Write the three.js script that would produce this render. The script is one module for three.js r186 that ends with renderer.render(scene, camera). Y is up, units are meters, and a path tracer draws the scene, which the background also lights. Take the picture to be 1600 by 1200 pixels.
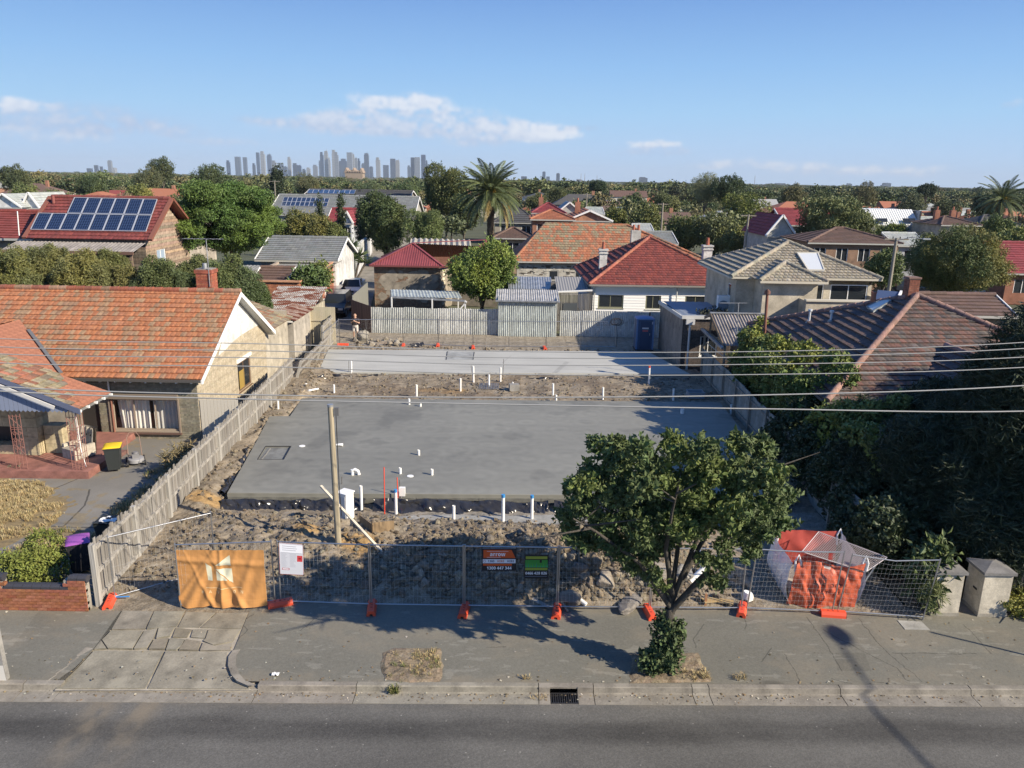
import*as THREE from 'three';
import {MarchingCubes} from 'three/addons/objects/MarchingCubes.js';

// ---------------------------------------------------------------- camera, sky, sun, exposure
const scene=new THREE.Scene();
const EYE=10.8, FOCAL=1217, PITCH=14.73*Math.PI / 180, ROLL=1.0*Math.PI / 180;
const camera=new THREE.PerspectiveCamera(2*Math.atan(600 / FOCAL)*180 / Math.PI, 4 / 3,0.1,20000);
camera.rotation.order='YXZ';
camera.position.set(0, EYE, 0);
camera.rotation.set(-PITCH, 0, ROLL);
const renderer=new THREE.WebGLRenderer({antialias: true});
renderer.setSize(1024,768);
renderer.toneMapping=THREE.LinearToneMapping;
renderer.toneMappingExposure=1.62;
renderer.shadowMap.enabled=true;
const SUN_AZ=27*Math.PI / 180, SUN_EL=31*Math.PI / 180;     // from the right, a little behind the camera
const sunDir=new THREE.Vector3(Math.cos(SUN_EL)*Math.cos(SUN_AZ), Math.sin(SUN_EL), Math.cos(SUN_EL)*Math.sin(SUN_AZ));
const sun=new THREE.DirectionalLight(new THREE.Color(1.0,0.88,0.70), 5.0);
sun.position.copy(sunDir).multiplyScalar(150).add(new THREE.Vector3(0,0,-50));
sun.target.position.set(0,0,-50);
sun.castShadow=true;sun.shadow.mapSize.set(4096,4096);sun.shadow.radius=1;
Object.assign(sun.shadow.camera, {left: -110, right: 110, top: 110, bottom: -110, near: 1, far: 400});
scene.add(sun, sun.target);
scene.fog=new THREE.FogExp2(new THREE.Color(0.74,0.86,1.0), 0.00006);

// ---------------------------------------------------------------- numbers
function RNG(seed) {let a=seed >>> 0;const f=()=>{a=(a+0x6D2B79F5) | 0;let t=Math.imul(a ^ (a >>> 15), 1 | a);t=(t+Math.imul(t ^ (t >>> 7), 61 | t)) ^ t;return ((t ^ (t >>> 14)) >>> 0) / 4294967296;};
f.r=(a0, b0)=>a0+(b0 - a0)*f();f.pick=(l)=>l[Math.floor(f()*l.length)];f.g=()=>(f()+f()+f()+f() - 2)*1.2;return f;}
const hash2=(x, y)=>{let h=Math.imul(x | 0,374761393) ^ Math.imul(y | 0,668265263);h=Math.imul(h ^ (h >>> 13), 1274126177);return ((h ^ (h >>> 16)) >>> 0) / 4294967296;};
const sm=(t)=>t*t*(3 - 2*t), lerp=(a, b, t)=>a+(b - a)*t, clamp=(x, a=0, b=1)=>Math.min(b, Math.max(a, x)), step=(a, b, x)=>sm(clamp((x - a) / (b - a)));
function vnoise(x, y, px=0, py=0) {const xi=Math.floor(x), yi=Math.floor(y), fx=sm(x - xi), fy=sm(y - yi);const w=(a, p)=>p?((a % p)+p) % p : a;
const x0=w(xi, px), x1=w(xi+1, px), y0=w(yi, py), y1=w(yi+1, py);
return lerp(lerp(hash2(x0, y0), hash2(x1, y0), fx), lerp(hash2(x0, y1), hash2(x1, y1), fx), fy);}
function fbm(x, y, oct=4, px=0, py=0) {let s=0, a=0.5, t=0;for (let i=0;i < oct;i++) {s += a*vnoise(x+i*17*(px?0 : 1), y+i*31*(py?0 : 1), px, py);t += a;a *= 0.5;x *= 2;y *= 2;px *= 2;py *= 2;} return s / t;}
const sRGB=(r, g, b)=>{const c=new THREE.Color();c.setRGB(r / 255, g / 255, b / 255, THREE.SRGBColorSpace);return [c.r, c.g, c.b];};

// pixel of the photograph (1600 x 1200) -> point of the place. pt(x, h, d): x to the right, h above the footpath, d metres ahead
const pt=(x, h, d)=>[x, h, -d];
function ray(u, v) {let x=(u - 800) / FOCAL, y=(600 - v) / FOCAL;const c=Math.cos(ROLL), s=Math.sin(ROLL);[x, y]=[x*c - y*s, x*s+y*c];return [x, y*Math.cos(PITCH) - Math.sin(PITCH), y*Math.sin(PITCH)+Math.cos(PITCH)];}
function G(u, v, h=0) {const [x, y, d]=ray(u, v), t=(h - EYE) / y;return [x*t, h, -d*t];}          // where that sight line meets height h
function D(u, v, dist) {const [x, y, d]=ray(u, v), t=dist / d;return [x*t, EYE+y*t, -dist];}         // where it is dist metres ahead

function onPlane(u, v, a, b, c) {const n=cross(sub(b, a), sub(c, a)), [x, y, d]=ray(u, v), r=[x, y, -d], e=[0, EYE, 0], t=dot(sub(a, e), n) / dot(r, n);return add(e, mul(r, t));}

// ---------------------------------------------------------------- sky: clear autumn air with low cumulus
{
const W=2560, Hh=1280, data=new Float32Array(W*Hh*4);
const mix3=(a, b, t)=>[lerp(a[0], b[0], t), lerp(a[1], b[1], t), lerp(a[2], b[2], t)];
const air=(r, g, b)=>sRGB(r, g, b).map((q)=>q*.617), stops=[[0, air(186,212,242)],[2, air(180,212,246)],[4.5, air(166,209,247)],[7.5, air(147,194,243)],[11.5, air(122,168,229)],[16, air(108,154,220)],[30, air(84,134,206)],[90, air(48,88,160)]];
// clouds: azimuth, elevation, half width, half height (degrees), amount, whiteness
const cl=[[-7.2,3.55,7.5,1.25,0.62,.55],[-8.0,4.7,3.6,.8,0.8,.8],[-10.5,3.2,6.5,.8,.55,.4],[-13,3.6,3.2,.7,.55,.5],[1.9,3.0,2.5,.75,1.1,1],[0.2,3.2,2.2,.8,.75,.75],[-2.8,2.8,4,.9,.55,.5],[4,3.4,2,.25,.5,.1],
[-33,3.6,3.8,.65,1.0,.9],[-29,3.0,6.2,1.0,.5,.2],[-24.8,2.6,4.2,.6,.45,.2],[-31,2.1,6,.5,.4,.5],[9.3,2.35,1.5,.35,.95,.9],[9.4,1.9,2.8,.35,.45,.2],[15.5,1.25,3.5,.35,.6,.6],[21.5,.95,4,.4,.75,.75],[26.5,.9,2.2,.4,.6,.7],[30.2,4.7,.5,.4,.5,.5],[-20,2.0,3,.3,.4,.3],[-16.5,3.5,2.2,.3,.4,.15]];
for (let j=0;j < Hh;j++) {
const el=((j+0.5) / Hh - 0.5)*180;
let base=stops[0][1];for (let k=0;k+1 < stops.length;k++) if (el >= stops[k][0]) base=mix3(stops[k][1], stops[k+1][1], clamp((el - stops[k][0]) / (stops[k+1][0] - stops[k][0])));
for (let i=0;i < W;i++) {
let c=base;
if (el > -1 && el < 12) {
const az=((i+0.5) / W - 0.25)*360, a=az > 180?az - 360 : az;          // 0=straight ahead,+to the right
let am=0, wh=0, ws=1e-6;
const warp=(fbm(a*.45+3, el*.9,4) - .5)*2, warp2=(fbm(a*.45+40, el*.9+9,4) - .5)*2;
const list=Math.abs(a) < 42?cl : [];
for (const [ca, ce, rw, rh, q, w] of list) {
const x=(a - ca+warp*1.6) / rw, y0=el - ce+warp2*.35, y=y0 > 0?y0 / rh : y0 / (rh*.7);
const f=q*clamp(1.35 - x*x - y*y, 0,1);am=am+f*(1 - Math.min(am, 1)*.5);wh += f*w*(y0 > -rh*.2?1 : .55);ws += f;
}
if (!list.length) {const f=clamp((fbm(a*.07,5+el*.22,3) - .56)*5,0,1)*step(.5,1.5, el)*step(6,3.5, el);am=f;wh=f*.6;ws=f+1e-6;}
const n=fbm(a*1.3+11, el*2.3+5,5), n2=fbm(a*3.4+70, el*5.4+15,4);
const dens=clamp(am*2.4*(n*1.35+n2*.9 - .62), 0,1);
const w=clamp(wh / ws+(n2 - .5)*.8+(n - .5)*.6);
const cc=mix3(air(172,194,228), air(236,241,250), w);
c=mix3(base, cc, dens*.92);
}
const o=(j*W+i)*4;data[o]=c[0];data[o+1]=c[1];data[o+2]=c[2];data[o+3]=1;
}
}
const sky=new THREE.DataTexture(data, W, Hh, THREE.RGBAFormat, THREE.FloatType);
sky.mapping=THREE.EquirectangularReflectionMapping;sky.magFilter=THREE.LinearFilter;sky.needsUpdate=true;
scene.background=sky;scene.environment=sky;
}

// ---------------------------------------------------------------- textures: grain only, tileable
function tex(w, h, f, {srgb=true, rep=[1,1], wrap=true}={}) {
const d=new Uint8Array(w*h*4);
for (let j=0;j < h;j++) for (let i=0;i < w;i++) {const c=f(i / w, j / h, i, j), o=(j*w+i)*4;if (typeof c === 'number') d[o]=d[o+1]=d[o+2]=clamp(c)*255;else {d[o]=clamp(c[0])*255;d[o+1]=clamp(c[1])*255;d[o+2]=clamp(c[2])*255;} d[o+3]=255;}
const t=new THREE.DataTexture(d, w, h);t.colorSpace=srgb?THREE.SRGBColorSpace : THREE.NoColorSpace;t.magFilter=THREE.LinearFilter;t.minFilter=THREE.LinearMipmapLinearFilter;t.generateMipmaps=true;
if (wrap) t.wrapS=t.wrapT=THREE.RepeatWrapping;t.repeat.set(...rep);t.needsUpdate=true;return t;
}
const rep=(t, m, n=m)=>{const c=t.clone();c.repeat.set(1 / m, 1 / n);c.needsUpdate=true;return c;};
const T={};
T.mottle=tex(512,512, (u, v)=>.72+.4*fbm(u*6, v*6,6,6,6)+.12*(fbm(u*64, v*64,2,64,64) - .5));
T.soilB=tex(512,512, (u, v)=>.75*fbm(u*10, v*10,6,10,10)+.25*fbm(u*60, v*60,2,60,60), {srgb: false});
T.soil=tex(512,512, (u, v)=>{const a=fbm(u*8, v*8,6,8,8), b=fbm(u*48, v*48,3,48,48);const k=.66+.5*a+.3*(b - .5);return [k, k*lerp(.97,1.0, b), k*lerp(.9,1, b)];});
T.wood=tex(256,512, (u, v)=>.66+.42*fbm(u*24, v*3,4,24,3)+.18*(fbm(u*90, v*6,2,90,6) - .5));
T.rust=tex(512,512, (u, v)=>{const a=fbm(u*5, v*12,5,5,12), k=step(.42,.62, a), n=.8+.4*(fbm(u*40, v*40,2,40,40) - .5);return [lerp(.72,.47, k)*n, lerp(.70,.25, k)*n, lerp(.68,.15, k)*n];});
T.bump=tex(512,512, (u, v)=>.6*fbm(u*20, v*20,4,20,20)+.4*fbm(u*90, v*90,2,90,90), {srgb: false});

// ---------------------------------------------------------------- materials (linear base colours)
const cache={};
function M(c, rough=.9, o={}) {
const key=JSON.stringify([c, rough, o.k, o.metal, o.tm, o.bs]);if (cache[key]) return cache[key];
const m=new (o.phys?THREE.MeshPhysicalMaterial : THREE.MeshStandardMaterial)({color: new THREE.Color().setRGB(...c), roughness: rough, metalness: o.metal || 0, vertexColors: true, side: THREE.DoubleSide});
if (o.map) m.map=rep(o.map, o.tm || 1, o.tn || o.tm || 1);
if (o.bump) {m.bumpMap=rep(o.bump, o.bm || o.tm || 1);m.bumpScale=o.bs || .004;}
if (o.phys) Object.assign(m, o.phys);
return cache[key]=m;
}
const mottled=(c, r=.9, tm=2.2, bs=.003)=>M(c, r, {k: 'mot', map: T.mottle, tm, bump: T.bump, bm: 1, bs});
const woody=(c, tm=.6, tn=2.4)=>M(c, .85, {k: 'wood'+tn, map: T.wood, tm, tn});
const mat={
steel: M([.42,.43,.44], .38, {metal: .85}), galv: M([.46,.48,.5], .5, {metal: .6, k: 'galv', map: T.mottle, tm: 1.3}),
white: M([.78,.78,.76], .55), pvc: M([.82,.82,.8], .35), black: M([.015,.015,.016], .5), dark: M([.03,.03,.032], .7),
orangePl: M([.72,.085,.035], .5), concrete: mottled([.30,.29,.27], .92), glass: M([.025,.03,.036], .06, {k: 'g'}),
blackPoly: M([.028,.028,.031], .24), timber: woody([.40,.33,.24]), grey: woody([.36,.33,.29], .5,2),
};

// ---------------------------------------------------------------- mesh builder
const sub=(a, b)=>[a[0] - b[0], a[1] - b[1], a[2] - b[2]], add=(a, b)=>[a[0]+b[0], a[1]+b[1], a[2]+b[2]], mul=(a, k)=>[a[0]*k, a[1]*k, a[2]*k];
const cross=(a, b)=>[a[1]*b[2] - a[2]*b[1], a[2]*b[0] - a[0]*b[2], a[0]*b[1] - a[1]*b[0]], dot=(a, b)=>a[0]*b[0]+a[1]*b[1]+a[2]*b[2];
const len=(a)=>Math.hypot(...a), norm=(a)=>{const l=len(a) || 1;return [a[0] / l, a[1] / l, a[2] / l];}, mixp=(a, b, t)=>[lerp(a[0], b[0], t), lerp(a[1], b[1], t), lerp(a[2], b[2], t)];
class MB {
constructor() {this.p=[];this.n=[];this.c=[];this.u=[];this.col=[1,1,1];}
tint(c) {this.col=typeof c === 'number'?[c, c, c] : c;return this;}
tri(a, b, c, na, nb, nc, uv) {
const f=norm(cross(sub(b, a), sub(c, a))), ax=Math.abs(f[0]), ay=Math.abs(f[1]), az=Math.abs(f[2]);
let i=0;
for (const [q, n] of [[a, na],[b, nb],[c, nc]]) {this.p.push(q[0], q[1], q[2]);const m=n || f;this.n.push(m[0], m[1], m[2]);this.c.push(this.col[0], this.col[1], this.col[2]);
if (uv) this.u.push(uv[i][0], uv[i][1]);else if (ay > .75) this.u.push(q[0], -q[2]);else if (ax > az) this.u.push(q[2], q[1]);else this.u.push(q[0], q[1]);i++;}
return this;
}
quad(a, b, c, d, uv) {this.tri(a, b, c, 0,0,0, uv && [uv[0], uv[1], uv[2]]);this.tri(a, c, d, 0,0,0, uv && [uv[0], uv[2], uv[3]]);return this;}
poly(pts) {for (let i=1;i+1 < pts.length;i++) this.tri(pts[0], pts[i], pts[i+1]);return this;}
// box spanned by three edge vectors from corner o
brick(o, e1, e2, e3, skip='') {
const a=o, b=add(o, e1), c=add(b, e2), d=add(o, e2), A=add(a, e3), B=add(b, e3), C=add(c, e3), Dd=add(d, e3);
if (!skip.includes('b')) this.quad(a, d, c, b);if (!skip.includes('t')) this.quad(A, B, C, Dd);
this.quad(a, b, B, A);this.quad(b, c, C, B);this.quad(c, d, Dd, C);this.quad(d, a, A, Dd);return this;
}
// box by centre x, h, d (metres ahead), sizes and turn about the vertical
box(x, h, d, sx, sh, sd, turn=0, tilt=0) {
const c=Math.cos(turn), s=Math.sin(turn);let ex=[c*sx, 0,-s*sx], ez=[s*sd, 0, c*sd], ey=[0, sh, 0];
if (tilt) {const ct=Math.cos(tilt), st=Math.sin(tilt), ux=[c, 0,-s];ey=[ux[0]*-st*sh, ct*sh, ux[2]*-st*sh];ex=[ux[0]*ct*sx, st*sx, ux[2]*ct*sx];}
const o=sub(sub(sub([x, h, -d], mul(ex, .5)), mul(ey, .5)), mul(ez, .5));return this.brick(o, ez, ex, ey);
}
bar(a, b, w, h=w, up=[0,1,0]) {const t=norm(sub(b, a));let s=cross(up, t);if (len(s) < .01) s=cross([1,0,0], t);s=norm(s);const n=cross(t, s);return this.brick(sub(sub(a, mul(s, w / 2)), mul(n, h / 2)), mul(s, w), mul(n, h), sub(b, a));}
cyl(a, b, r0, r1=r0, n=8, cap=true) {return this.tube([a, b],[r0, r1], n, cap);}
tube(pts, rad, n=6, cap=true) {
const R=typeof rad === 'number'?pts.map(()=>rad) : rad;let s0=null;const rings=[];
pts.forEach((p, i)=>{const t=norm(sub(pts[Math.min(i+1, pts.length - 1)], pts[Math.max(i - 1,0)]));let s=s0?sub(s0, mul(t, dot(s0, t))) : cross(t, Math.abs(t[1]) > .9?[1,0,0] : [0,1,0]);s=norm(s);s0=s;const w=cross(t, s);
rings.push(Array.from({length: n}, (_, k)=>{const q=k / n*2*Math.PI, v=add(mul(s, Math.cos(q)), mul(w, Math.sin(q)));return [add(p, mul(v, R[i])), v];}));});
for (let i=0;i+1 < pts.length;i++) for (let k=0;k < n;k++) {const [a, na]=rings[i][k],[b, nb]=rings[i][(k+1) % n],[c, nc]=rings[i+1][(k+1) % n],[d, nd]=rings[i+1][k];this.tri(a, b, c, na, nb, nc);this.tri(a, c, d, na, nc, nd);}
if (cap) for (const [q, f] of [[0,-1],[pts.length - 1,1]]) if (R[q] > .001) for (let k=1;k+1 < n;k++) f < 0?this.tri(rings[q][0][0], rings[q][k+1][0], rings[q][k][0]) : this.tri(rings[q][0][0], rings[q][k][0], rings[q][k+1][0]);
return this;
}
// smooth grid of points rows x cols
grid(f, nu, nv, close=false, uvf) {
const P=[], N=[];for (let j=0;j <= nv;j++) {P.push([]);for (let i=0;i <= nu;i++) P[j].push(f(i / nu, j / nv));}
for (let j=0;j <= nv;j++) {N.push([]);for (let i=0;i <= nu;i++) {const l=P[j][i > 0?i - 1 : close?nu - 1 : 0], r=P[j][i < nu?i+1 : close?1 : nu], d=P[Math.max(j - 1,0)][i], u=P[Math.min(j+1, nv)][i];N[j].push(norm(cross(sub(r, l), sub(u, d))));}}
for (let j=0;j < nv;j++) for (let i=0;i < nu;i++) {const uv=uvf && [uvf(i / nu, j / nv), uvf((i+1) / nu, j / nv), uvf((i+1) / nu, (j+1) / nv), uvf(i / nu, (j+1) / nv)];
this.tri(P[j][i], P[j][i+1], P[j+1][i+1], N[j][i], N[j][i+1], N[j+1][i+1], uv && [uv[0], uv[1], uv[2]]);this.tri(P[j][i], P[j+1][i+1], P[j+1][i], N[j][i], N[j+1][i+1], N[j+1][i], uv && [uv[0], uv[2], uv[3]]);}
return this;
}
prism(pts, h0, h1) {const lo=pts.map((p)=>[p[0], h0, p[2]]), hi=pts.map((p, i)=>[p[0], typeof h1 === 'number'?h1 : h1[i], p[2]]);  // flat polygon (convex) raised from h0 to h1
this.poly(hi);for (let i=0;i < pts.length;i++) {const j=(i+1) % pts.length;this.quad(lo[i], lo[j], hi[j], hi[i]);} return this;}
geo(off=[0,0,0]) {const g=new THREE.BufferGeometry(), P=new Float32Array(this.p);if (off[0] || off[1] || off[2]) for (let i=0;i < P.length;i += 3) {P[i] -= off[0];P[i+1] -= off[1];P[i+2] -= off[2];}
g.setAttribute('position', new THREE.BufferAttribute(P, 3));g.setAttribute('normal', new THREE.BufferAttribute(new Float32Array(this.n), 3));g.setAttribute('color', new THREE.BufferAttribute(new Float32Array(this.c), 3));g.setAttribute('uv', new THREE.BufferAttribute(new Float32Array(this.u), 2));return g;}
local(name, m, parent) {const o=new THREE.Mesh(this.geo(), m);o.name=name;parent.add(o);return o;}   // already in the parent's own axes
build(name, m, parent=scene) {if (!this.p.length) return null;const off=[0,0,0];for (let q=parent;q && q !== scene;q=q.parent) {off[0] += q.position.x;off[1] += q.position.y;off[2] += q.position.z;}
const o=new THREE.Mesh(this.geo(off), m);o.name=parent === scene?numbered(name) : name;parent.add(o);return o;}
}
const used={};
function numbered(n) {const k=used[n]=(used[n] ?? -1)+1;return k?n+'_'+String(k).padStart(3, '0') : n;}
function thing(name, label, category, [x, y, z]=[0,0,0], group) {const o=new THREE.Group();o.name=numbered(name);o.position.set(x, y, z);o.userData={label, category};if (group) o.userData.group=group;scene.add(o);return o;}
function tag(o, label, category, group, kind) {o.userData={label, category};if (group) o.userData.group=group;if (kind) o.userData.kind=kind;return o;}
function solo(name, mb, m, label, category, base, group) {         // a thing that is one mesh, its origin at its base
const off=base || [0,0,0], o=new THREE.Mesh(mb.geo(off), m);o.name=numbered(name);o.position.set(...off);scene.add(o);return tag(o, label, category, group);}
function struct(name, mb, m, label) {const o=mb.build(name, m);o.userData={kind: 'structure'};if (label) o.userData.label=label;return o;}
function copyOf(src, [x, y, z], turn, label, group, scale) {const c=src.clone();c.userData={...src.userData};c.name=numbered(src.name.replace(/_\d{3}$/, ''));c.position.set(x, y, z);c.rotation.y=turn;if (scale) c.scale.set(...(typeof scale === 'number'?[scale, scale, scale] : scale));if (label) c.userData.label=label;if (group) c.userData.group=group;scene.add(c);return c;}
const ord=(n)=>['first', 'second', 'third', 'fourth', 'fifth', 'sixth', 'seventh', 'eighth', 'ninth', 'tenth', 'eleventh', 'twelfth', 'thirteenth', 'fourteenth', 'fifteenth', 'sixteenth', 'seventeenth', 'eighteenth', 'nineteenth', 'twentieth'][n] ?? (n+1)+'th';

// ---------------------------------------------------------------- building helpers
const jit=(R, c, a)=>{const k=1+R.g()*a;return [c[0]*k*(1+R.g()*a*.3), c[1]*k, c[2]*k*(1+R.g()*a*.3)];};
// Sutherland-Hodgman against a convex polygon in the (u, v) plane;points are [u, v, h]
function clip(pts, poly) {let out=pts;const area=poly.reduce((s, p, i)=>{const q=poly[(i+1) % poly.length];return s+p[0]*q[1] - q[0]*p[1];}, 0), sg=area > 0?1 : -1;
for (let i=0;i < poly.length && out.length;i++) {const a=poly[i], b=poly[(i+1) % poly.length], side=(p)=>sg*((b[0] - a[0])*(p[1] - a[1]) - (b[1] - a[1])*(p[0] - a[0]));const nx=[];
for (let k=0;k < out.length;k++) {const p=out[k], q=out[(k+1) % out.length], sp=side(p), sq=side(q);if (sp >= -1e-9) nx.push(p);if ((sp < -1e-9) !== (sq < -1e-9)) {const t=sp / (sp - sq);nx.push([lerp(p[0], q[0], t), lerp(p[1], q[1], t), lerp(p[2], q[2], t)]);}} out=nx;}
return out;}
// one plane of a tiled roof: convex polygon pts whose first edge is the eave
function tileFace(mb, pts, R, palette, {tw=.24, ch=.33, lift=.035, hump=.018, jitter=.12, seg=3, under=.02, drop=.0, patch}={}) {
const e=norm(sub(pts[1], pts[0]));let nrm=norm(pts.length > 2?cross(e, sub(pts[2], pts[0])) : [0,1,0]);if (nrm[1] < 0) nrm=mul(nrm, -1);let up=cross(nrm, e);if (up[1] < 0) up=mul(up, -1);
const o=pts[0], uv=pts.map((p)=>{const q=sub(p, o);return [dot(q, e), dot(q, up)];}), at=([u, v, h])=>add(add(add(o, mul(e, u)), mul(up, v)), mul(nrm, h));
const u0=Math.min(...uv.map((p)=>p[0])), u1=Math.max(...uv.map((p)=>p[0])), v1=Math.max(...uv.map((p)=>p[1])), v0=Math.min(...uv.map((p)=>p[1]));
mb.tint(palette[0]);mb.poly(uv.map(([u, v])=>at([u, v, -under])));
for (let j=0, v=v0;v < v1 - .01;j++, v += ch) for (let u=u0 - (j % 2)*tw / 2;u < u1;u += tw) {
const wob=(R() - .5)*.012, c=[u+tw / 2, v+ch / 2];
let col=R.pick(palette);if (patch) col=patch(c[0], c[1], col, R);mb.tint(jit(R, col, jitter));
for (let s=0;s < seg;s++) {const a=u+tw*s / seg, b=u+tw*(s+1) / seg, ha=hump*Math.sin(Math.PI*(s / seg) ** 1) , hb=hump*Math.sin(Math.PI*((s+1) / seg));
const top=clip([[a, v, lift+ha+wob],[b, v, lift+hb+wob],[b, v+ch, hb*.4],[a, v+ch, ha*.4]], uv);if (top.length > 2) mb.poly(top.map(at));
const f=clip([[a, v, lift],[b, v, lift]], uv);if (f.length >= 2 && c[0] > u0 && c[0] < u1) {const fa=f[0], fb=f[f.length - 1];mb.quad(at([fa[0], v, -.01]), at([fb[0], v, -.01]), at([fb[0], v, lift+hb+wob]), at([fa[0], v, lift+ha+wob]));}}
}
return mb;
}
// half-round cap tiles along an edge
function caps(mb, a, b, R, palette, r=.11, L=.42) {const n=Math.max(1, Math.round(len(sub(b, a)) / L));for (let i=0;i < n;i++) {mb.tint(jit(R, R.pick(palette), .14));const p=mixp(a, b, i / n), q=mixp(a, b, (i+1) / n);mb.tube([add(p, [0,.02,0]), add(q, [0,.035,0])],[r, r*1.12], 8, true);} return mb;}
function corrugated(mb, o, eu, ev, {pitch=.13, amp=.02, tintf, R}={}) {  // sheet from o along eu (across the waves) and ev
const L=len(eu), n=Math.max(2, Math.round(L / pitch))*4, nn=norm(cross(eu, ev));for (let i=0;i < n;i++) {if (tintf) mb.tint(tintf(i / n));const h=(k)=>Math.sin(k / 4*2*Math.PI)*amp;const a=add(add(o, mul(eu, i / n)), mul(nn, h(i))), b=add(add(o, mul(eu, (i+1) / n)), mul(nn, h(i+1)));mb.quad(a, b, add(b, ev), add(a, ev));} return mb;}
// wall from p0 to p1 (floor points), height h, openings [u0, u1, v0, v1] cut through, thickness th behind the face (to the left of p0->p1 seen from above is inside when th > 0)
function wall(mb, p0, p1, h, openings=[], th=.2) {
const e=norm(sub([p1[0], 0, p1[2]],[p0[0], 0, p0[2]])), L=Math.hypot(p1[0] - p0[0], p1[2] - p0[2]), inn=mul([e[2], 0,-e[0]], th), at=(u, v, k=0)=>add(add([p0[0], p0[1]+v, p0[2]], mul(e, u)), mul(inn, k));
const us=[0, L], vs=[0, h];for (const [a, b, c, d] of openings) {us.push(a, b);vs.push(c, d);} us.sort((a, b)=>a - b);vs.sort((a, b)=>a - b);
for (let i=0;i+1 < us.length;i++) for (let j=0;j+1 < vs.length;j++) {if (us[i+1] - us[i] < .001 || vs[j+1] - vs[j] < .001) continue;const cu=(us[i]+us[i+1]) / 2, cv=(vs[j]+vs[j+1]) / 2;if (openings.some(([a, b, c, d])=>cu > a && cu < b && cv > c && cv < d)) continue;
for (const k of [0,1]) mb.quad(at(us[i], vs[j], k), at(us[i+1], vs[j], k), at(us[i+1], vs[j+1], k), at(us[i], vs[j+1], k));}
for (const [a, b, c, d] of openings) {mb.quad(at(a, c), at(a, d), at(a, d, 1), at(a, c, 1));mb.quad(at(b, c), at(b, d), at(b, d, 1), at(b, c, 1));mb.quad(at(a, c), at(b, c), at(b, c, 1), at(a, c, 1));mb.quad(at(a, d), at(b, d), at(b, d, 1), at(a, d, 1));}
mb.quad(at(0, h), at(L, h), at(L, h, 1), at(0, h, 1));
return {at, e, L, out: mul(inn, -1 / th)};
}
// courses of bricks standing proud of a wall face;openings as above;top(u) limits the height
function bricks(mb, w, h, R, palette, openings=[], {bl=.24, bh=.086, joint=.01, proud=.012, top=null, jitter=.1, u0=0}={}) {
const d=mul(w.out, proud);
for (let j=0;(j+1)*bh <= h+.02;j++) {const v=j*bh, vm=v+bh / 2;let iv=[[u0, w.L]];if (top) {const [a, b]=top(vm);iv=[[Math.max(u0, a), Math.min(w.L, b)]];}
for (const [a, b, c, e] of openings) if (vm > c && vm < e) iv=iv.flatMap(([p, q])=>[[p, Math.min(q, a)],[Math.max(p, b), q]]).filter(([p, q])=>q - p > .03);
for (const [p, q] of iv) for (let u=Math.floor(p / bl)*bl - (j % 2)*bl / 2;u < q;u += bl) {const a=Math.max(u, p)+joint / 2, b=Math.min(u+bl, q) - joint / 2;if (b - a < .03) continue;mb.tint(jit(R, R.pick(palette), jitter));const o=w.at(a, v+joint / 2);
mb.brick(o, mul(w.e, b - a), [0, bh - joint, 0], d, 'b');}}
return mb;
}
// weatherboards on a wall face
function boards(mb, w, h, R, col, openings=[], {bh=.17, proud=.022, jitter=.04, top=null}={}) {
for (let j=0;j*bh < h - .02;j++) {const v=j*bh, v2=Math.min(h, v+bh);let iv=[[0, w.L]];if (top) iv=[top((v+v2) / 2)];for (const [a, b, c, e] of openings) if ((v+v2) / 2 > c && (v+v2) / 2 < e) iv=iv.flatMap(([p, q])=>[[p, Math.min(q, a)],[Math.max(p, b), q]]).filter(([p, q])=>q - p > .02);
for (const [a, b] of iv) {if (b - a < .03) continue;mb.tint(jit(R, col, jitter));const lo=mul(w.out, proud), hi=mul(w.out, .003);mb.quad(add(w.at(a, v), lo), add(w.at(b, v), lo), add(w.at(b, v2), hi), add(w.at(a, v2), hi));mb.quad(w.at(a, v), w.at(b, v), add(w.at(b, v), lo), add(w.at(a, v), lo));}}
return mb;
}
// a window in an opening of a wall: frame, panes, sill
function windowIn(parent, w, [a, b, c, d], {frame=mat.white, glass=mat.glass, lights=2, fw=.06, deep=.08, sill=true, name='window'}={}) {
const f=new MB(), g=new MB(), at=(u, v, k)=>add(w.at(u, v), mul(w.out, -k));const bx=(u0, u1, v0, v1, k0, k1, m)=>m.brick(at(u0, v0, k1), mul(w.e, u1 - u0), [0, v1 - v0,0], mul(w.out, k1 - k0));
bx(a, b, c, c+fw, .02, deep, f);bx(a, b, d - fw, d, .02, deep, f);bx(a, a+fw, c+fw, d - fw, .02, deep, f);bx(b - fw, b, c+fw, d - fw, .02, deep, f);
const win=f.build(name, frame, parent), n=lights;for (let i=0;i < n;i++) {const p=a+fw+(b - a - 2*fw)*i / n, q=a+fw+(b - a - 2*fw)*(i+1) / n;const pane=new MB();bx(p, q - (i < n - 1?.05 : 0), c+fw, d - fw, .05,.06, pane);pane.build('pane', glass, win);if (i < n - 1) {const s=new MB();bx(q - .05, q, c+fw, d - fw, .025,.075, s);s.build('mullion', frame, win);}}
if (sill) {const s=new MB();bx(a - .05, b+.05, c - .06, c - .002,-.06,.1, s);s.build('sill', frame, win);}
return win;
}
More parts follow.
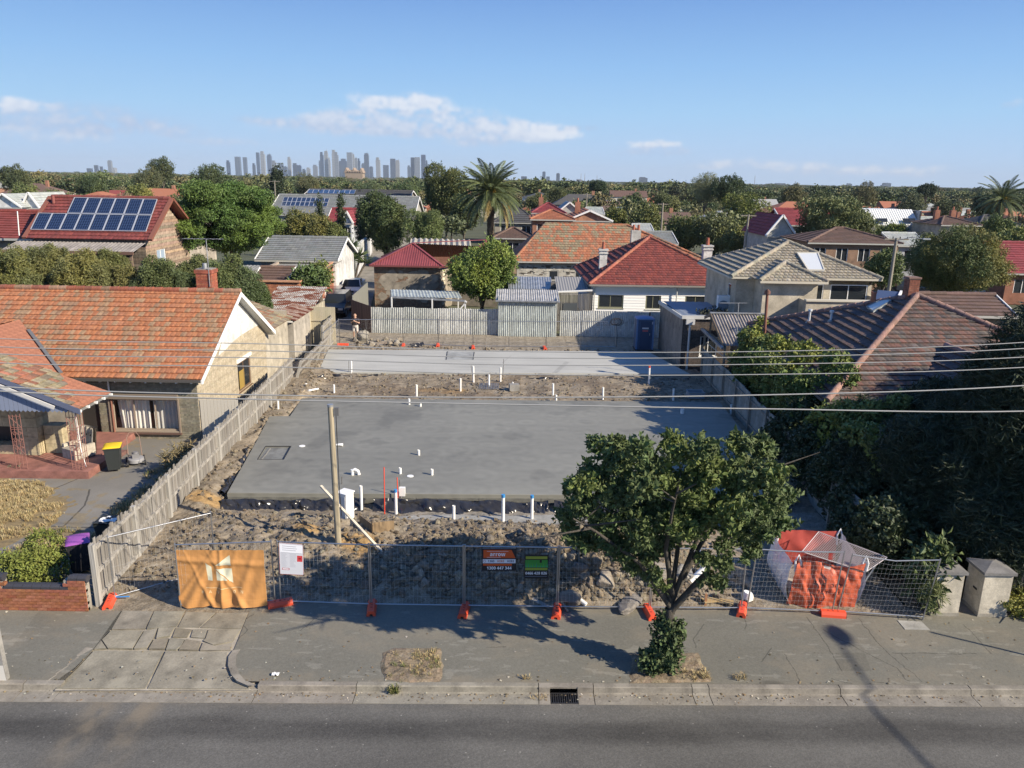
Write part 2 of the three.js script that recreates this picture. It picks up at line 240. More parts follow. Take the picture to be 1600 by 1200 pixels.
// ================================================================ ground, road, kerb, footpath
const SK=.019, SD=(off, x)=>off+SK*x, st=(x, h, off)=>pt(x, h, SD(off, x));  // the street runs a little askew
const segDist=(x, y, a, b)=>{const dx=b[0] - a[0], dy=b[1] - a[1], t=clamp(((x - a[0])*dx+(y - a[1])*dy) / (dx*dx+dy*dy));return Math.hypot(x - a[0] - dx*t, y - a[1] - dy*t);};
const inPoly=(x, y, p)=>{let c=false;for (let i=0, j=p.length - 1;i < p.length;j=i++) if ((p[i][1] > y) !== (p[j][1] > y) && x < (p[j][0] - p[i][0])*(y - p[i][1]) / (p[j][1] - p[i][1])+p[i][0]) c=!c;return c;};
const gp=(l)=>l.map(([u, v])=>{const p=G(u, v);return [p[0], -p[2]];});
{
const m=new MB();m.tint([.09,.10,.055]);
m.quad(pt(-60,-.32,-60), pt(60,-.32,-60), pt(60,-.32,18.1), pt(-60,-.32,18.1));
m.quad(pt(-60,-.32,18.1), pt(60,-.32,18.1), pt(60,-.05,18.12), pt(-60,-.05,18.12));
m.quad(pt(-60,-.05,18.12), pt(60,-.05,18.12), pt(90,-.05,110), pt(-90,-.05,110));
m.quad(pt(-2000,-.051,18.2), pt(-60,-.05,18.12), pt(-90,-.05,110), pt(-2000,-.05,110));m.quad(pt(60,-.05,18.12), pt(2000,-.05,18.2), pt(2000,-.05,110), pt(90,-.05,110));
m.quad(pt(-9000,-.05,110), pt(9000,-.05,110), pt(12000,-.05,14000), pt(-12000,-.05,14000));
m.quad(pt(-2000,-.32,-60), pt(-60,-.32,-60), pt(-60,-.32,18.1), pt(-2000,-.32,18.1));m.quad(pt(60,-.32,-60), pt(2000,-.32,-60), pt(2000,-.32,18.1), pt(60,-.32,18.1));
struct('ground', m, mottled([1,1,1], 1,9), 'grass and bare earth between the houses');
}
const soilMat=M([1,1,1], 1, {k: 'soil', map: T.soil, tm: 1.4, bump: T.soilB, bm: .5, bs: .02});
{// road: worn asphalt with dirt carried out of the drive
const t=tex(2048,768, (u, v, i, j)=>{
const x=-14+28*u, o=5+9.5*v;let k=.355+.05*(fbm(x*.5, o*1.2,4) - .5)+.085*(hash2(i, j) - .5)+.05*(vnoise(x*30, o*30) - .5);
const worn=step(13.05,13.5, o+.25*(fbm(x*.6,3,3) - .5))*step(14.15,13.75, o+.3*(fbm(x*.5,9,3) - .5));k -= .085*worn*(.6+.8*fbm(x*.8, o*4,3));
k += .03*step(.5,.75, fbm(x*.35+5, o*.7,4));
let d=0;for (const cx of [-8.55,-7.6]) d=Math.max(d, step(.55,.0, Math.abs(x - cx - .25*(fbm(o, cx, 3) - .5)))*step(10.8,14.3, o));d *= clamp(fbm(x*4, o*2.2,5)*2.2 - .5);
d=Math.max(d, .55*step(14.1,14.6, o)*clamp(fbm(x*2.2, o*5,4)*2 - .6));if (hash2(i >> 1, j >> 1) > .9992) k += .2;
return [lerp(k*1.0,.53, d*.62), lerp(k*.985,.48, d*.62), lerp(k*.94,.40, d*.62)];
});t.wrapS=t.wrapT=THREE.MirroredRepeatWrapping;
const m=new MB(), uv=(x, o)=>[(x+14) / 28, (o - 5) / 9.5];for (let x=-56;x < 56;x += 14) {for (const [a, b, ha, hb] of [[-20,5,-.0,.02],[5,14.46,.02,-.12]]) m.quad(st(x, ha, a), st(x+14, ha, a), st(x+14, hb, b), st(x, hb, b), [uv(x, a), uv(x+14, a), uv(x+14, b), uv(x, b)]);}
const mm=M([1,1,1], .88, {k: 'road', bump: T.bump, bm: .05, bs: .004});mm.map=t;struct('road', m, mm, 'worn grey asphalt road along the bottom of the view');
}
// kerb and channel, in cast lengths with open joints
const INLET=[G(860,1085)[0], G(904,1085)[0]], DRIVE=[G(82,1085)[0], G(395,1085)[0]];
{
const kerbMat=mottled([.29,.265,.22], .93,1.7,.004), R=RNG(5);
const cuts=[-56,-40,-26, G(30,1075)[0], DRIVE[0], DRIVE[1], -3.3, INLET[0] - .25, INLET[1]+.35,4.1, G(1110,1080)[0], G(1316,1080)[0], G(1520,1080)[0], 12,15.5,19,26,40,56];
const kerb=new THREE.Group();kerb.name='kerb';kerb.userData={kind: 'structure', label: 'cast concrete kerb and channel beside the road'};scene.add(kerb);
for (let i=0;i+1 < cuts.length;i++) {
const a=cuts[i]+.008, b=cuts[i+1] - .008, dr=a > DRIVE[0] - .1 && b < DRIVE[1]+.1, inl=a > INLET[0] - .4 && b < INLET[1]+.5;const m=new MB();m.tint(jit(R, [1,1,1], .05));const wob=R.r(-.008,.008);
const prof=dr?[[15.0,-.06],[14.86,-.085],[14.8,-.118],[14.44,-.112],[14.44,-.3]] : [[15.02,.004+wob],[14.9,.004+wob],[14.875,-.012],[14.845,-.115],[14.8,-.128],[14.44,-.112],[14.44,-.3]];
if (!inl) {const n=Math.ceil((b - a) / .6);for (let k=0;k < n;k++) {const x0=lerp(a, b, k / n), x1=lerp(a, b, (k+1) / n);for (let q=0;q+1 < prof.length;q++) m.quad(st(x0, prof[q][1], prof[q][0]), st(x1, prof[q][1], prof[q][0]), st(x1, prof[q+1][1], prof[q+1][0]), st(x0, prof[q+1][1], prof[q+1][0]));}
for (const x of [a, b]) m.poly([[15.02,-.3], ...prof].map(([o, h])=>st(x, h, o)));}
else {const P=(x, h, o)=>st(x, h, o), A=INLET[0], B=INLET[1];  // lintel over a side-entry pit
for (const [x0, x1] of [[a, A],[B, b]]) {m.brick(P(x0,-.3,15.02), sub(P(x1,0,15.02), P(x0,0,15.02)), [0,0,.17],[0,.306,0]);m.brick(P(x0,-.3,14.845), sub(P(x1,0,15.02), P(x0,0,15.02)), [0,0,.405],[0,.182,0]);}
m.brick(P(A, -.035,15.02), sub(P(B, 0,15.02), P(A, 0,15.02)), [0,0,.15],[0,.041,0]);
m.brick(P(A, -.3,14.47), sub(P(B, 0,15.02), P(A, 0,15.02)), [0,0,.03],[0,.178,0]);
m.tint([.12,.11,.1]);m.quad(P(A, -.29,14.4), P(B, -.29,14.4), P(B, -.29,15.3), P(A, -.29,15.3));m.quad(P(A, -.29,15.3), P(B, -.29,15.3), P(B, .0,15.3), P(A, .0,15.3));}
m.build('kerb_stone', kerbMat, kerb);
}
// drain grate
const g=thing('drain_grate', 'black iron drain grate with slots in the road channel', 'drain grate', st((INLET[0]+INLET[1]) / 2,-.13,14.64)), f=new MB(), iron=M([.045,.045,.048], .6, {metal: .5});
const A=INLET[0]+.01, B=INLET[1] - .01;for (const [o, q] of [[14.475,.03],[14.81,.03]]) f.brick(st(A, -.15, o+.03), sub(st(B, 0,14), st(A, 0,14)), [0,0,.03],[0,.035,0]);f.build('frame', iron, g);
for (let i=0;i < 13;i++) {const x=lerp(A, B - .02, i / 12);new MB().brick(st(x, -.15,14.81), [.022,0,0],[0,0,.315],[.004,.033,0]).build('bar', iron, g);}
}
// footpath
const FP={x0: -14, x1: 14, o0: 15.02, o1: 18.35};
{
const cr=[[[1285,985],[1400,1045],[1420,1065]],[[1340,966],[1385,1020],[1440,1065]],[[1408,1020],[1417,1032]],[[1225,1023],[1252,1067]],[[1100,975],[1082,1000],[1087,1012]],[[1395,1020],[1525,1022]],[[1505,975],[1548,1022]],[[1163,965],[1167,976],[1163,983]],[[1190,1034],[1205,1013]],[[1300,1060],[1330,1068]],[[1366,1066],[1400,1067]],[[395,960],[372,975],[385,985],[368,1003]],[[490,968],[470,985]],[[760,1012],[790,1011]],[[1075,1018],[1020,1018]],[[1260,965],[1300,1020],[1315,1050]]].map(gp);
const dark=[[1308,1048],[1304,1020],[1350,1020],[1362,1049]], pale=[[1345,966],[1530,968],[1545,1020],[1400,1020]], pl=gp(pale), dk=gp(dark), lf=gp([[-40,950],[62,952],[20,1008],[-40,1050]]), md=gp([[1225,1022],[1300,1022],[1330,1066],[1250,1067]]);
const t=tex(2048,256, (u, v, i, j)=>{
const x=lerp(FP.x0, FP.x1, u), o=lerp(FP.o0, FP.o1, v), d=o+SK*x;let k=.425+.05*(fbm(x*.7, d*.7,4) - .5)+.05*(hash2(i, j) - .5)+.035*(vnoise(x*25, d*25) - .5);
if (inPoly(x, d, pl)) k += .018;if (inPoly(x, d, dk)) k -= .035;if (inPoly(x, d, lf)) k += .03;if (inPoly(x, d, md)) k += .012;
let c=[k*1.0, k*.985, k*.90];const dirt=.6*step(.5,.72, fbm(x*.9+2, d*1.6+7,5))+step(15.6,15.05, o+.35*fbm(x*1.5,4,3))*.5+step(17.7,18.3, o+.3*fbm(x*1.7,8,3))*.8;const df=clamp(dirt)*(.3+.7*fbm(x*8, d*8,3))*.55;c=[lerp(c[0], .56, df), lerp(c[1], .51, df), lerp(c[2], .43, df)];
if (fbm(x*2.3, d*7+3,4) > .7) c=c.map((q)=>q+.05);
const st1=Math.hypot((x - 5.9) / .26, (d - 15.15) / .14);if (st1 < 1.2) c=c.map((q)=>q*lerp(.8,1, step(.3,1.2, st1+.5*(fbm(x*6, d*6,3) - .5))));
let w=9;for (const l of cr) {const mx=(fbm(x*5, d*5,3) - .5)*.1;for (let q=0;q+1 < l.length;q++) if (x > Math.min(l[q][0], l[q+1][0]) - .2 && x < Math.max(l[q][0], l[q+1][0])+.2) w=Math.min(w, segDist(x+mx, d+mx, l[q], l[q+1]));} if (w < .012) c=c.map((q)=>q*.74);
return c;
});t.wrapS=t.wrapT=THREE.MirroredRepeatWrapping;
const m=new MB(), uv=(x, o)=>[(x - FP.x0) / (FP.x1 - FP.x0), (o - FP.o0) / (FP.o1 - FP.o0)];
const xs=[-56,-42,-28,-14, DRIVE[0], DRIVE[1], -3,4,14,28,42,56];for (let i=0;i+1 < xs.length;i++) {const a=xs[i], b=xs[i+1];if (a >= DRIVE[0] - .01 && b <= DRIVE[1]+.01) continue;m.quad(st(a, 0, FP.o0), st(b, 0, FP.o0), st(b, .0, FP.o1), st(a, .0, FP.o1), [uv(a, FP.o0), uv(b, FP.o0), uv(b, FP.o1), uv(a, FP.o1)]);}
// either side of the crossover, fitted to its flared edges
const dl=gp([[190,953],[146,1014],[118,1042],[86,1066]]), dr=gp([[389,957],[367,1012],[358,1028],[360,1048],[372,1064],[392,1070]]);
const side=(l, X)=>{for (let i=0;i+1 < l.length;i++) {const [a, b]=[l[i], l[i+1]], oa=Math.min(a[1] - SK*a[0], FP.o1), ob=Math.max(b[1] - SK*b[0], FP.o0);const q=[[a[0], oa],[b[0], ob],[X, ob],[X, oa]];m.quad(...q.map(([x, o])=>st(x, 0, o)), q.map(([x, o])=>uv(x, o)));} const a=l[0], oa=a[1] - SK*a[0];if (oa < FP.o1) {const q=[[a[0], oa],[X, oa],[X, FP.o1],[a[0], FP.o1]];m.quad(...q.map(([x, o])=>st(x, 0, o)), q.map(([x, o])=>uv(x, o)));} const z=l[l.length - 1], oz=Math.max(z[1] - SK*z[0], FP.o0);if (oz > FP.o0) {const q=[[z[0], oz],[z[0], FP.o0],[X, FP.o0],[X, oz]];m.quad(...q.map(([x, o])=>st(x, 0, o)), q.map(([x, o])=>uv(x, o)));}};
side(dl, DRIVE[0]);side(dr, DRIVE[1]);
const mm=M([1,1,1], .9, {k: 'path', bump: T.bump, bm: .06, bs: .003});mm.map=t;struct('footpath', m, mm, 'grey asphalt footpath with cracks and patches');

// crossover: broken upper slabs, two ramp slabs, curved kerb returns
const cross_=new THREE.Group();cross_.name='driveway_crossover';cross_.userData={kind: 'structure', label: 'cracked concrete driveway crossover with crazed upper slabs'};scene.add(cross_);
const cm=mottled([.30,.275,.22], .93,1.9,.004), R=RNG(12), hAt=(o)=>o > 16.35?.006 : lerp(-.058,.006, clamp((o - 15) / 1.35)), lift=(u, v, dh=0)=>{const p=G(u, v);return [p[0], hAt(-p[2] - SK*p[0])+dh, p[2]];};
const slabPiece=(l, dh)=>{const m2=new MB();m2.tint(jit(R, R.pick([[1,1,1],[.93,.92,.9],[.88,.86,.82],[1.05,1.04,1]]), .05));const cx=l.reduce((s, p)=>s+p[0], 0) / l.length, cy=l.reduce((s, p)=>s+p[1], 0) / l.length, top=l.map(([u, v])=>{const s=1 - 1.6 / Math.max(18, Math.hypot(u - cx, v - cy));return lift(cx+(u - cx)*s, cy+(v - cy)*s, dh+R.r(-.003,.003));});m2.poly([lift(cx, cy, dh), ...top, top[0]]);top.forEach((p, i)=>{const q=top[(i+1) % top.length];m2.quad([p[0], p[1] - .12, p[2]],[q[0], q[1] - .12, q[2]], q, p);});m2.build('slab', cm, cross_);};
const pcs=[[[190,953],[240,955],[228,983],[173,984]],[[240,955],[290,955],[277,980],[228,983]],[[290,955],[338,957],[312,981],[277,980]],[[338,957],[389,957],[378,983],[312,981]],
[[173,984],[225,985],[208,1014],[167,1013],[158,1000]],[[158,1000],[167,1013],[146,1014]],[[225,985],[247,981],[240,998],[229,1013],[208,1014]],[[247,981],[274,980],[266,994],[243,998]],[[274,980],[301,983],[293,996],[268,996]],[[301,983],[325,983],[320,998],[297,996]],[[325,983],[378,983],[364,1003],[332,1009],[316,1002],[320,998]],
[[240,999],[265,996],[258,1014],[231,1014]],[[265,996],[290,998],[283,1010],[276,1015],[258,1015]],[[290,998],[315,1002],[310,1016],[278,1015]],[[316,1003],[331,1010],[364,1005],[362,1016],[311,1016]]];
for (const l of pcs) slabPiece(l, R.r(-.006,.008));
slabPiece([[146,1015],[257,1016],[228,1072],[86,1072],[118,1043]], 0);slabPiece([[258,1016],[356,1017],[353,1040],[364,1064],[390,1073],[229,1072]], 0);
const u=new MB().tint([.8,.76,.68]);u.poly([[190,953],[146,1014],[118,1043],[84,1074],[395,1074],[362,1060],[357,1028],[367,1014],[389,957]].map(([a, b])=>lift(a, b, -.022)));u.quad(...[[378,1058],[404,1058],[404,1073],[378,1073]].map(([a, b])=>lift(a, b, -.03)));u.build('joint_bed', mottled([.5,.48,.44], .95), cross_);
const ret=new MB(), lw=[[146,1013],[133,1028],[118,1042],[100,1056],[86,1068]];for (let i=0;i+1 < lw.length;i++) {const a=lift(...lw[i]), b=lift(...lw[i+1]), a2=lift(lw[i][0] - 12, lw[i][1] - 2), b2=lift(lw[i+1][0] - 14, lw[i+1][1] - 3);for (const q of [a2, b2]) q[1]=.006;ret.quad(a, b, b2, a2);}
const rw=[[364,1016],[357,1026],[356,1040],[361,1054],[370,1064],[388,1072]];for (let i=0;i+1 < rw.length;i++) {const a=lift(...rw[i]), b=lift(...rw[i+1]), s=(p, k)=>[p[0]+.17*k, .008, p[2] - .03];const A=[a[0], .008, a[2]], B=[b[0], .008, b[2]];ret.quad(a, b, B, A);ret.quad(A, B, s(b, 1), s(a, 1));} ret.build('kerb_return', mottled([.29,.265,.22], .93,1.7,.004), cross_);
}
{const m=new MB().tint([.27,.23,.175]).grid((u, v)=>{const x=lerp(-10.6,-5.6, u), d=lerp(17.45,18.75, v);return pt(x, -.012+.035*fbm(x*4, d*4,3)*step(0,.3, v), d);}, 60,16);struct('drive_apron', m, soilMat, 'trodden soil where the crossover meets the site');}
// small pit cover by the fence end
{const q=[[1402,969],[1440,971],[1453,984],[1414,983]].map(([a, b])=>G(a, b, .012));const m=new MB().prism(q, -.05,.012);solo('pit_cover', m, mottled([.42,.41,.37], .9), 'pale square pit cover in the footpath beside the last fence panel', 'pit cover', [q[0][0], 0, q[0][2]]);}

// bare soil squares in the footpath
for (const [l, nm] of [[[[598,1020],[615,1013],[690,1013],[693,1040],[688,1066],[640,1068],[602,1062],[594,1040]], 'bare soil square with dry weeds in the footpath'],[[[985,1022],[1092,1020],[1112,1066],[985,1068]], 'bare soil square round the street tree']]) {
const c=l.reduce((s, p)=>[s[0]+p[0] / l.length, s[1]+p[1] / l.length],[0,0]), m=new MB(), R=RNG(3);m.tint([.27,.22,.16]);const ring=(k)=>Array.from({length: 32}, (_, i)=>{const t=i / 32*l.length, a=l[Math.floor(t)], b=l[(Math.floor(t)+1) % l.length], f=t % 1;const p=G(lerp(c[0], lerp(a[0], b[0], f), k*(k > .9?R.r(.94,1.04) : 1)), lerp(c[1], lerp(a[1], b[1], f), k));p[1]=k > .99?.004 : .012+.035*fbm(p[0]*7, p[2]*7,3);return p;});
const rs=[1,.85,.65,.45,.25].map(ring);for (let q=0;q+1 < rs.length;q++) for (let i=0;i < 32;i++) {m.tint(jit(R, [.27,.22,.16], .12));m.quad(rs[q][i], rs[q][(i+1) % 32], rs[q+1][(i+1) % 32], rs[q+1][i]);} m.poly(rs[4]);const o=struct('soil_patch', m, soilMat, nm);
}

// leaves, grit and crumbs blown along the channel and path edges
{const R=RNG(41), l=[];for (let i=0;i < 900;i++) {const x=R.r(-13,13);l.push(R() < .6?[x, -.112 - .01*R(), 14.45+.38*R() ** .6] : R() < .6?[x, .006,15.05+.5*R() ** 2] : [x, .006,18.1 - 2.6*R() ** .7]);} const im=new THREE.InstancedMesh(new MB().quad([-.5,0,-.3],[.5,.1,-.3],[.55,.25,.3],[-.5,.15,.3]).tri([-.5,.15,.3],[.55,.25,.3],[0,0,.9]).geo(), M([1,1,1], .95), l.length), o=new THREE.Object3D(), c=new THREE.Color();l.forEach(([x, h, q], i)=>{o.position.set(x, h, -SD(q, x));o.rotation.set((R() - .5)*.6, R()*6, (R() - .5)*.6);const z=R.r(.012,.05);o.scale.set(z, z, z);o.updateMatrix();im.setMatrixAt(i, o.matrix);c.setRGB(...jit(R, R.pick([[.17,.12,.07],[.24,.18,.1],[.1,.08,.05],[.4,.37,.3]]), .2));im.setColorAt(i, c);});im.name='leaf_litter';tag(im, 'dry leaves and grit scattered along the channel and footpath', 'litter', null, 'stuff');scene.add(im);}
// ================================================================ the building site
const bell=(t)=>Math.exp(-t*t);
const S1=[[-9.6,24.57],[9.9,25.15],[10.25,36.95],[-10.18,36.36],[-9.95,33.41],[-10.85,33.36],[-10.32,29.86]];
const S2=[G(497,581,.35), G(1078,584,.35), G(1012,549,.35), G(513,546,.35)].map((p)=>[p[0], -p[2]]);
function soilH(x, d) {
let h=.05+.06*fbm(x*.8, d*.8,3)+.04*(fbm(x*4, d*4,2) - .3);
if (d < 25.5) {
const front=step(18.3,18.9, d), md=.85*bell((x - .2) / 3.6)*bell((d - 20.1) / 1.15)+.45*bell((x+5.6) / 2.2)*bell((d - 21.2) / 1.0)+.75*bell((x - 3.2) / 1.6)*bell((d - 19.9) / .95)+.22*bell((x+9) / 1.6)*bell((d - 22) / 2)+.25*bell((x+3) / 5)*bell((d - 22.4) / .8);
h += front*(md+(.12+md*.75)*(fbm(x*1.9+7, d*1.9,4) - .42)+(.07+.2*md)*(fbm(x*6, d*6,4) - .4));
h=lerp(h, .03, step(5.5,7, x)*.8);if (d > 22.6) h=lerp(h, .06+.04*fbm(x*3, d*3,2), step(22.6,23.6, d)*step(-9.5,-7, x));if (d > 23.3) h=lerp(h, -.02, step(23.4,24.0, d)*step(-10.2,-9.4, x));
if (d < 18.7) h=lerp(.0, h, step(18.2,18.7, d));
}
if (x < -9.4) h += .28*step(-9.5,-10.4, x)*step(22,24.5, d)*step(49,46, d)*(.6+.8*fbm(x*2, d*2,3));
if (d > 36 && d < 43) h += .1+.12*fbm(x*1.1, d*1.4,4)+.1*(fbm(x*4.2, d*4.2,3) - .4);
if (d > 48) h=lerp(h, .03+.02*fbm(x*2, d*2,2), step(48.3,49.6, d));if (d > 47.5 && d < 50.2 && x < -4) h += .12*fbm(x*3, d*3,3);
const under=(P)=>inPoly(x, d, P);if (under(S1) || under(S2)) h=Math.min(h, .02);
return h;
}
const onSoil=(u, v)=>{let p=G(u, v, .1);for (let i=0;i < 4;i++) p=G(u, v, soilH(p[0], -p[2]));return p;};
{
const ochre=[[-10.1,24.2,.8,.5],[-4.4,20.7,1.1,.6],[-3.6,38.5,1.8,.5],[2.2,20.8,.9,.6],[-6.0,21.4,.5,.4],[4.4,20.6,.7,.5]];
const colAt=(x, d)=>{let c=[.275,.232,.18];const n=fbm(x*1.3, d*1.3,4), n2=fbm(x*5+9, d*5,3);c=mul(c, .72+.55*n);if (n2 > .55) c=mixp(c, [.30,.27,.225], step(.55,.72, n2)*.7);
for (const [ox, od, rx, rd] of ochre) {const q=Math.hypot((x - ox) / rx, (d - od) / rd)+(n - .5)*1.6;if (q < 1) c=mixp(c, [.40,.25,.095], (1 - step(.5,1, q))*.75);}
const sl=(d > 22.9 && d < 24.6 && x > -4)?step(22.9,23.5, d)*.75 : 0;if (sl) c=mixp(c, [.30,.29,.27], sl*clamp(n2*1.8));if (d > 36.3 && d < 42 && fbm(x*.9+4, d*.9,3) > .58) c=mixp(c, [.17,.13,.095], .6);if (d > 49) c=mixp(c, [.31,.275,.225], .75);return c;};
const field=(x0, x1, d0, d1, cell)=>{const nx=Math.round((x1 - x0) / cell), nd=Math.round((d1 - d0) / cell), g=new THREE.BufferGeometry(), P=[], C=[], U=[], I=[];for (let j=0;j <= nd;j++) for (let i=0;i <= nx;i++) {const x=lerp(x0, x1, i / nx), d=lerp(d0, d1, j / nd);P.push(x, soilH(x, d), -d);C.push(...colAt(x, d));U.push(x, d);} for (let j=0;j < nd;j++) for (let i=0;i < nx;i++) {const a=j*(nx+1)+i;I.push(a, a+1, a+nx+2, a, a+nx+2, a+nx+1);} g.setAttribute('position', new THREE.Float32BufferAttribute(P, 3));g.setAttribute('color', new THREE.Float32BufferAttribute(C, 3));g.setAttribute('uv', new THREE.Float32BufferAttribute(U, 2));g.setIndex(I);g.computeVertexNormals();return g;};
const a=new THREE.Mesh(field(-10.75,10.5,18.2,24.9,.065), soilMat);a.name='site_soil';a.userData={kind: 'structure', label: 'churned brown soil mounds along the street side of the site'};scene.add(a);
const b=new THREE.Mesh(field(-12.4,10.9,24.9,54.6,.14), soilMat);b.name='site_soil_001';b.userData={kind: 'structure', label: 'bare soil round and between the two slabs'};scene.add(b);
}
// clods and crumbs of soil: nobody could count them
{
const R=RNG(21), g=new THREE.IcosahedronGeometry(1,1), P=g.attributes.position;for (let i=0;i < P.count;i++) {const q=[P.getX(i), P.getY(i), P.getZ(i)], k=.5+.95*fbm(q[0]*1.7+5, q[1]*1.7+q[2]*1.3+9,2);P.setXYZ(i, q[0]*k, q[1]*k*.8, q[2]*k);} g.computeVertexNormals();g.setAttribute('color', new THREE.Float32BufferAttribute(new Float32Array(P.count*3).fill(1), 3));
const spots=[];const put=(n, f, s0, s1)=>{for (let i=0;i < n;i++) {const [x, d]=f();if (inPoly(x, d, S1) || inPoly(x, d, S2) || d < 18.45) continue;const s=lerp(s0, s1, R() ** 3);spots.push([x, soilH(x, d)+s*.25, d, s]);}};
put(5200, ()=>[R.r(-10.4,6.5), 18.5+5.2*R() ** 1.1], .01,.085);put(4600, ()=>[R.g()*2.6+.8,20+R.g()*.95], .02,.13);put(1300, ()=>[R.g()*1.6+3.4,19.4+R.g()*.6], .02,.14);put(1700, ()=>[R.g()*3.2+.6,18.75+1.5*R()], .04,.16);put(2200, ()=>[R.r(-11,10.4), R.r(36.6,42.5)], .012,.08);put(900, ()=>[R.r(-11.2,-9.6), R.r(24,46)], .012,.09);put(700, ()=>[R.r(-11,8), R.r(47.8,50)], .02,.12);
const im=new THREE.InstancedMesh(g, soilMat, spots.length), o=new THREE.Object3D(), c=new THREE.Color();spots.forEach(([x, h, d, s], i)=>{o.position.set(x, h, -d);o.rotation.set(R()*6, R()*6, R()*6);o.scale.set(s, s*R.r(.6,1), s);o.updateMatrix();im.setMatrixAt(i, o.matrix);c.setRGB(...jit(R, R.pick([[.25,.21,.165],[.21,.175,.135],[.31,.275,.22],[.26,.215,.16]]), .12));im.setColorAt(i, c);});im.name='soil_clods';tag(im, 'loose clods and crumbs of brown soil over the mounds', 'soil', null, 'stuff');scene.add(im);
}
// rocks
const rockMat=M([1,1,1], .95, {k: 'rock', map: T.mottle, tm: .7, bump: T.soilB, bm: .35, bs: .015});
function rock(x, d, s, label, R, {sq=.75, col=[.27,.235,.19], group, y, long=1}={}) {
const g=new THREE.IcosahedronGeometry(1,4), P=g.attributes.position, sd=R()*50, cuts=Array.from({length: 13}, ()=>[norm([R.g(), R.g(), R.g()]), R.r(.5,.82)]), C=[], U=[];
for (let i=0;i < P.count;i++) {let q=norm([P.getX(i), P.getY(i), P.getZ(i)]);let k=.8+.4*fbm(q[0]*1.6+sd, q[1]*1.6+q[2]*1.9+sd, 4);for (const [n, h] of cuts) {const t=dot(q, n)*k;if (t > h) k *= h / t;} k += .07*(fbm(q[0]*6+sd, q[1]*6+q[2]*5,3) - .5);q=[q[0]*k*s*long, q[1]*k*s*sq, q[2]*k*s];P.setXYZ(i, ...q);const w=.85+.3*fbm(q[0]*6 / s+3, q[1]*5 / s+q[2]*5 / s, 3);C.push(w, w, w);U.push(q[0]+q[2]*.6, q[1]+q[2]*.3);}
g.setAttribute('color', new THREE.Float32BufferAttribute(C, 3));g.setAttribute('uv', new THREE.Float32BufferAttribute(U, 2));g.computeVertexNormals();
const key='rk'+Math.floor(R()*3), mm=M(jit(R, col, .12), .95, {k: key, map: T.mottle, tm: .7, bump: T.soilB, bm: .35, bs: .015}), o=new THREE.Mesh(g, mm);o.name=numbered('rubble_rock');o.position.set(x, (y ?? soilH(x, d))+s*sq*.45,-d);o.rotation.y=R()*6;scene.add(o);return tag(o, label, 'rock', group);
}
{
const R=RNG(33), P=(u, v)=>{const p=onSoil(u, v);return [p[0], -p[2]];};
rock(...P(923,868), .27, 'rounded tan boulder near the top of the soil mound', R, {col: [.30,.24,.17]});
rock(...P(890,938), .36, 'big brown boulder beside the orange foot under the green sign', R, {col: [.26,.22,.18]});rock(...P(945,932), .3, 'pale grey broken rock below the blue bottle', R, {col: [.33,.30,.25], sq: .9});
rock(...P(1018,928), .42, 'large pale speckled boulder just left of the tree trunk', R, {col: [.34,.31,.26], sq: .95});rock(...P(985,946), .4, 'flat grey slab of stone lying along the fence foot', R, {col: [.27,.25,.215], sq: .45, long: 1.5});rock(...P(1065,905), .36, 'pale rock behind the tree fork', R, {col: [.36,.34,.3]});
rock(...P(972,895), .2, 'small upright tan rock on the mound slope', R, {col: [.33,.28,.21], sq: 1.1});rock(...P(988,893), .16, 'small pale upright rock beside the blue bottle', R, {col: [.38,.34,.27], sq: 1.2});rock(...P(905,925), .28, 'dark rounded rock in the mound behind the green sign', R, {col: [.19,.16,.13]});
for (let i=0;i < 46;i++) {const x=R.g()*2.6+1.3, d=19.9+R.g()*.85;if (d < 18.6) continue;rock(x, d, R.r(.06,.17), 'earthy brown rock half buried in the soil mound', R, {col: R.pick([[.24,.2,.16],[.28,.24,.19],[.2,.17,.14]]), group: 'rocks in the soil mound'});}
// rear heap by the lane
const b=G(567,534);rock(b[0], -b[2], .56, 'large grey boulder in front of the standing person', R, {col: [.33,.31,.26], sq: 1.05, y: .0});
for (let i=0;i < 26;i++) {const p=G(lerp(575,628, R())+(i % 5 === 0?-22 : 0), R.r(532,543));rock(p[0], -p[2], R.r(.12,.28), 'tan rock in the low heap behind the pale slab', R, {col: R.pick([[.33,.28,.21],[.28,.24,.18],[.38,.34,.27]]), group: 'rocks behind the pale slab', sq: .85});}
}
// ---- slabs
function slab(name, label, pts, top, depth, m, hole) {
const s=new THREE.Shape(pts.map(([x, d])=>new THREE.Vector2(x, d)));if (hole) s.holes.push(new THREE.Path(hole.map(([x, d])=>new THREE.Vector2(x, d))));const g=new THREE.ExtrudeGeometry(s, {depth, bevelEnabled: true, bevelSize: .012, bevelThickness: .012, bevelSegments: 2, bevelOffset: -.012});g.rotateX(-Math.PI / 2);g.translate(0, top - depth - .012,0);
const P=g.attributes.position, U=g.attributes.uv, N=g.attributes.normal;for (let i=0;i < P.count;i++) Math.abs(N.getY(i)) > .6?U.setXY(i, (P.getX(i)+14) / 28, (-P.getZ(i) - 22) / 28) : U.setXY(i, (P.getX(i)+14) / 28, (P.getY(i)+3) / 28);g.setAttribute('color', new THREE.Float32BufferAttribute(new Float32Array(P.count*3).fill(1), 3));
const o=thing(name, label, 'concrete slab');const b=new THREE.Mesh(g, m);b.name='slab_body';o.add(b);return o;
}
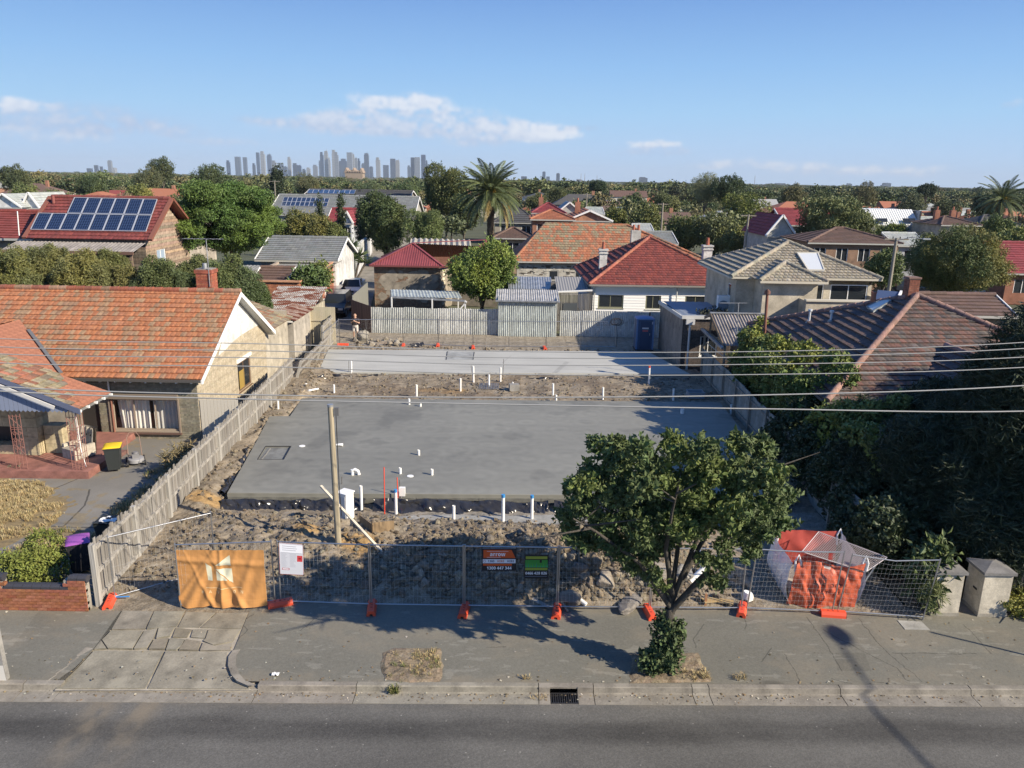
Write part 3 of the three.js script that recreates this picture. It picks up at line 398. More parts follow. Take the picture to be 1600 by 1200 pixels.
{
const t=tex(1400,1400, (u, v, i, j)=>{const x=-14+28*u, d=22+28*v;const w=fbm(x*.35+3, d*.5,4), st_=fbm(x*.5+w*1.2, d*3+w*2,4);const gx=Math.floor(x / 1.3), gd=Math.floor(d / 1.3), rr=Math.hypot(x - (gx+hash2(gx, gd))*1.3, d - (gd+hash2(gd, gx))*1.3);let k=.482+.012*Math.cos(rr*13+6*hash2(gx+3, gd))*step(1.3,.3, rr)+.05*(w - .5)+.05*(st_ - .5)+.03*(fbm(x*2.2+w*4, d*6+w*9,3) - .5)+.012*(hash2(i, j) - .5);
const seam=-3.2+.25*(fbm(d*.8,3,3) - .5)*4+(d - 28)*.13;k += .016*step(-.15,.15, x - seam);if (d < 26) k += .02*step(26,24.8, d+.4*fbm(x, 2,3));const stn=fbm(x*.9+20, d*.9+3,5);if (stn > .58) k -= .045*step(.58,.74, stn);return [k, k*.995, k*.93];});
const m1=M([1,1,1], .62, {k: 'slab1', bump: T.bump, bm: .4, bs: .001});m1.map=t;
const hole=[[-9.61,27.82],[-8.63,27.86],[-8.77,29.4],[-9.77,29.35]], s1=slab('front_slab', 'freshly floated dark grey concrete slab nearest the street', S1,.35,.33, m1, hole);
{const b=new MB().prism(hole.map(([x, d])=>pt(x, 0, d)), 0,.29);b.build('shower_recess', mottled([.20,.205,.195], .8,1.4,.002), s1);const e=new MB();for (let i=0;i < 4;i++) {const a=hole[i], c=hole[(i+1) % 4];e.bar(pt(a[0], .345, a[1]), pt(c[0], .345, c[1]), .03,.02);} e.build('recess_edge', mat.dark, s1);const l=new MB();l.tint([.9,.9,.88]).bar(pt(-9.5,.3,28), pt(-9.55,.3,29.2), .05,.03);l.build('edge_strip', mat.concrete, s1);}
// drawn-in line of formwork along the street face, with the board marks
{const f=new MB();for (let i=0;i < 9;i++) {const x0=lerp(-9.58,9.6, i / 9), x1=lerp(-9.58,9.6, (i+1) / 9) - .02, dd=(x)=>24.57+(x+9.6)*.0297;f.brick(pt(x0,.0, dd(x0) - .002), [x1 - x0,0,-(dd(x1) - dd(x0))],[0,0,.018],[0,.215,0]);} f.build('lower_face', mottled([.19,.19,.17], .9,1.6), s1);}
const t2=tex(1024,512, (u, v, i, j)=>{const x=-14+28*u, d=36+14*v;let k=.66+.1*(fbm(x*.4, d*.6,4) - .5)+.07*(fbm(x*.6+4, d*4,4) - .5)+.02*(hash2(i, j) - .5);if (segDist(x, d, [-.6,44.6],[-.1,46.6]) < .03 || segDist(x, d, [-4.1,45.4],[-3.6,47.6]) < .025 || segDist(x, d, [2.2,41.8],[3.2,45]) < .14) k -= .06+.08*(fbm(x*9, d*9,2) - .5);return [k, k, k*.965];});
const m2=M([1,1,1], .8, {k: 'slab2'});m2.map=t2;const s2=slab('rear_slab', 'pale cured concrete slab near the back lane', S2,.35,.33, m2);s2.children[0].geometry.attributes.uv.array.forEach((q, i, a)=>{if (i % 2) a[i]=(a[i]*28+22 - 36) / 14;});
{const R=RNG(4);const p=[G(699,549,.357), G(741,550,.357), G(739,562,.357), G(697,562,.357)];const b=new MB().prism(p, .34,.357);b.build('edge_patch', mottled([.36,.37,.36], .85), s2);const l=new MB().bar(p[0], p[3], .05,.012).bar(p[1], p[2], .05,.012);l.build('saw_joint', mat.dark, s2);}
}
// concrete spill / blinding strip in front of the front slab
{const m=new MB(), R=RNG(8), L=[[612,806],[690,803],[760,806],[870,804],[960,812],[1000,820],[985,838],[900,828],[800,830],[700,832],[662,836],[640,822]].map(([u, v])=>G(u, v, .12));const c=[0,.13,0];L.forEach((p)=>{c[0] += p[0] / L.length;c[2] += p[2] / L.length;});const ring=(k)=>Array.from({length: 72}, (_, i)=>{const tq=i / 72*L.length, p=mixp(L[Math.floor(tq)], L[(Math.floor(tq)+1) % L.length], tq % 1), q=mixp(c, p, k*(k > .95?R.r(.97,1.03) : 1));q[1]=k > .95?.06 : .13+.03*fbm(q[0]*5, q[2]*5,3);return q;});const rs=[1,.9,.7,.4,.1].map(ring);for (let q=0;q < 4;q++) for (let i=0;i < 72;i++) m.quad(rs[q][i], rs[q][(i+1) % 72], rs[q+1][(i+1) % 72], rs[q+1][i]);m.poly(rs[4]);struct('concrete_strip', m, mottled([.33,.325,.30], .92,1.2), 'rough pale strip of spilt concrete below the front slab');}

// ---- crumpled black plastic
function membrane(label, path, R, {h=.22, out=.22, w=1, base}={}) {
const m=new MB(), L=path.length - 1, n=Math.round(path.reduce((s, p, i)=>i?s+len(sub(p, path[i - 1])) : 0,0) / .06);
m.grid((u, v)=>{const k=u*L, i=Math.min(L - 1, Math.floor(k)), p=mixp(path[i], path[i+1], k - i), t=norm(sub(path[i+1], path[i])), o=[-t[2], 0, t[0]];const a=fbm(p[0]*4+p[2]*4, v*3,4) - .5, b=Math.abs(fbm(p[0]*9+p[2]*9, v*5+7,3) - .5)*2, top=h*(.3+1.3*fbm(p[0]*1.2+p[2]*1.1,3,4));const y=lerp(-.05, top, 1 - Math.abs(v - .3) / .7), off=lerp(-.04, out, v)+a*.34+b*.16;return [p[0]+o[0]*off*w, (base?base(p) : p[1])+y+a*.1+b*.05, p[2]+o[2]*off*w];}, n, 9);
return solo('black_plastic_sheet', m, mat.blackPoly, label, 'plastic sheet', path[0]);
}
{
const R=RNG(2), gr='black membrane along the slabs';const f=(x)=>pt(x, .0,24.52+(x+9.6)*.0297 - .03);
membrane('crumpled black plastic along the street side of the front slab, left of the pole', [f(-9.7), f(-7), f(-4.9)], R, {h: .25, out: .5});membrane('crumpled black plastic along the street side of the front slab, by the white pipes', [f(-4.6), f(-2), f(.5), f(1.3)], R, {h: .24, out: .6});
membrane('crumpled black plastic below the slab behind the street tree', [f(1.5), f(3.2), f(5), f(9.5)], R, {h: .25, out: .55});membrane('black plastic along the left side of the front slab', [pt(-10.9,.05,33.2), pt(-10.35,.1,29.8), pt(-9.7,.05,24.7)], R, {h: .32, out: .25, w: 1});
membrane('crumpled black plastic along the near edge of the pale slab, left part', [G(497,592,.05), G(560,594,.05), G(590,592,.05)], R, {h: .3, out: .35});membrane('crumpled black plastic along the near edge of the pale slab, right part', [G(720,596,.03), G(900,597,.03), G(1075,598,.03)], R, {h: .26, out: .35});
membrane('heap of black plastic at the left corner of the pale slab', [G(475,608,.1), G(500,598,.1)], R, {h: .45, out: .5});membrane('small heap of black plastic behind the pale slab', [G(640,543,.05), G(660,541,.05)], R, {h: .35, out: .4});
}
// ---- pipes and stakes
function pipe(base, topPx, label, {r=.05, cap, m=mat.pvc, group, name='drain_pipe', cat='pipe'}={}) {
const top=D(topPx[0], topPx[1], -base[2]);top[0]=lerp(top[0], base[0], .5);const y1=Math.max(top[1], base[1]+.08), t=thing(name, label, cat, base, group);const p=new MB();p.tube([add(base, [0,-.1,0]), [top[0], y1, base[2]]], r, 12, false);const inn=new MB();p.tube([[lerp(base[0], top[0], .8), lerp(base[1], y1,.8), base[2]],[top[0], y1, base[2]]], r*.82,12, false);for (let k=0;k < 12;k++) {const c=(q, rr)=>[top[0]+Math.cos(q)*rr, y1, base[2]+Math.sin(q)*rr], a=k / 12*6.2832, b=(k+1) / 12*6.2832;p.quad(c(a, r), c(b, r), c(b, r*.82), c(a, r*.82));} p.build('pipe', m, t);
if (cap) new MB().tube([[top[0], y1 - .09, base[2]],[top[0], y1+.006, base[2]]], r*1.12,12).build('cap', cap, t);else new MB().cyl([top[0], y1 - .1, base[2]],[top[0], y1 - .09, base[2]], r*.8, r*.8,12).build('plug', mat.dark, t);return t;}
{
const blue=M([.05,.25,.55], .4), S=(u, v)=>onSoil(u, v), K=(u, v)=>G(u, v, .35);
pipe(S(565,798), [564,759], 'white drain pipe standing in black plastic just right of the wooden pole');pipe(S(619,803), [618,765], 'white drain pipe with a blue cap beside the short orange stake', {cap: blue});pipe(S(709,813), [709,790], 'short white drain pipe at the middle of the concrete strip');pipe(S(786,815), [786,773], 'tall white drain pipe with a blue cap, nearer the middle of the slab', {cap: blue, r: .055});pipe(S(831,812), [831,774], 'white drain pipe with a blue cap, closest to the street tree', {cap: blue});
pipe(K(654.5,711), [654,703], 'small white pipe stub alone in the middle of the dark slab');pipe(K(625.5,740), [625,731], 'small white pipe stub on the dark slab behind the orange stakes');pipe(K(675,742), [675,733], 'small white pipe stub on the dark slab right of the round white cover');pipe(K(639.5,632), [639,623], 'white pipe stub at the back edge of the dark slab, left of a pair');pipe(K(657,635), [657,629], 'shorter white pipe stub at the back edge of the dark slab, right of a pair');pipe(K(1066,646), [1066,639], 'white pipe stub in the shade at the back right of the dark slab', {r: .09});pipe(K(869,624), [869,617], 'low white pipe stub at the back edge of the dark slab near its middle');
const mid=[[479,619,599, 'leaning over nearest the paling fence'],[522,614,601, 'second from the paling fence between the slabs'],[651,621,601, 'between the slabs beside the orange clay'],[719.5,611,591, 'between the slabs left of the clustered pipes'],[764,604,585, 'over the wire grating between the slabs'],[864,618,599, 'between the slabs right of the wire gratings'],[942,624,605, 'at the edge of the shade between the slabs'],[1052,626,607, 'in deep shade between the slabs'],[1142,647,632, 'by the shaded right fence'],[435,651,626, 'rising from the soil at the left corner of the dark slab'],[801,608,597, 'short, beside the block between the slabs']];
for (const [u, v, t, w] of mid) pipe(S(u, v), [u, t], 'white drain pipe '+w);
pipe(S(740,597), [739,572], 'white pipe against the near edge of the pale slab, left of a pair');pipe(S(782,596), [782,574], 'white pipe against the near edge of the pale slab, right of a pair');pipe(S(1014,600), [1014,572], 'white pipe with an orange cap in the shade by the pale slab', {cap: mat.orangePl});pipe(K(549,581), [549,564], 'white pipe beside a steel bar on the left of the pale slab');
const st_=(b, t, l)=>{const q=D(t[0], t[1], -b[2]);solo('marker_stake', new MB().tube([add(b, [0,-.05,0]), [lerp(q[0], b[0], .5), q[1], b[2]]], .018,6), M([.75,.07,.03], .5), l, 'stake', b);};
st_(S(601,803), [601,730], 'tall thin orange stake in front of the dark slab');st_(S(622,790), [620,746], 'short orange stake beside the blue capped pipe');
const bar=(b, t, l)=>{const q=D(t[0], t[1], -b[2]);solo('steel_bar', new MB().tube([add(b, [0,-.05,0]), q], .014,5), M([.1,.09,.08], .7), l, 'steel bar', b);};
bar(K(545,581), [545,563], 'thin dark steel bar beside a white pipe on the pale slab');bar(K(786,584), [787,561], 'thin dark steel bar on the pale slab above the pair of pipes');bar(K(738,585), [736,571], 'thin dark steel bar leaning by the pale slab edge');bar(S(626,785), [624,750], 'thin dark steel bar beside the orange stakes');bar(S(534,770), [534,745], 'thin grey steel rod behind the meter box');
// round white covers, tap box, grating, block
for (const [u, v, l] of [[472,697, 'round white cover flush with the slab near the shower recess'],[641,744, 'round white cover flush with the slab in front of the pipe stubs']]) {const p=K(u, v);solo('floor_cover', new MB().cyl([p[0], .34, p[2]],[p[0], .362, p[2]], .13,.12,20), mat.pvc, l, 'floor cover', p);}
{const p=K(555,742), t=thing('pipe_junction', 'short pair of joined white pipe stubs on the slab right of the pole', 'pipe', p);new MB().tube([[p[0] - .1,.3, p[2]],[p[0] - .1,.55, p[2]]], .06,12).build('stub', mat.pvc, t);new MB().tube([[p[0] - .1,.5, p[2]],[p[0], .56, p[2]],[p[0]+.1,.5, p[2]],[p[0]+.14,.36, p[2]]], .06,12).build('elbow', mat.pvc, t);}
{const p=K(531,697), t=new MB().tube([[p[0] - .14,.4, p[2]],[p[0], .41, p[2]],[p[0]+.12,.4, p[2]]],[.04,.05,.07], 10);solo('pipe_elbow', t, mat.pvc, 'small pale pipe end lying on the slab right of the pole', 'pipe', [p[0], .35, p[2]]);}
{const p=S(628,787), t=thing('tap_box', 'small white tap box on a short post in front of the slab', 'tap box', p);new MB().cyl(add(p, [0,-.05,0]), add(p, [0,.3,0]), .03,.03,8).build('post', mat.pvc, t);new MB().box(p[0]+.02, p[1]+.45,-p[2], .2,.3,.14).build('box', mat.white, t);new MB().box(p[0] - .02, p[1]+.45,-p[2]+.08,.05,.2,.02).build('valve', mat.steel, t);}
{const p=S(764,606), t=thing('wire_grating', 'square steel wire grating lying on the soil between the slabs', 'grating', p);const f=new MB();for (let i=0;i < 9;i++) {f.cyl([p[0] - .5+i*.125, p[1]+.05, p[2]+.4],[p[0] - .5+i*.125, p[1]+.12, p[2] - .5], .01,.01,4);f.cyl([p[0] - .5, p[1]+.05+i*.008, p[2]+.4 - i*.11],[p[0]+.5, p[1]+.05+i*.008, p[2]+.4 - i*.11], .01,.01,4);} f.build('mesh', mat.steel, t);}
{const p=S(803,610);const t=thing('concrete_block', 'pale concrete block on a grating between the slabs', 'block', p);new MB().box(p[0], p[1]+.17,-p[2], .5,.34,.35,.2).build('block', mat.concrete, t);const q=S(1086,621);const u=thing('plastic_crate', 'grey plastic crate on the soil in the shade between the slabs', 'crate', q);const c=new MB();c.box(q[0], q[1]+.03,-q[2], .8,.04,.6);for (const s of [-1,1]) {c.box(q[0]+s*.39, q[1]+.17,-q[2], .03,.3,.6);c.box(q[0], q[1]+.17,-q[2]+s*.29,.78,.3,.03);} c.build('body', M([.24,.27,.3], .6), u);const l=new MB();l.box(q[0], q[1]+.33,-q[2]+.31,.84,.03,.03).box(q[0], q[1]+.33,-q[2] - .31,.84,.03,.03);l.build('rim', M([.3,.33,.36], .6), u);}
{const a=S(482,612), b=S(497,609);solo('fallen_pipe', new MB().tube([add(a, [0,.05,0]), add(b, [0,.05,0])], .05,10), mat.pvc, 'white pipe lying on the soil beside the paling fence', 'pipe', a);const c=S(462,622), e=S(476,611);solo('timber_peg', new MB().bar(add(c, [0,.04,0]), add(e, [0,.06,0]), .09,.07), mat.timber, 'pale timber offcut lying beside the left corner of the dark slab', 'timber', c);}
}
// ---- wooden pole with meter box, leaning bar, boards
{
const b=onSoil(529,851), top=D(516,633,-b[2]), t=thing('wooden_pole', 'round bare wooden service pole standing in the soil by the fence', 'pole', b);new MB().tint([1,.98,.92]).tube([add(b, [0,-.3,0]), mixp(b, top, .5), top],[.095,.086,.078], 12).build('shaft', woody([.42,.37,.28], .35,1.6), t);new MB().tube([add(top, [0,-.04,0]), add(top, [0,.02,0])], .085,12).build('cap', mat.galv, t);new MB().box(top[0]+.17, top[1] - .18,-top[2], .12,.22,.1).build('junction_box', M([.12,.12,.12], .6), t);new MB().tint(.5).tube([[top[0]+.15, top[1] - .28, top[2]+.02],[lerp(top[0], b[0], .6)+.12, lerp(top[1], b[1], .6), b[2]+.02],[b[0]+.13, b[1]+.9, b[2]+.02]], .012,6).build('cable', mat.dark, t);
const p=onSoil(541,815), mbx=thing('meter_box', 'white metal meter box mounted beside the wooden pole', 'meter box', p), R=.3;new MB().box(p[0], p[1]+.55,-p[2], .36,.86,.36,-.5).build('cabinet', mat.white, mbx);new MB().box(p[0] - .09, p[1]+.56,-p[2] - .163,.29,.7,.012,-.5).build('door', M([.62,.62,.6], .5), mbx);new MB().box(p[0], p[1]+1.0,-p[2], .42,.04,.42,-.5).build('rain_cap', mat.white, mbx);new MB().bar(add(p, [.08,-.1,0]), add(p, [.08,.3,0]), .07).build('post', mat.timber, mbx);
const c0=D(597,853,20.3), c1=D(501,759,21.25);c0[1]=soilH(c0[0], 20.3) - .02;solo('leaning_bar', new MB().bar(c0, c1,.085,.04), M([.52,.47,.38], .7), 'long pale bar leaning across the wooden pole', 'bar', c0);
const q=onSoil(590,836);const bo=thing('formwork_boards', 'two brown plywood boards set on edge in the trench by the pole', 'boards', q), ply=woody([.27,.19,.11], 1.2,1.2);const L=(a, c, h)=>{const A=onSoil(...a), C=onSoil(...c);return new MB().brick(add(A, [0,-.12,0]), sub(C, A), [0, h+.12,0],[.0,0,.03]);};L([582,832],[616,828], .32).build('board', ply, bo);L([562,818],[583,834], .3).build('board', ply, bo);
}
// ---- temporary fence panels
const FENCE_H=1.82;
function fencePanel(a, b, label, group, {mesh=true, lean=0, rows=0, foot=.1, h=FENCE_H, bent=0}={}) {
const t=thing('temporary_fence', label, 'fence panel', a, group), up=[lean, h, 0], A=add(a, [0, foot, 0]), B=add(b, [0, foot, 0]), fr=new MB(), r=.019;
fr.tube([add(a, [0,-.06,0]), add(a, up)], r, 8).build('post', mat.steel, t);new MB().tube([add(b, [0,-.06,0]), add(b, up)], r, 8).build('post', mat.steel, t);
const mid=(p, q)=>[p, add(mixp(p, q, .5), [0,-bent, 0]), q];new MB().tube(mid(add(a, mul(up, .975)), add(b, mul(up, .975))), r, 8).build('top_rail', mat.steel, t);new MB().tube([A, B], r, 8).build('bottom_rail', mat.steel, t);
if (mesh) {const w=new MB(), L=len(sub(b, a)), n=Math.round(L / .1), m=rows || 8;const T=(k)=>add(mixp(add(a, mul(up, .97)), add(b, mul(up, .97)), k), [0,-bent*(1 - Math.abs(2*k - 1)), 0]);for (let i=1;i < n;i++) w.cyl(mixp(A, B, i / n), T(i / n), .0012,.0012,4, false);for (let j=1;j < m;j++) w.tube(Array.from({length: 5}, (_, q)=>add(mixp(mixp(A, B, q / 4), T(q / 4), j / m), [0, bent?.02*Math.sin(q*2+j) : 0,0])), .0012,4, false);w.build('wire_mesh', M([.5,.51,.51], .5), t).userData.kind='stuff';}
return t;
}
function fenceFoot(p, turn, label, group, len_=.62, fl=0) {
const t=thing('ballast_block', label, 'fence foot', p, group);const s=[[-.12,0],[-.115,.07],[-.07,.145],[.07,.145],[.115,.07],[.12,0],[.045,0],[.035,.06],[-.035,.06],[-.045,0]], m=new MB(), c=Math.cos(turn), q=Math.sin(turn), P=(x, y, z)=>[p[0]+x*c+z*q, p[1]+y, p[2] - x*q+z*c], L=len_ / 2;for (let i=0;i < s.length;i++) {const [a, b]=[s[i], s[(i+1) % s.length]];m.quad(P(a[0], a[1], -L), P(b[0], b[1], -L), P(b[0]*.96, b[1], L), P(a[0]*.96, a[1], L));} for (const z of [-L, L]) {m.poly([s[0], s[1], s[2], s[8], s[9]].map(([x, y])=>P(x, y, z)));m.poly([s[2], s[3], s[7], s[8]].map(([x, y])=>P(x, y, z)));m.poly([s[3], s[4], s[5], s[6], s[7]].map(([x, y])=>P(x, y, z)));} m.build('block', mat.orangePl, t);
const k=new MB();for (const z of [-.12,0,.12]) k.cyl(P(0,.1, z), P(0,.15, z), .028,.028,8);k.tint([.5,.5,.5]).build('post_sockets', M([.4,.05,.03], .6), t);return t;
}
{
const posts=[[438,944],[580,949],[725,951],[870,953],[1015,954],[1159,955]].map(([u, v])=>G(u, v));const gr='front temporary fence panels', where=['carrying the white notice', 'in front of the tree shadow, left of the arrow sign', 'carrying the arrow sign and the green sign', 'in front of the boulders', 'behind the street tree trunk'];
for (let i=0;i+1 < posts.length;i++) {const e=norm(sub(posts[i+1], posts[i]));fencePanel(add(posts[i], mul(e, .022)), sub(posts[i+1], mul(e, .022)), 'wire temporary fence panel '+where[i], gr, {rows: i > 2?12 : 7});}
const a0=G(180,937), a1=D(332,833,19.7);a1[1]=.04;fencePanel(a0, a1, 'wire temporary fence panel beside the brick wall, angled into the site', gr, {rows: 4});
const b0=G(283,950), b1=G(430,944);fencePanel(b0, b1, 'temporary fence panel covered by the orange banner', gr, {rows: 6});
const c0=G(1166,955), c1=G(1299,960), d0=G(1307,960), d1=G(1441,969);fencePanel(c0, c1, 'wire temporary fence panel in front of the orange bag, tilted', gr, {lean: .12, rows: 13, bent: .03});fencePanel(d0, d1, 'bent wire temporary fence panel beside the gate pillar', gr, {lean: .2, rows: 12, bent: .1, h: 1.75});
const feet=[[172,943,.25, 'beside the brick wall'],[438,946,-1.15, 'at the right end of the orange banner'],[581,953,.12, 'second left of the arrow sign'],[725,957,-.1, 'at the left end of the arrow sign panel'],[870,958,-.14, 'under the green sign panel end'],[1015,960,.12, 'just left of the tree trunk'],[1159,956,-.35, 'right of the tree trunk']];
for (const [u, v, tr, l] of feet) {const p=G(u, v);fenceFoot([p[0], .0, p[2]], tr, 'orange plastic fence foot '+l, 'orange feet of the front fence');} {const p=G(1301,962);fenceFoot([p[0], 0, p[2]], 1.45, 'faded orange fence foot lying lengthwise below the orange bag', 'orange feet of the front fence');}
{const p=D(1297,868,18.15);solo('warning_tag', new MB().box(p[0], p[1], 18.12,.1,.2,.02), M([.35,.04,.03], .6), 'small red tag on top of the tilted fence posts', 'tag', p);}
{const a=D(180,933,18.2), b=D(202,932,18.2);solo('blue_strap', new MB().tube([a, mixp(a, b, .5), b], .018,6), M([.05,.25,.6], .5), 'short blue strap on the first fence post', 'strap', a);}
// rear fence by the lane
const rp=[[512,533],[531,541],[573,541],[630,540],[685,541],[739,543],[795,543],[853,544],[907,543],[961,544]].map(([u, v])=>G(u, v));for (let i=1;i+1 < rp.length;i++) fencePanel(rp[i], rp[i+1], 'wire temporary fence panel along the back lane, '+ord(i - 1)+' from the standing person', 'rear temporary fence panels', {rows: 6});fencePanel(G(507,566), rp[1], 'wire temporary fence panel at the left end of the back lane, turned end on', 'rear temporary fence panels', {rows: 6});
for (const [u, v, l] of [[536,542, 'by the person'],[630,542, 'behind the rock heap'],[684,543, 'behind the left of the pale slab'],[739,545, 'behind the middle of the pale slab'],[851,546, 'dusty, near the shed']]) {const p=G(u, v);fenceFoot([p[0], soilH(p[0], -p[2]), p[2]], u === 536?1.5 : .1, 'orange plastic fence foot on the back lane '+l, 'orange feet of the rear fence', .7);}
// cable coil hung on the rear fence
const q=rp[9], cl=thing('hose_coil', 'dark coil of hose hung on the rear fence left of the blue toilet', 'hose', [q[0], 1.6, q[2]+.05]);for (let i=0;i < 5;i++) {const c=[q[0]+(i - 2)*.07,1.78+.05*(i % 2), q[2]+.06+i*.02];new MB().tube(Array.from({length: 21}, (_, k)=>[c[0]+Math.cos(k / 20*6.2832)*(.26+.05*(i % 3)), c[1]+Math.sin(k / 20*6.2832)*.22, c[2]+.03*Math.sin(k)]), .016,5, false).build('loop', mat.dark, cl);} new MB().tube([[q[0] - 1.3,1.55, q[2]+.06],[q[0] - .3,1.58, q[2]+.08],[q[0], 1.62, q[2]+.06],[q[0]+.1,.9, q[2]+.05],[q[0]+.1,.1, q[2]+.05]], .014,5).build('tail', mat.dark, cl);
}
// ---- banner and signs
function canvas(w, h, f) {const c=document.createElement('canvas');c.width=w;c.height=h;f(c.getContext('2d'), w, h);const t=new THREE.CanvasTexture(c);t.colorSpace=THREE.SRGBColorSpace;t.magFilter=THREE.LinearFilter;return t;}
{
const t=canvas(1024,640, (g, w, h)=>{g.fillStyle='#bd8850';g.fillRect(0,0, w, h);for (let i=0;i < 260;i++) {g.fillStyle=i % 2?'rgba(255,220,170,0.02)' : 'rgba(60,30,10,0.02)';g.fillRect(hash2(i, 1)*w, 0,2+hash2(i, 2)*5, h);g.fillRect(0, hash2(i, 3)*h, w, 1+hash2(i, 4)*4);} g.fillStyle='#cfcdb4';const P=(l)=>{g.beginPath();l.forEach(([x, y], i)=>i?g.lineTo(x, y) : g.moveTo(x, y));g.closePath();g.fill();};P([[345,140],[405,190],[412,345],[355,347]]);P([[455,172],[625,58],[637,170],[457,172]]);P([[462,212],[640,208],[645,375],[592,340],[462,340]]);g.strokeStyle='#b07a42';g.lineWidth=9;g.beginPath();g.moveTo(462,222);g.lineTo(600,345);g.stroke();g.fillStyle='#d8bd92';g.fillRect(330,425,420,6);g.font='bold 46px sans-serif';g.textAlign='center';'HAV ON'.split('').forEach((c, i)=>g.fillText(c, 285+i*92,490));});
const a=G(283,950), b=G(430,944), x0=a[0] - .02, x1=b[0] - .12, dd=-lerp(a[2], b[2], .5) - .05, top=[1.62,1.66], bot=[.08,.13];const m=new MB();const fold=(u, v)=>{let z=0;const w=1 - v;for (const [c, s, wd, k] of [[.2,.35,.05,.07],[.36,.3,.05,.05],[.08,.5,.03,.04],[.62,-.4,.025,.035],[.3,-.3,.02,.03],[.5,-.12,.035,.05],[.52,.25,.04,.05],[.74,.22,.045,.06],[.9,.3,.06,.05]]) {const q=(u - c - s*(v - .3)) / (wd*(.6+w));z += k*bell(q)*(.15+w*w*1.1);} z += .03*bell((u - .5) / .02)*.6+.05*bell((v - .78+.1*(u - .5)) / .05)*.5;return z+.02*(fbm(u*9, v*7,3) - .5);};
m.grid((u, v)=>[lerp(x0, x1, u), lerp(lerp(bot[0], bot[1], u) - .05*Math.abs(Math.sin(u*9))*(1 - v), lerp(top[0], top[1], u), v), -dd+.055+fold(u, v)*1.35], 90,60, false, (u, v)=>[u, v]);
const mm=M([1,1,1], .8, {k: 'banner', phys: {sheen: .2}});mm.map=t;solo('site_banner', m, mm, 'creased orange fabric banner with a pale house logo on the fence', 'banner', [lerp(x0, x1,.5), .1,-dd]);
const sign=(name, label, px, tx, col=mat.white)=>{const d=18.02, q=px.map(([u, v])=>D(u, v, d)), z=-d+.03;const P=q.map((p)=>[p[0], p[1], z+(p[1] - .9)*.0]);const o=thing(name, label, 'sign', [lerp(P[0][0], P[1][0], .5), P[3][1], z]);const f=M([1,1,1], .55, {k: name});f.map=tx;new MB().quad(P[3], P[2], P[1], P[0],[[0,0],[1,0],[1,1],[0,1]]).build('printed_face', f, o);const back=P.map((p)=>add(p, [0,0,-.008]));const bm=new MB();for (let i=0;i < 4;i++) bm.quad(P[i], P[(i+1) % 4], back[(i+1) % 4], back[i]);bm.poly(back);bm.build('panel', col, o);const tie=new MB();for (const p of [P[0], P[1], P[2], P[3]]) tie.box(p[0], p[1], -p[2]+.01,.02,.04,.03);tie.build('cable_ties', mat.dark, o);return o;};
sign('permit_notice', 'white permit notice with a red stamp and red edge on the fence', [[436,847],[474,850],[475,898],[438,896]], canvas(384,512, (g, w, h)=>{g.fillStyle='#c9cbd2';g.fillRect(0,0, w, h);g.strokeStyle='#9c3038';g.lineWidth=10;g.strokeRect(0,0, w, h);g.fillStyle='#e6e8ee';g.fillRect(14,20, w - 28,130);g.fillStyle='#c23b3f';g.fillRect(282,190,86,100);g.fillStyle='#822';g.fillRect(306,225,40,26);g.fillStyle='#a84a52';g.fillRect(36,404,120,34);g.fillStyle='#dfe1e8';g.fillRect(46,412,98,18);for (let i=0;i < 30;i++) {g.fillStyle='rgba(80,85,105,0.5)';g.fillRect(30+(i % 2)*135,170+Math.floor(i / 2)*15,60+hash2(i, 9)*45,3);} g.fillStyle='rgba(80,85,105,0.7)';g.fillRect(30,152, w - 60,4);for (let i=0;i < 3;i++) g.fillRect(50,46+i*32,200+60*hash2(i, 4), 6);}));
sign('hire_sign', 'black and orange hire sign reading arrow with phone numbers', [[753,856],[807,856],[807,891],[753,891]], canvas(768,500, (g, w, h)=>{g.fillStyle='#11131f';g.fillRect(0,0, w, h);g.fillStyle='#c8511c';g.beginPath();g.moveTo(36,34);g.lineTo(660,34);g.lineTo(745,215);g.lineTo(36,215);g.fill();g.fillRect(28,340,640,46);g.fillStyle='#d9dbe3';g.fillRect(20,240,728,90);g.fillRect(110,62,480,7);g.fillRect(110,196,310,6);g.fillStyle='#eceef4';g.font='bold 122px sans-serif';g.textAlign='center';g.fillText('arrow', 350,172);g.fillStyle='#23345e';g.font='bold 68px sans-serif';g.fillText('1300', 205,309);g.fillText('HIRE', 640,309);g.fillStyle='#b9603a';g.fillText('HIRE', 420,309);g.beginPath();g.arc(58,285,24,0,7);g.lineWidth=8;g.strokeStyle='#a86e8a';g.stroke();g.fillStyle='#f2f3f7';g.font='bold 92px sans-serif';g.fillText('1300 447 344', 384,470);}));
sign('service_sign', 'black sign with green and yellow bands and a phone number', [[820,866],[857,866],[856,903],[819,903]], canvas(512,512, (g, w, h)=>{g.fillStyle='#10141c';g.fillRect(0,0, w, h);g.fillStyle='#8f9c34';g.fillRect(22,34,468,58);g.fillRect(14,282,484,50);g.fillStyle='#2f8a34';g.fillRect(14,112,484,160);for (let i=0;i < 26;i++) {g.fillStyle=i % 3?'#46a63e' : '#2a7f86';g.beginPath();g.moveTo(22+i*19,272);g.lineTo(30+i*19,160+70*hash2(i, 6));g.lineTo(40+i*19,272);g.fill();} g.fillStyle='#12161c';g.fillRect(326,110,48,62);g.fillRect(0,350, w, 96);g.fillStyle='#e8eaf0';g.font='bold 78px sans-serif';g.textAlign='center';g.fillText('0466 428 826', 256,424,490);g.fillStyle='#5e6a7a';g.fillRect(20,458,470,14);}), mat.dark);
}
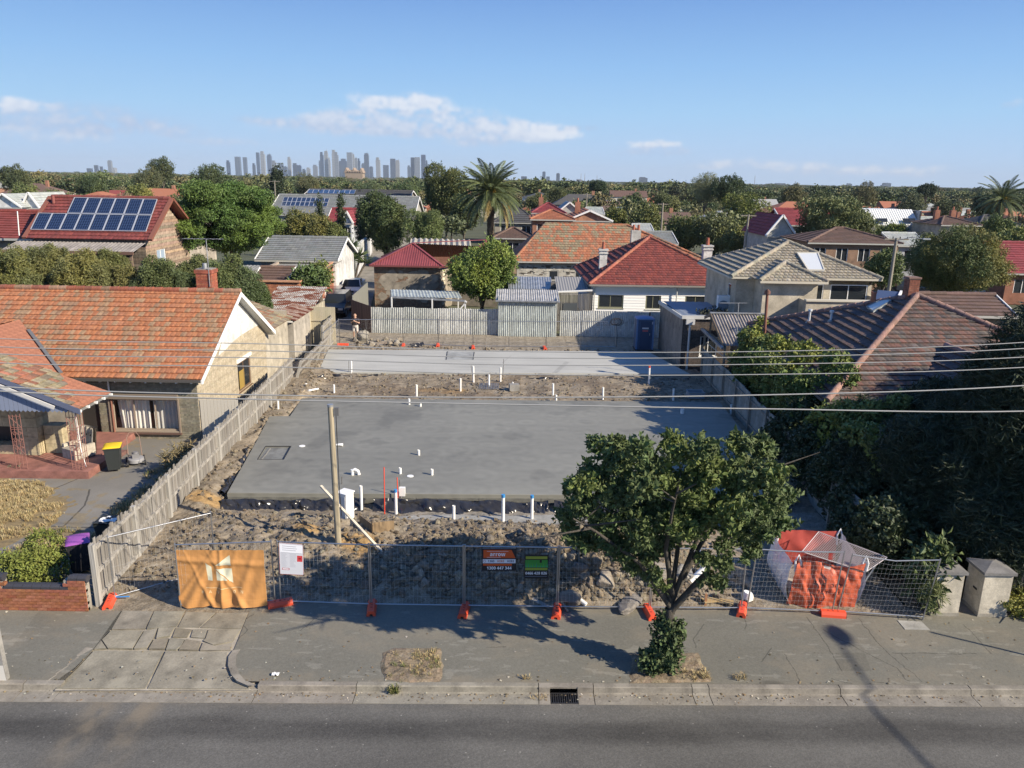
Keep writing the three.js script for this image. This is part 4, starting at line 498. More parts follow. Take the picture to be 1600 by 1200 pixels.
// ---- waste bag with a wire panel on top
{
const x0=7.42, x1=9.2, d0=18.45, d1=20.05, H=1.28, t=thing('waste_bag', 'open orange and white builders bag standing behind the fence', 'waste bag', pt((x0+x1) / 2,0, d0)), R=RNG(6);
const tx=canvas(512,384, (g, w, h)=>{g.fillStyle='#bb5a3f';g.fillRect(0,0, w, h);g.fillStyle='#4d1f18';for (let r=0;r < 2;r++) for (let i=0;i < 9;i++) if (hash2(i, r) > .15) {const x=120+i*32, y=150+r*70;g.fillRect(x, y, 22,7);g.fillRect(x+(i % 3)*7, y, 7,28);if (i % 2) g.fillRect(x, y+20,22,7);} g.fillStyle='#d8cfc8';g.fillRect(215,20,46,22);for (let i=0;i < 90;i++) {g.fillStyle=i % 3?'rgba(225,205,195,0.10)' : 'rgba(90,30,20,0.08)';g.fillRect(hash2(i, 21)*w, hash2(i, 22)*h, 8+60*hash2(i, 23), 2+8*hash2(i, 24));}});
const om=M([1,1,1], .5, {k: 'bag'});om.map=tx;const red=M([.42,.075,.06], .5), wh=M([.68,.70,.76], .45, {phys: {transmission: .25, thickness: 0}, k: 'wh'});
const cr=(x, y)=>(fbm(x*1.7, y*1.5,3) - .5)*.3+Math.abs(fbm(x*3+y*1.4, y*1.3+4,3) - .5)*.22;
new MB().grid((u, v)=>[lerp(x0, x1, u)+(v - .5)*.1, v*H*(1+.06*Math.sin(u*7)), -(d0 - .16*Math.sin(Math.PI*u)*Math.sin(Math.PI*clamp(v*.9+.1)) - cr(u*2, v*1.6))], 48,36, false, (u, v)=>[u, v]).build('front_panel', om, t);
new MB().grid((u, v)=>[lerp(x0+.05, x1, u), v*H*1.12,-(d1+cr(u+4, v)*.7)], 30,20).build('back_panel', red, t);
new MB().grid((u, v)=>[x0 - cr(u+9, v)*.8 - .1*Math.sin(Math.PI*v), v*H*lerp(1,1.12, u) - .1*Math.sin(Math.PI*u)*v, -lerp(d0, d1, u)], 30,20).build('side_panel', wh, t);
new MB().grid((u, v)=>[x1+cr(u+19, v)*1.1+.07*Math.sin(Math.PI*v), v*H*lerp(1,1.1, u) - .06*Math.sin(Math.PI*u)*v, -lerp(d0, d1, u)], 30,20).build('side_panel', wh, t);
new MB().grid((u, v)=>[lerp(x0, x1, u), .25+.45*fbm(u*4, v*4,4), -lerp(d0+.05, d1 - .05, v)], 20,16).build('rubbish_fill', mottled([.32,.28,.24], .9), t);
for (const [x, d] of [[x0+.05, d0 - .02],[x1+.02, d0 - .02],[x0, d1],[x1, d1]]) new MB().tube([pt(x, H - .25, d), pt(x - .03, H+.05, d), pt(x+.05, H+.22, d), pt(x+.12, H+.02, d), pt(x+.09, H - .2, d)], .028,6).build('lifting_loop', M([.7,.7,.72], .6), t);
const q=[D(1279,831,19.75), D(1386,871,18.75), D(1352,894,18.42), D(1253,862,18.85)], w=thing('wire_screen', 'loose wire mesh panel lying askew across the top of the bag', 'wire panel', q[3]);const f=new MB();for (let i=0;i < 4;i++) f.tube([q[i], q[(i+1) % 4]], .013,6);f.build('frame', M([.5,.45,.45], .5), w);const n=new MB();for (let i=1;i < 36;i++) n.cyl(mixp(q[0], q[1], i / 36), mixp(q[3], q[2], i / 36), .0045,.0045,4, false);for (let i=1;i < 18;i++) n.cyl(mixp(q[0], q[3], i / 18), mixp(q[1], q[2], i / 18), .0045,.0045,4, false);n.build('wire_mesh', M([.42,.36,.36], .5), w).userData.kind='stuff';const br=new MB().tube([mixp(q[1], q[2], .5), add(mixp(q[1], q[2], .5), [-.5,-1.0,.05])], .02,6);br.build('brace', mat.steel, w);
}
// ---- odds and ends on the mound
{
const R=RNG(9), P=(u, v)=>onSoil(u, v);
{const p=P(986,918), t=thing('plastic_bottle', 'pale blue plastic bottle standing among the rocks', 'bottle', p);new MB().tube([p, add(p, [0,.2,0]), add(p, [0,.27,0]), add(p, [0,.3,0])],[.07,.07,.03,.03], 12).build('body', M([.35,.5,.62], .3), t);new MB().tube([add(p, [0,.3,0]), add(p, [0,.34,0])], .034,10).build('cap', M([.1,.3,.6], .4), t);}
{const a=P(903,940), b=P(916,949);solo('pipe_offcut', new MB().tube([add(a, [0,.1,0]), add(b, [0,.08,0])], .055,10), mat.pvc, 'white pipe offcut lying at the fence foot below the boulders', 'pipe', a);}
{const a=P(1085,888), b=P(1098,905), t=thing('bent_downpipe', 'bent white downpipe lying among rubble right of the trunk', 'downpipe', P(1090,922));new MB().tube([add(a, [-.05,.5,0]), add(b, [0,.35,0])], .07,10).build('upper_length', mat.pvc, t);new MB().tube([add(b, [.05,.35,0]), add(P(1078,915), [0,.12,0])], .09,10).build('lower_length', mat.pvc, t);new MB().tube([add(a, [.1,.55,.02]), add(b, [.14,.38,.02])], .05,10).build('side_length', mat.galv, t);}
{const p=P(968,925);solo('brick_offcut', new MB().box(p[0], p[1]+.09,-p[2], .26,.15,.13,.5,.4), M([.42,.30,.13], .9), 'yellowish half brick on the rubble', 'brick', p);}
{const p=P(1118,940), t=thing('cardboard_scrap', 'two tan timber scraps lying flat behind the fence', 'timber scrap', p);new MB().box(p[0] - .1, p[1]+.05,-p[2], .5,.03,.22,.25).build('board', M([.40,.28,.13], .9), t);new MB().box(p[0]+.25, p[1]+.04,-p[2] - .05,.4,.03,.2,-.3).build('board', M([.38,.26,.12], .9), t);const s=P(1102,944);solo('timber_stake', new MB().bar(add(s, [0,-.1,0]), add(s, [0,.3,0]), .06), M([.32,.16,.08], .9), 'short brown timber stake behind the lower rail', 'stake', s);const w=P(1167,936);solo('plastic_container', new MB().tube([w, add(w, [0,.12,0]), add(w, [.02,.2,0])],[.16,.17,.12], 12), mat.pvc, 'white plastic tub in the shade behind the fence joint', 'tub', w);}
{const a=P(832,944), b=P(858,952);solo('plank_offcut', new MB().bar(add(a, [0,.16,0]), add(b, [0,.06,0]), .12,.025), mat.grey, 'grey plank lying at the foot of the mound left of a fence foot', 'plank', a);const c=P(876,945), e=P(887,957);solo('plank_offcut', new MB().bar(add(c, [0,.15,0]), add(e, [0,.03,0]), .05,.03), mat.timber, 'short pale timber lying against the orange foot below the green sign', 'plank', c);}
for (let i=0;i < 7;i++) {const u=R.r(560,1150), v=R.r(900,945), a=P(u, v), q=R()*3;solo('root_piece', new MB().tube([add(a, [0,.05,0]), add(a, [.2*Math.cos(q), .14,.1]), add(a, [.5*Math.cos(q), .1,.2*Math.sin(q)])],[.016,.02,.008], 5), M([.12,.09,.06], .95), 'dark broken root poking out of the soil mound', 'root', a, 'roots in the soil mound');}
{const p=G(431,1055);solo('litter_scrap', new MB().grid((u, v)=>[p[0]+(u - .5)*.16,.01+.07*fbm(u*5, v*5,3), p[2]+(v - .5)*.12], 8,8), mat.white, 'white scrap of litter on the footpath by the crossover', 'litter', p);}
}
// ================================================================ plants: leaves, crowns, trunks
function leafMB(m, o, dir, side, L, W, fold=.25) {const n=norm(cross(dir, side)), tip=add(o, mul(dir, L)), mid=add(o, mul(dir, L*.45)), l=add(add(mid, mul(side, W / 2)), mul(n, fold*W)), r=add(sub(mid, mul(side, W / 2)), mul(n, fold*W)), md=mid, tp=add(tip, mul(n, -fold*W*.5));m.tri(o, md, l);m.tri(md, tp, l);m.tri(o, r, md);m.tri(md, r, tp);}
function tuft(seed, n, spread, L, W, {droop=0, up=0, jitter=.12}={}) {const R=RNG(seed), m=new MB();for (let i=0;i < n;i++) {let d=norm([R.g(), R.g()+up - droop, R.g()]);let s=norm(cross(d, norm([R.g(), R.g(), R.g()])));m.tint(jit(R, [1,1,1], jitter));const k=R.r(.7,1.25);leafMB(m, mul([R.g(), R.g(), R.g()], spread*.5), d, s, L*k, W*k);} return m.geo();}
const GEO={broad: tuft(1,7,.16,.16,.085, {droop: .35}), fine: tuft(2,12,.3,.22,.07), medium: tuft(3,9,.34,.34,.17), coarse: tuft(4,10,.7,.6,.36), feather: tuft(5,13,.32,.42,.05, {droop: .9}), conifer: tuft(6,14,.3,.34,.05, {droop: .4}), tiny: tuft(7,8,.09,.075,.04), ivy: tuft(8,8,.16,.12,.1), grass: (()=>{const R=RNG(9), m=new MB();for (let i=0;i < 12;i++) {const a=R()*6.28, b=[Math.cos(a)*R()*.06,0, Math.sin(a)*R()*.06], t=[b[0]+Math.cos(a)*R.r(.05,.2), R.r(.12,.3), b[2]+Math.sin(a)*R.r(.05,.2)], mid=add(mixp(b, t, .6), [0,.05,0]), s=[-Math.sin(a)*.008,0, Math.cos(a)*.008];m.tint(jit(R, [1,1,1], .2));m.quad(sub(b, s), add(b, s), add(mid, s), sub(mid, s));m.tri(sub(mid, s), add(mid, s), t);} return m.geo();})()};
const leafMat=(c, thin=0)=>M(c, .62, {k: 'leaf'+thin, phys: thin?{transmission: thin, thickness: 0, roughness: .75} : undefined});
const bark=M([.16,.135,.11], .95, {k: 'bark', map: T.wood, tm: .5, tn: 1, bump: T.soilB, bm: .4, bs: .015}), barkDark=M([.085,.075,.062], .95, {k: 'barkd', map: T.wood, tm: .5, tn: 1, bump: T.soilB, bm: .4, bs: .015});
function foliage(parent, blobs, n, R, {geo=GEO.medium, m, s=[.7,1.3], inner=.35, tints=null, name='crown', flat=0, low=-1, stray=.12, far=.14}={}) {
const W=blobs.map((b)=>(b[3]*b[4]*b[5]) ** (2 / 3)), tot=W.reduce((a, b)=>a+b, 0), im=new THREE.InstancedMesh(geo, m, n), o=new THREE.Object3D(), c=new THREE.Color();o.rotation.order='YXZ';
for (let i=0;i < n;i++) {let k=R()*tot, q=0;while (k > W[q] && q < blobs.length - 1) k -= W[q++];const b=blobs[q];let d=norm([R.g(), R.g(), R.g()]);if (d[1] < low) d[1] *= -1;const rr=1 - inner*R() ** 1.5+(R() < stray?R.r(0, far) : 0);o.position.set(b[0]+d[0]*b[3]*rr, b[1]+d[1]*b[4]*rr, b[2]+d[2]*b[5]*rr);o.rotation.set((R() - .5)*(flat?1.2 : 6.3), R()*6.3, (R() - .5)*(flat?1.2 : 6.3));const z=R.r(...s);o.scale.set(z, z, z);o.updateMatrix();im.setMatrixAt(i, o.matrix);const t=tints?tints[Math.min(tints.length - 1, Math.floor(fbm(o.position.x*.5+9, o.position.y*.5+o.position.z*.4,2)*1.6*tints.length - .3*tints.length) < 0?0 : Math.floor(fbm(o.position.x*.5+9, o.position.y*.5+o.position.z*.4,2)*1.6*tints.length - .3*tints.length))] : [1,1,1];c.setRGB(...jit(R, t, .16));im.setColorAt(i, c);}
im.name=name;im.userData.kind='stuff';parent.add(im);return im;
}
function clumps(R, c, r, k, size=.48, squash=1) {const out=[];for (let i=0;i < k;i++) {const a=i*2.39996, y=1 - 2*(i+.5) / k, q=Math.sqrt(1 - y*y), f=R.r(.42,.9);const d=[Math.cos(a)*q*f, (y*.8+.05)*f, Math.sin(a)*q*f], z=size*R.r(.55,1.3);out.push([c[0]+d[0]*r[0], c[1]+d[1]*r[1], c[2]+d[2]*r[2], r[0]*z, r[1]*z*squash, r[2]*z]);} return out;}
function limbs(parent, base, crown, R, {r=.2, fork=.35, n=5, m=bark, bend=.15, name='trunk'}={}) {const t=new MB(), top=[crown[0], crown[1], crown[2]], f=[lerp(base[0], top[0], fork), lerp(base[1], top[1], fork), lerp(base[2], top[2], fork)];t.tube([add(base, [0,-.2,0]), mixp(base, f, .5), f],[r*1.25, r, r*.85], 9, false);for (let i=0;i < n;i++) {const b=crown[3]?crown[3][i % crown[3].length] : null, e=b?[b[0], b[1], b[2]] : add(top, [R.g(), R.g(), R.g()]);const md=add(mixp(f, e, .5), [R.g()*bend, R.g()*bend+.1, R.g()*bend]);t.tube([f, md, e],[r*.6, r*.38, r*.08], 6, false);} return t.local(name, m, parent);}
// a tree of its own: base point, crown centre height, radii
function tree(name, label, base, {h=6, rx=2.5, ry=2.2, rz, n=900, geo=GEO.medium, col=[.07,.105,.03], tints, k=12, size=.5, r=.18, seed=1, group, cat='tree', inner, m=bark, thin=0, s, fork, squash=1, lean=[0,0], low, stray, far}={}) {
const R=RNG(seed*7919+13), t=thing(name, label, cat, base, group), c=[lean[0], h - ry, lean[1]], bl=clumps(R, c, [rx, ry, rz ?? rx], k, size, squash);foliage(t, bl, n, R, {geo, m: leafMat(col, thin), tints, inner, s, low, stray, far});
limbs(t, [0,0,0],[c[0], c[1], c[2], bl], R, {r, n: 6, m, fork: fork ?? clamp((h - 2*ry) / h+.05,.15,.6)});return t;
}
function shrub(name, label, base, {rx=1, ry=.8, rz, n=400, geo=GEO.medium, col=[.08,.12,.03], tints, k=7, size=.6, seed=1, group, cat='shrub', thin=0, s, inner}={}) {const R=RNG(seed*104729+5), t=thing(name, label, cat, base, group);const bl=clumps(R, [0, ry*.95,0],[rx, ry, rz ?? rx], k, size);foliage(t, bl, n, R, {geo, m: leafMat(col, thin), tints, s, inner});const st_=new MB();for (let i=0;i < 5;i++) st_.tube([[R.g()*.1,-.1, R.g()*.1],[R.g()*.2, ry*.5, R.g()*.2],[R.g()*rx*.5, ry*1.2, R.g()*rx*.5]],[.03,.025,.01], 5, false);st_.local('stems', barkDark, t);return t;}
const WARM=[[.8,.85,.8],[1,1,1],[1.25,1.15,.95]];

// ---- street tree at the kerb
{
const R=RNG(77), b=G(1040,1046), t=thing('street_tree', 'broad leafy street tree growing from the footpath', 'tree', b), W=(x, h, d)=>[x - b[0], h, -d - b[2]];
const px=(u, v, d)=>{const q=D(u, v, d);return [q[0] - b[0], q[1], q[2] - b[2]];};
const tr=new MB(), f=px(1046,950,15.6), f2=px(1052,930,15.65);tr.tube([[0,-.1,0],[.0,.35,0], px(1045,990,15.58), f],[.17,.125,.105,.1], 12, false);
const ends=[[px(1060,850,15.7), px(1075,800,15.7), px(1060,715,15.9)],[px(1090,910,15.4), px(1105,895,15.3)],[px(1030,900,15.5), px(985,815,15.2), px(930,740,15.0)],[px(1045,860,16.3), px(1010,780,16.9), px(990,700,17.2)],[px(1090,840,15.5), px(1150,780,15.3), px(1200,720,15.2)],[px(1095,850,16.1), px(1140,790,16.8), px(1160,740,17.4)],[px(1000,880,14.9), px(930,830,14.4), px(895,810,14.2)],[px(1040,860,14.8), px(1050,800,14.1), px(1060,760,13.8)]];
ends.forEach((l, i)=>{const w=i === 1?.075 : .056;tr.tube([i === 1?mixp([0,.4,0], f, .9) : mixp(f, f2, i === 0?.2 : R()), ...l], l.length === 2?[w*1.1, w, w*.85] : [w*1.15, w*.85, w*.5,.015], 8, i === 1);});for (const l of ends) if (l.length > 2) for (let k=0;k < 4;k++) {const s=mixp(l[1], l[2], R.r(0,.9)), e=add(s, [R.g()*.9, R.r(0,.7), R.g()*.9]);tr.tube([s, mixp(s, e, .5), e],[.025,.018,.006], 5, false);}
tr.local('trunk', barkDark, t);
// sprays: crown silhouette traced as clumps at several depths
const spots=[[905,760,.42],[885,800,.38],[900,835,.3],[940,700,.4],[970,720,.5],[930,745,.5],[960,770,.55],[1000,700,.42],[1020,740,.6],[1060,705,.45],[1060,760,.62],[1100,700,.42],[1110,740,.58],[1150,695,.4],[1160,735,.55],[1195,705,.38],[1205,745,.48],[1215,785,.42],[1190,800,.48],[1150,790,.58],[1110,790,.55],[1020,800,.55],[985,810,.5],[945,820,.45],[975,860,.36],[1010,870,.38],[1165,840,.34],[1130,850,.32],[1110,905,.24],[1075,830,.45],[1040,850,.35],[910,790,.45],[1020,895,.24],[1230,770,.28],[965,690,.28],[1050,685,.22],[1180,690,.28],[920,850,.34],[1180,865,.26],[890,830,.36],[950,850,.42],[1000,840,.42],[990,890,.3],[1050,800,.5],[1090,820,.46],[1150,830,.42],[1195,830,.4],[1215,815,.34],[1100,870,.34],[1130,885,.3],[1040,815,.45],[1160,760,.5],[1000,760,.5],[1080,775,.5],[1030,915,.2],[1120,915,.26]];
const bl=[];for (const [u, v, r] of spots) for (const dd of r > .4?[-1.6,0,1.6] : [-.9,.6]) {const q=px(u+R.g()*6, v+R.g()*5,15.7+dd*(.75+R.r(-.2,.2)));bl.push([...q, r*.64, r*.5, r*.64]);}
foliage(t, bl, 7800, R, {geo: GEO.broad, m: leafMat([.092,.13,.034], .22), inner: .8, stray: .25, far: .5, s: [.4,1.05], tints: [[.85,.95,.9],[1,1,1],[1.3,1.22,.9]]});
// ivy and suckers round the base
const iv=[[-.1,.35,0,.32,.4,.3],[-.15,.85,0,.3,.4,.3],[.12,1.0,.05,.22,.35,.25],[-.35,.25,.1,.35,.25,.3],[.1,.4,.1,.28,.4,.28],[-.05,1.25,0,.22,.25,.22]];foliage(t, iv, 420, R, {geo: GEO.ivy, m: leafMat([.065,.10,.03], .15), inner: .6, name: 'base_ivy', s: [.6,1.1]});
{const k=px(1106,894,15.3);new MB().cyl(add(k, [-.02,-.02,0]), add(k, [.035,.03,.01]), .087,.087,12).local('sawn_stub', M([.42,.36,.27], .9), t);}
}
// ---- weeds and dry grass: masses
function grassMass(name, label, spots, col, R, s=[.6,1.4]) {const im=new THREE.InstancedMesh(GEO.grass, M([1,1,1], .9), spots.length), o=new THREE.Object3D(), c=new THREE.Color();spots.forEach(([x, h, d], i)=>{o.position.set(x, h - .01,-d);o.rotation.set((R() - .5)*.5, R()*6, (R() - .5)*.5);const z=R.r(...s);o.scale.set(z, z*R.r(.6,1.2), z);o.updateMatrix();im.setMatrixAt(i, o.matrix);c.setRGB(...jit(R, R.pick(col), .15));im.setColorAt(i, c);});im.name=numbered(name);tag(im, label, 'grass', null, 'stuff');scene.add(im);}
{
const R=RNG(55), dry=[[.42,.33,.17],[.36,.28,.14],[.46,.38,.22],[.30,.24,.12]], green=[[.13,.16,.045],[.17,.17,.06],[.22,.2,.08]];const scatter=(n, poly, hf=()=>.01)=>{const g=gp(poly), xs=g.map((p)=>p[0]), ds=g.map((p)=>p[1]), out=[];while (out.length < n) {const x=R.r(Math.min(...xs), Math.max(...xs)), d=R.r(Math.min(...ds), Math.max(...ds));if (inPoly(x, d, g) && fbm(x*1.6, d*1.6,3) > .38) out.push([x, hf(x, d), d]);} return out;};
grassMass('dry_grass', 'flattened dry grass in the yard of the left house', scatter(2600,[[-60,750],[60,753],[98,780],[104,800],[80,820],[30,840],[-60,870]]), dry, R, [.25,.6]);grassMass('dry_grass', 'dry weeds along the paling fence in the left yard', [...scatter(260,[[170,805],[205,778],[262,742],[280,765],[225,800],[180,818]]), ...scatter(60,[[225,745],[255,725],[280,735],[262,765]])],[...dry, ...dry, ...green], R, [.4,1.1]);grassMass('dry_grass', 'thin weeds and grass behind the brick front wall', scatter(520,[[-10,880],[60,828],[150,832],[150,850],[95,880],[60,905]]), [...green, ...dry, ...dry], R, [.25,.7]);
grassMass('dry_grass', 'weeds in the bare soil square of the footpath', [...scatter(90,[[645,1020],[685,1018],[688,1045],[650,1055]]), ...scatter(60,[[605,1025],[685,1016],[690,1060],[605,1060]])],[...green, ...dry, ...dry], R, [.18,.5]);grassMass('dry_grass', 'small green weed growing in the road channel', Array.from({length: 26}, ()=>{const p=G(617+R.g()*6,1080+R.g()*3,-.1);return [p[0], -.12,-p[2]];}), green, R, [.4,.8]);grassMass('dry_grass', 'sparse grass at the kerb beside the street tree', [...scatter(50,[[985,1050],[1105,1050],[1112,1064],[985,1066]]), ...scatter(10,[[1145,1055],[1165,1055],[1165,1064],[1145,1064]]), ...scatter(6,[[815,1060],[830,1060],[830,1064],[815,1064]])], dry, R, [.25,.55]);grassMass('dry_grass', 'weeds at the kerb inlet', Array.from({length: 14}, ()=>{const p=G(842+R.g()*8,1090+R.g()*3,-.1);return [p[0], -.12,-p[2]];}), dry, R, [.2,.4]);
grassMass('dry_grass', 'dry lawn behind the corrugated fence', Array.from({length: 900}, ()=>{const x=R.r(-10,-1), d=R.r(56,63);return [x, -.04, d];}), [...dry, ...green], R, [.5,1.1]);
shrub('yard_shrub', 'yellow green shrub behind the low brick wall', pt(-12.75,0,18.8), {rx: .68, ry: .7, n: 620, geo: GEO.tiny, col: [.17,.20,.035], seed: 3, s: [.8,1.6], thin: .15});
shrub('dry_bush', 'dead twiggy bush against the paling fence by the house', pt(-12.2,0,26.9), {rx: .6, ry: .6, n: 160, geo: GEO.feather, col: [.22,.18,.09], seed: 4, s: [.5,.9]});{const p=G(28,740);shrub('tuft', 'small grey green tuft at the porch edge', [p[0], 0, p[2]], {rx: .22, ry: .16, n: 40, geo: GEO.tiny, col: [.16,.17,.1], seed: 9});}
}
// ================================================================ left neighbour: yard, house, fence
{
const hay=gp([[-60,745],[60,752],[100,780],[108,800],[80,822],[30,842],[-60,870]]), hay2=gp([[165,800],[200,780],[245,755],[262,775],[215,800],[175,815]]), hay3=gp([[20,860],[60,825],[110,830],[150,835],[150,850],[60,880]]), hay4=gp([[112,796],[145,796],[142,812],[118,810]]);
const crk=[[[75,768],[122,748],[170,735]],[[140,765],[132,790],[92,830]],[[60,822],[180,826]],[[0,745],[75,745]]].map(gp);
const t=tex(1024,1024, (u, v, i, j)=>{const x=-24+13.4*u, d=17.8+13.4*v;let k=.47+.1*(fbm(x*.8, d*.8,5) - .5)+.04*(hash2(i, j) - .5);let c=[k, k*.975, k*.92];const n=fbm(x*2.2, d*2.2,5);let w=9;for (const l of crk) for (let q=0;q+1 < l.length;q++) w=Math.min(w, segDist(x, d+.15*(n - .5), l[q], l[q+1]));if (w < .03) c=mul(c, .62);
let s=0;for (const [pl, a] of [[hay, 1],[hay2,.8],[hay3,.8],[hay4,.5]]) if (inPoly(x+(n - .5)*1.2, d+(fbm(x*2, d*2+9,4) - .5)*1.2, pl)) s=Math.max(s, a);if (d < 20.5) s=Math.max(s, step(.45,.6, n)*.8);s=Math.max(s, step(.62,.75, n)*.5);const f=fbm(x*14, d*14,3), hc=mixp([.42,.36,.25],[.60,.52,.36], f);c=mixp(c, hc, s*(.75+.25*f));return c;});
const m=new MB(), uv=(x, d)=>[(x+24) / 13.4, (d - 17.8) / 13.4];const q=[[-24,17.85],[-10.62,17.85],[-11.05,31.2],[-24,31.2]];m.quad(...q.map(([x, d])=>pt(x, .008, d)), q.map(([x, d])=>uv(x, d)));const mm=M([1,1,1], .95, {k: 'yard', bump: T.bump, bm: .3, bs: .006});mm.map=t;struct('front_yard', m, mm, 'cracked concrete yard with dry grass before the left house');
}
// ---- brick front wall
{
const R=RNG(71), t=thing('brick_front_wall', 'low orange brick front wall with dark capping bricks', 'wall', pt(-12.5,0,17.7)), red=[[.36,.13,.065],[.40,.15,.075],[.33,.115,.06],[.43,.17,.09]], bm=M([1,1,1], .92, {k: 'br', map: T.mottle, tm: .5}), d0=17.62, shapes={};
const heights=(x)=>x < -12.75?.86 : x > -11.2?.86 : .60;const core=new MB().tint([.36,.33,.28]);for (const [a, b, h] of [[-16,-12.75,.85],[-12.75,-11.2,.59],[-11.2,-10.66,.85]]) core.box((a+b) / 2, h / 2, d0+.11, b - a, h, .18);core.build('mortar', mottled([1,1,1], .95), t);
const bl=.242, bh=.086;for (let j=0;j < 10;j++) for (let x=-14.6 - (j % 2)*bl / 2;x < -10.66;x += bl) {const a=Math.max(x, -14.6), b=Math.min(x+bl - .01,-10.66), xc=(a+b) / 2;if (b - a < .05 || (j+1)*bh > heights(xc)+.005) continue;const key=Math.round((b - a)*50);const g=shapes[key] ??= new MB().brick([-(b - a) / 2,0,0],[b - a, 0,0],[0, bh - .01,0],[0,0,-.115]).geo();const o=new THREE.Mesh(g, M(jit(R, R.pick(red), .05).map((q)=>Math.round(q*40) / 40+.005), .92, {k: 'br', map: T.mottle, tm: .5}));o.name='brick';o.position.set(xc - t.position.x, j*bh+.005,-d0+.012 - t.position.z);t.add(o);}
const cap=M([.045,.045,.055], .55);for (let x=-14.6;x < -10.7;x += .235) {const h=heights(x+.11), w=.225;const g=shapes['cap'] ??= new MB().tube([[0,-.02,.03],[w, -.02,.03]],[.1,.1], 10).brick([0,-.02,.13],[w, 0,0],[0,.05,0],[0,0,-.26]).geo();const o=new THREE.Mesh(g, cap);o.name='capping_brick';o.position.set(x - t.position.x, h+.03,-d0 - .12 - t.position.z);t.add(o);}
}
// ---- painted post at the kerb
{const b=G(11,1063), tx=canvas(128,512, (g, w, h)=>{g.fillStyle='#c9c6bf';g.fillRect(0,0, w, h);g.strokeStyle='#b0406e';g.lineWidth=7;for (let i=0;i < 9;i++) {g.beginPath();g.moveTo(10+90*hash2(i, 1), 40+i*46);g.bezierCurveTo(120*hash2(i, 2), 60+i*46,120*hash2(i, 3), 20+i*50,20+90*hash2(i, 4), 80+i*44);g.stroke();}}), mm=M([1,1,1], .7, {k: 'post'});mm.map=tx;const t=thing('painted_post', 'white roadside post scrawled with pink graffiti at the left edge', 'post', b);const P=(x, y, z)=>add(b, [x, y, z]);new MB().quad(P(-.42,0,.02), P(.0,0,.02), P(-.1,1.5,.0), P(-.42,1.5,.0), [[0,0],[1,0],[1,1],[0,1]]).build('front_face', mm, t);new MB().brick(P(-.42,0,.015), [.42,0,0],[0,0,-.12],[-.05,1.5,0]).build('core', mat.concrete, t);}
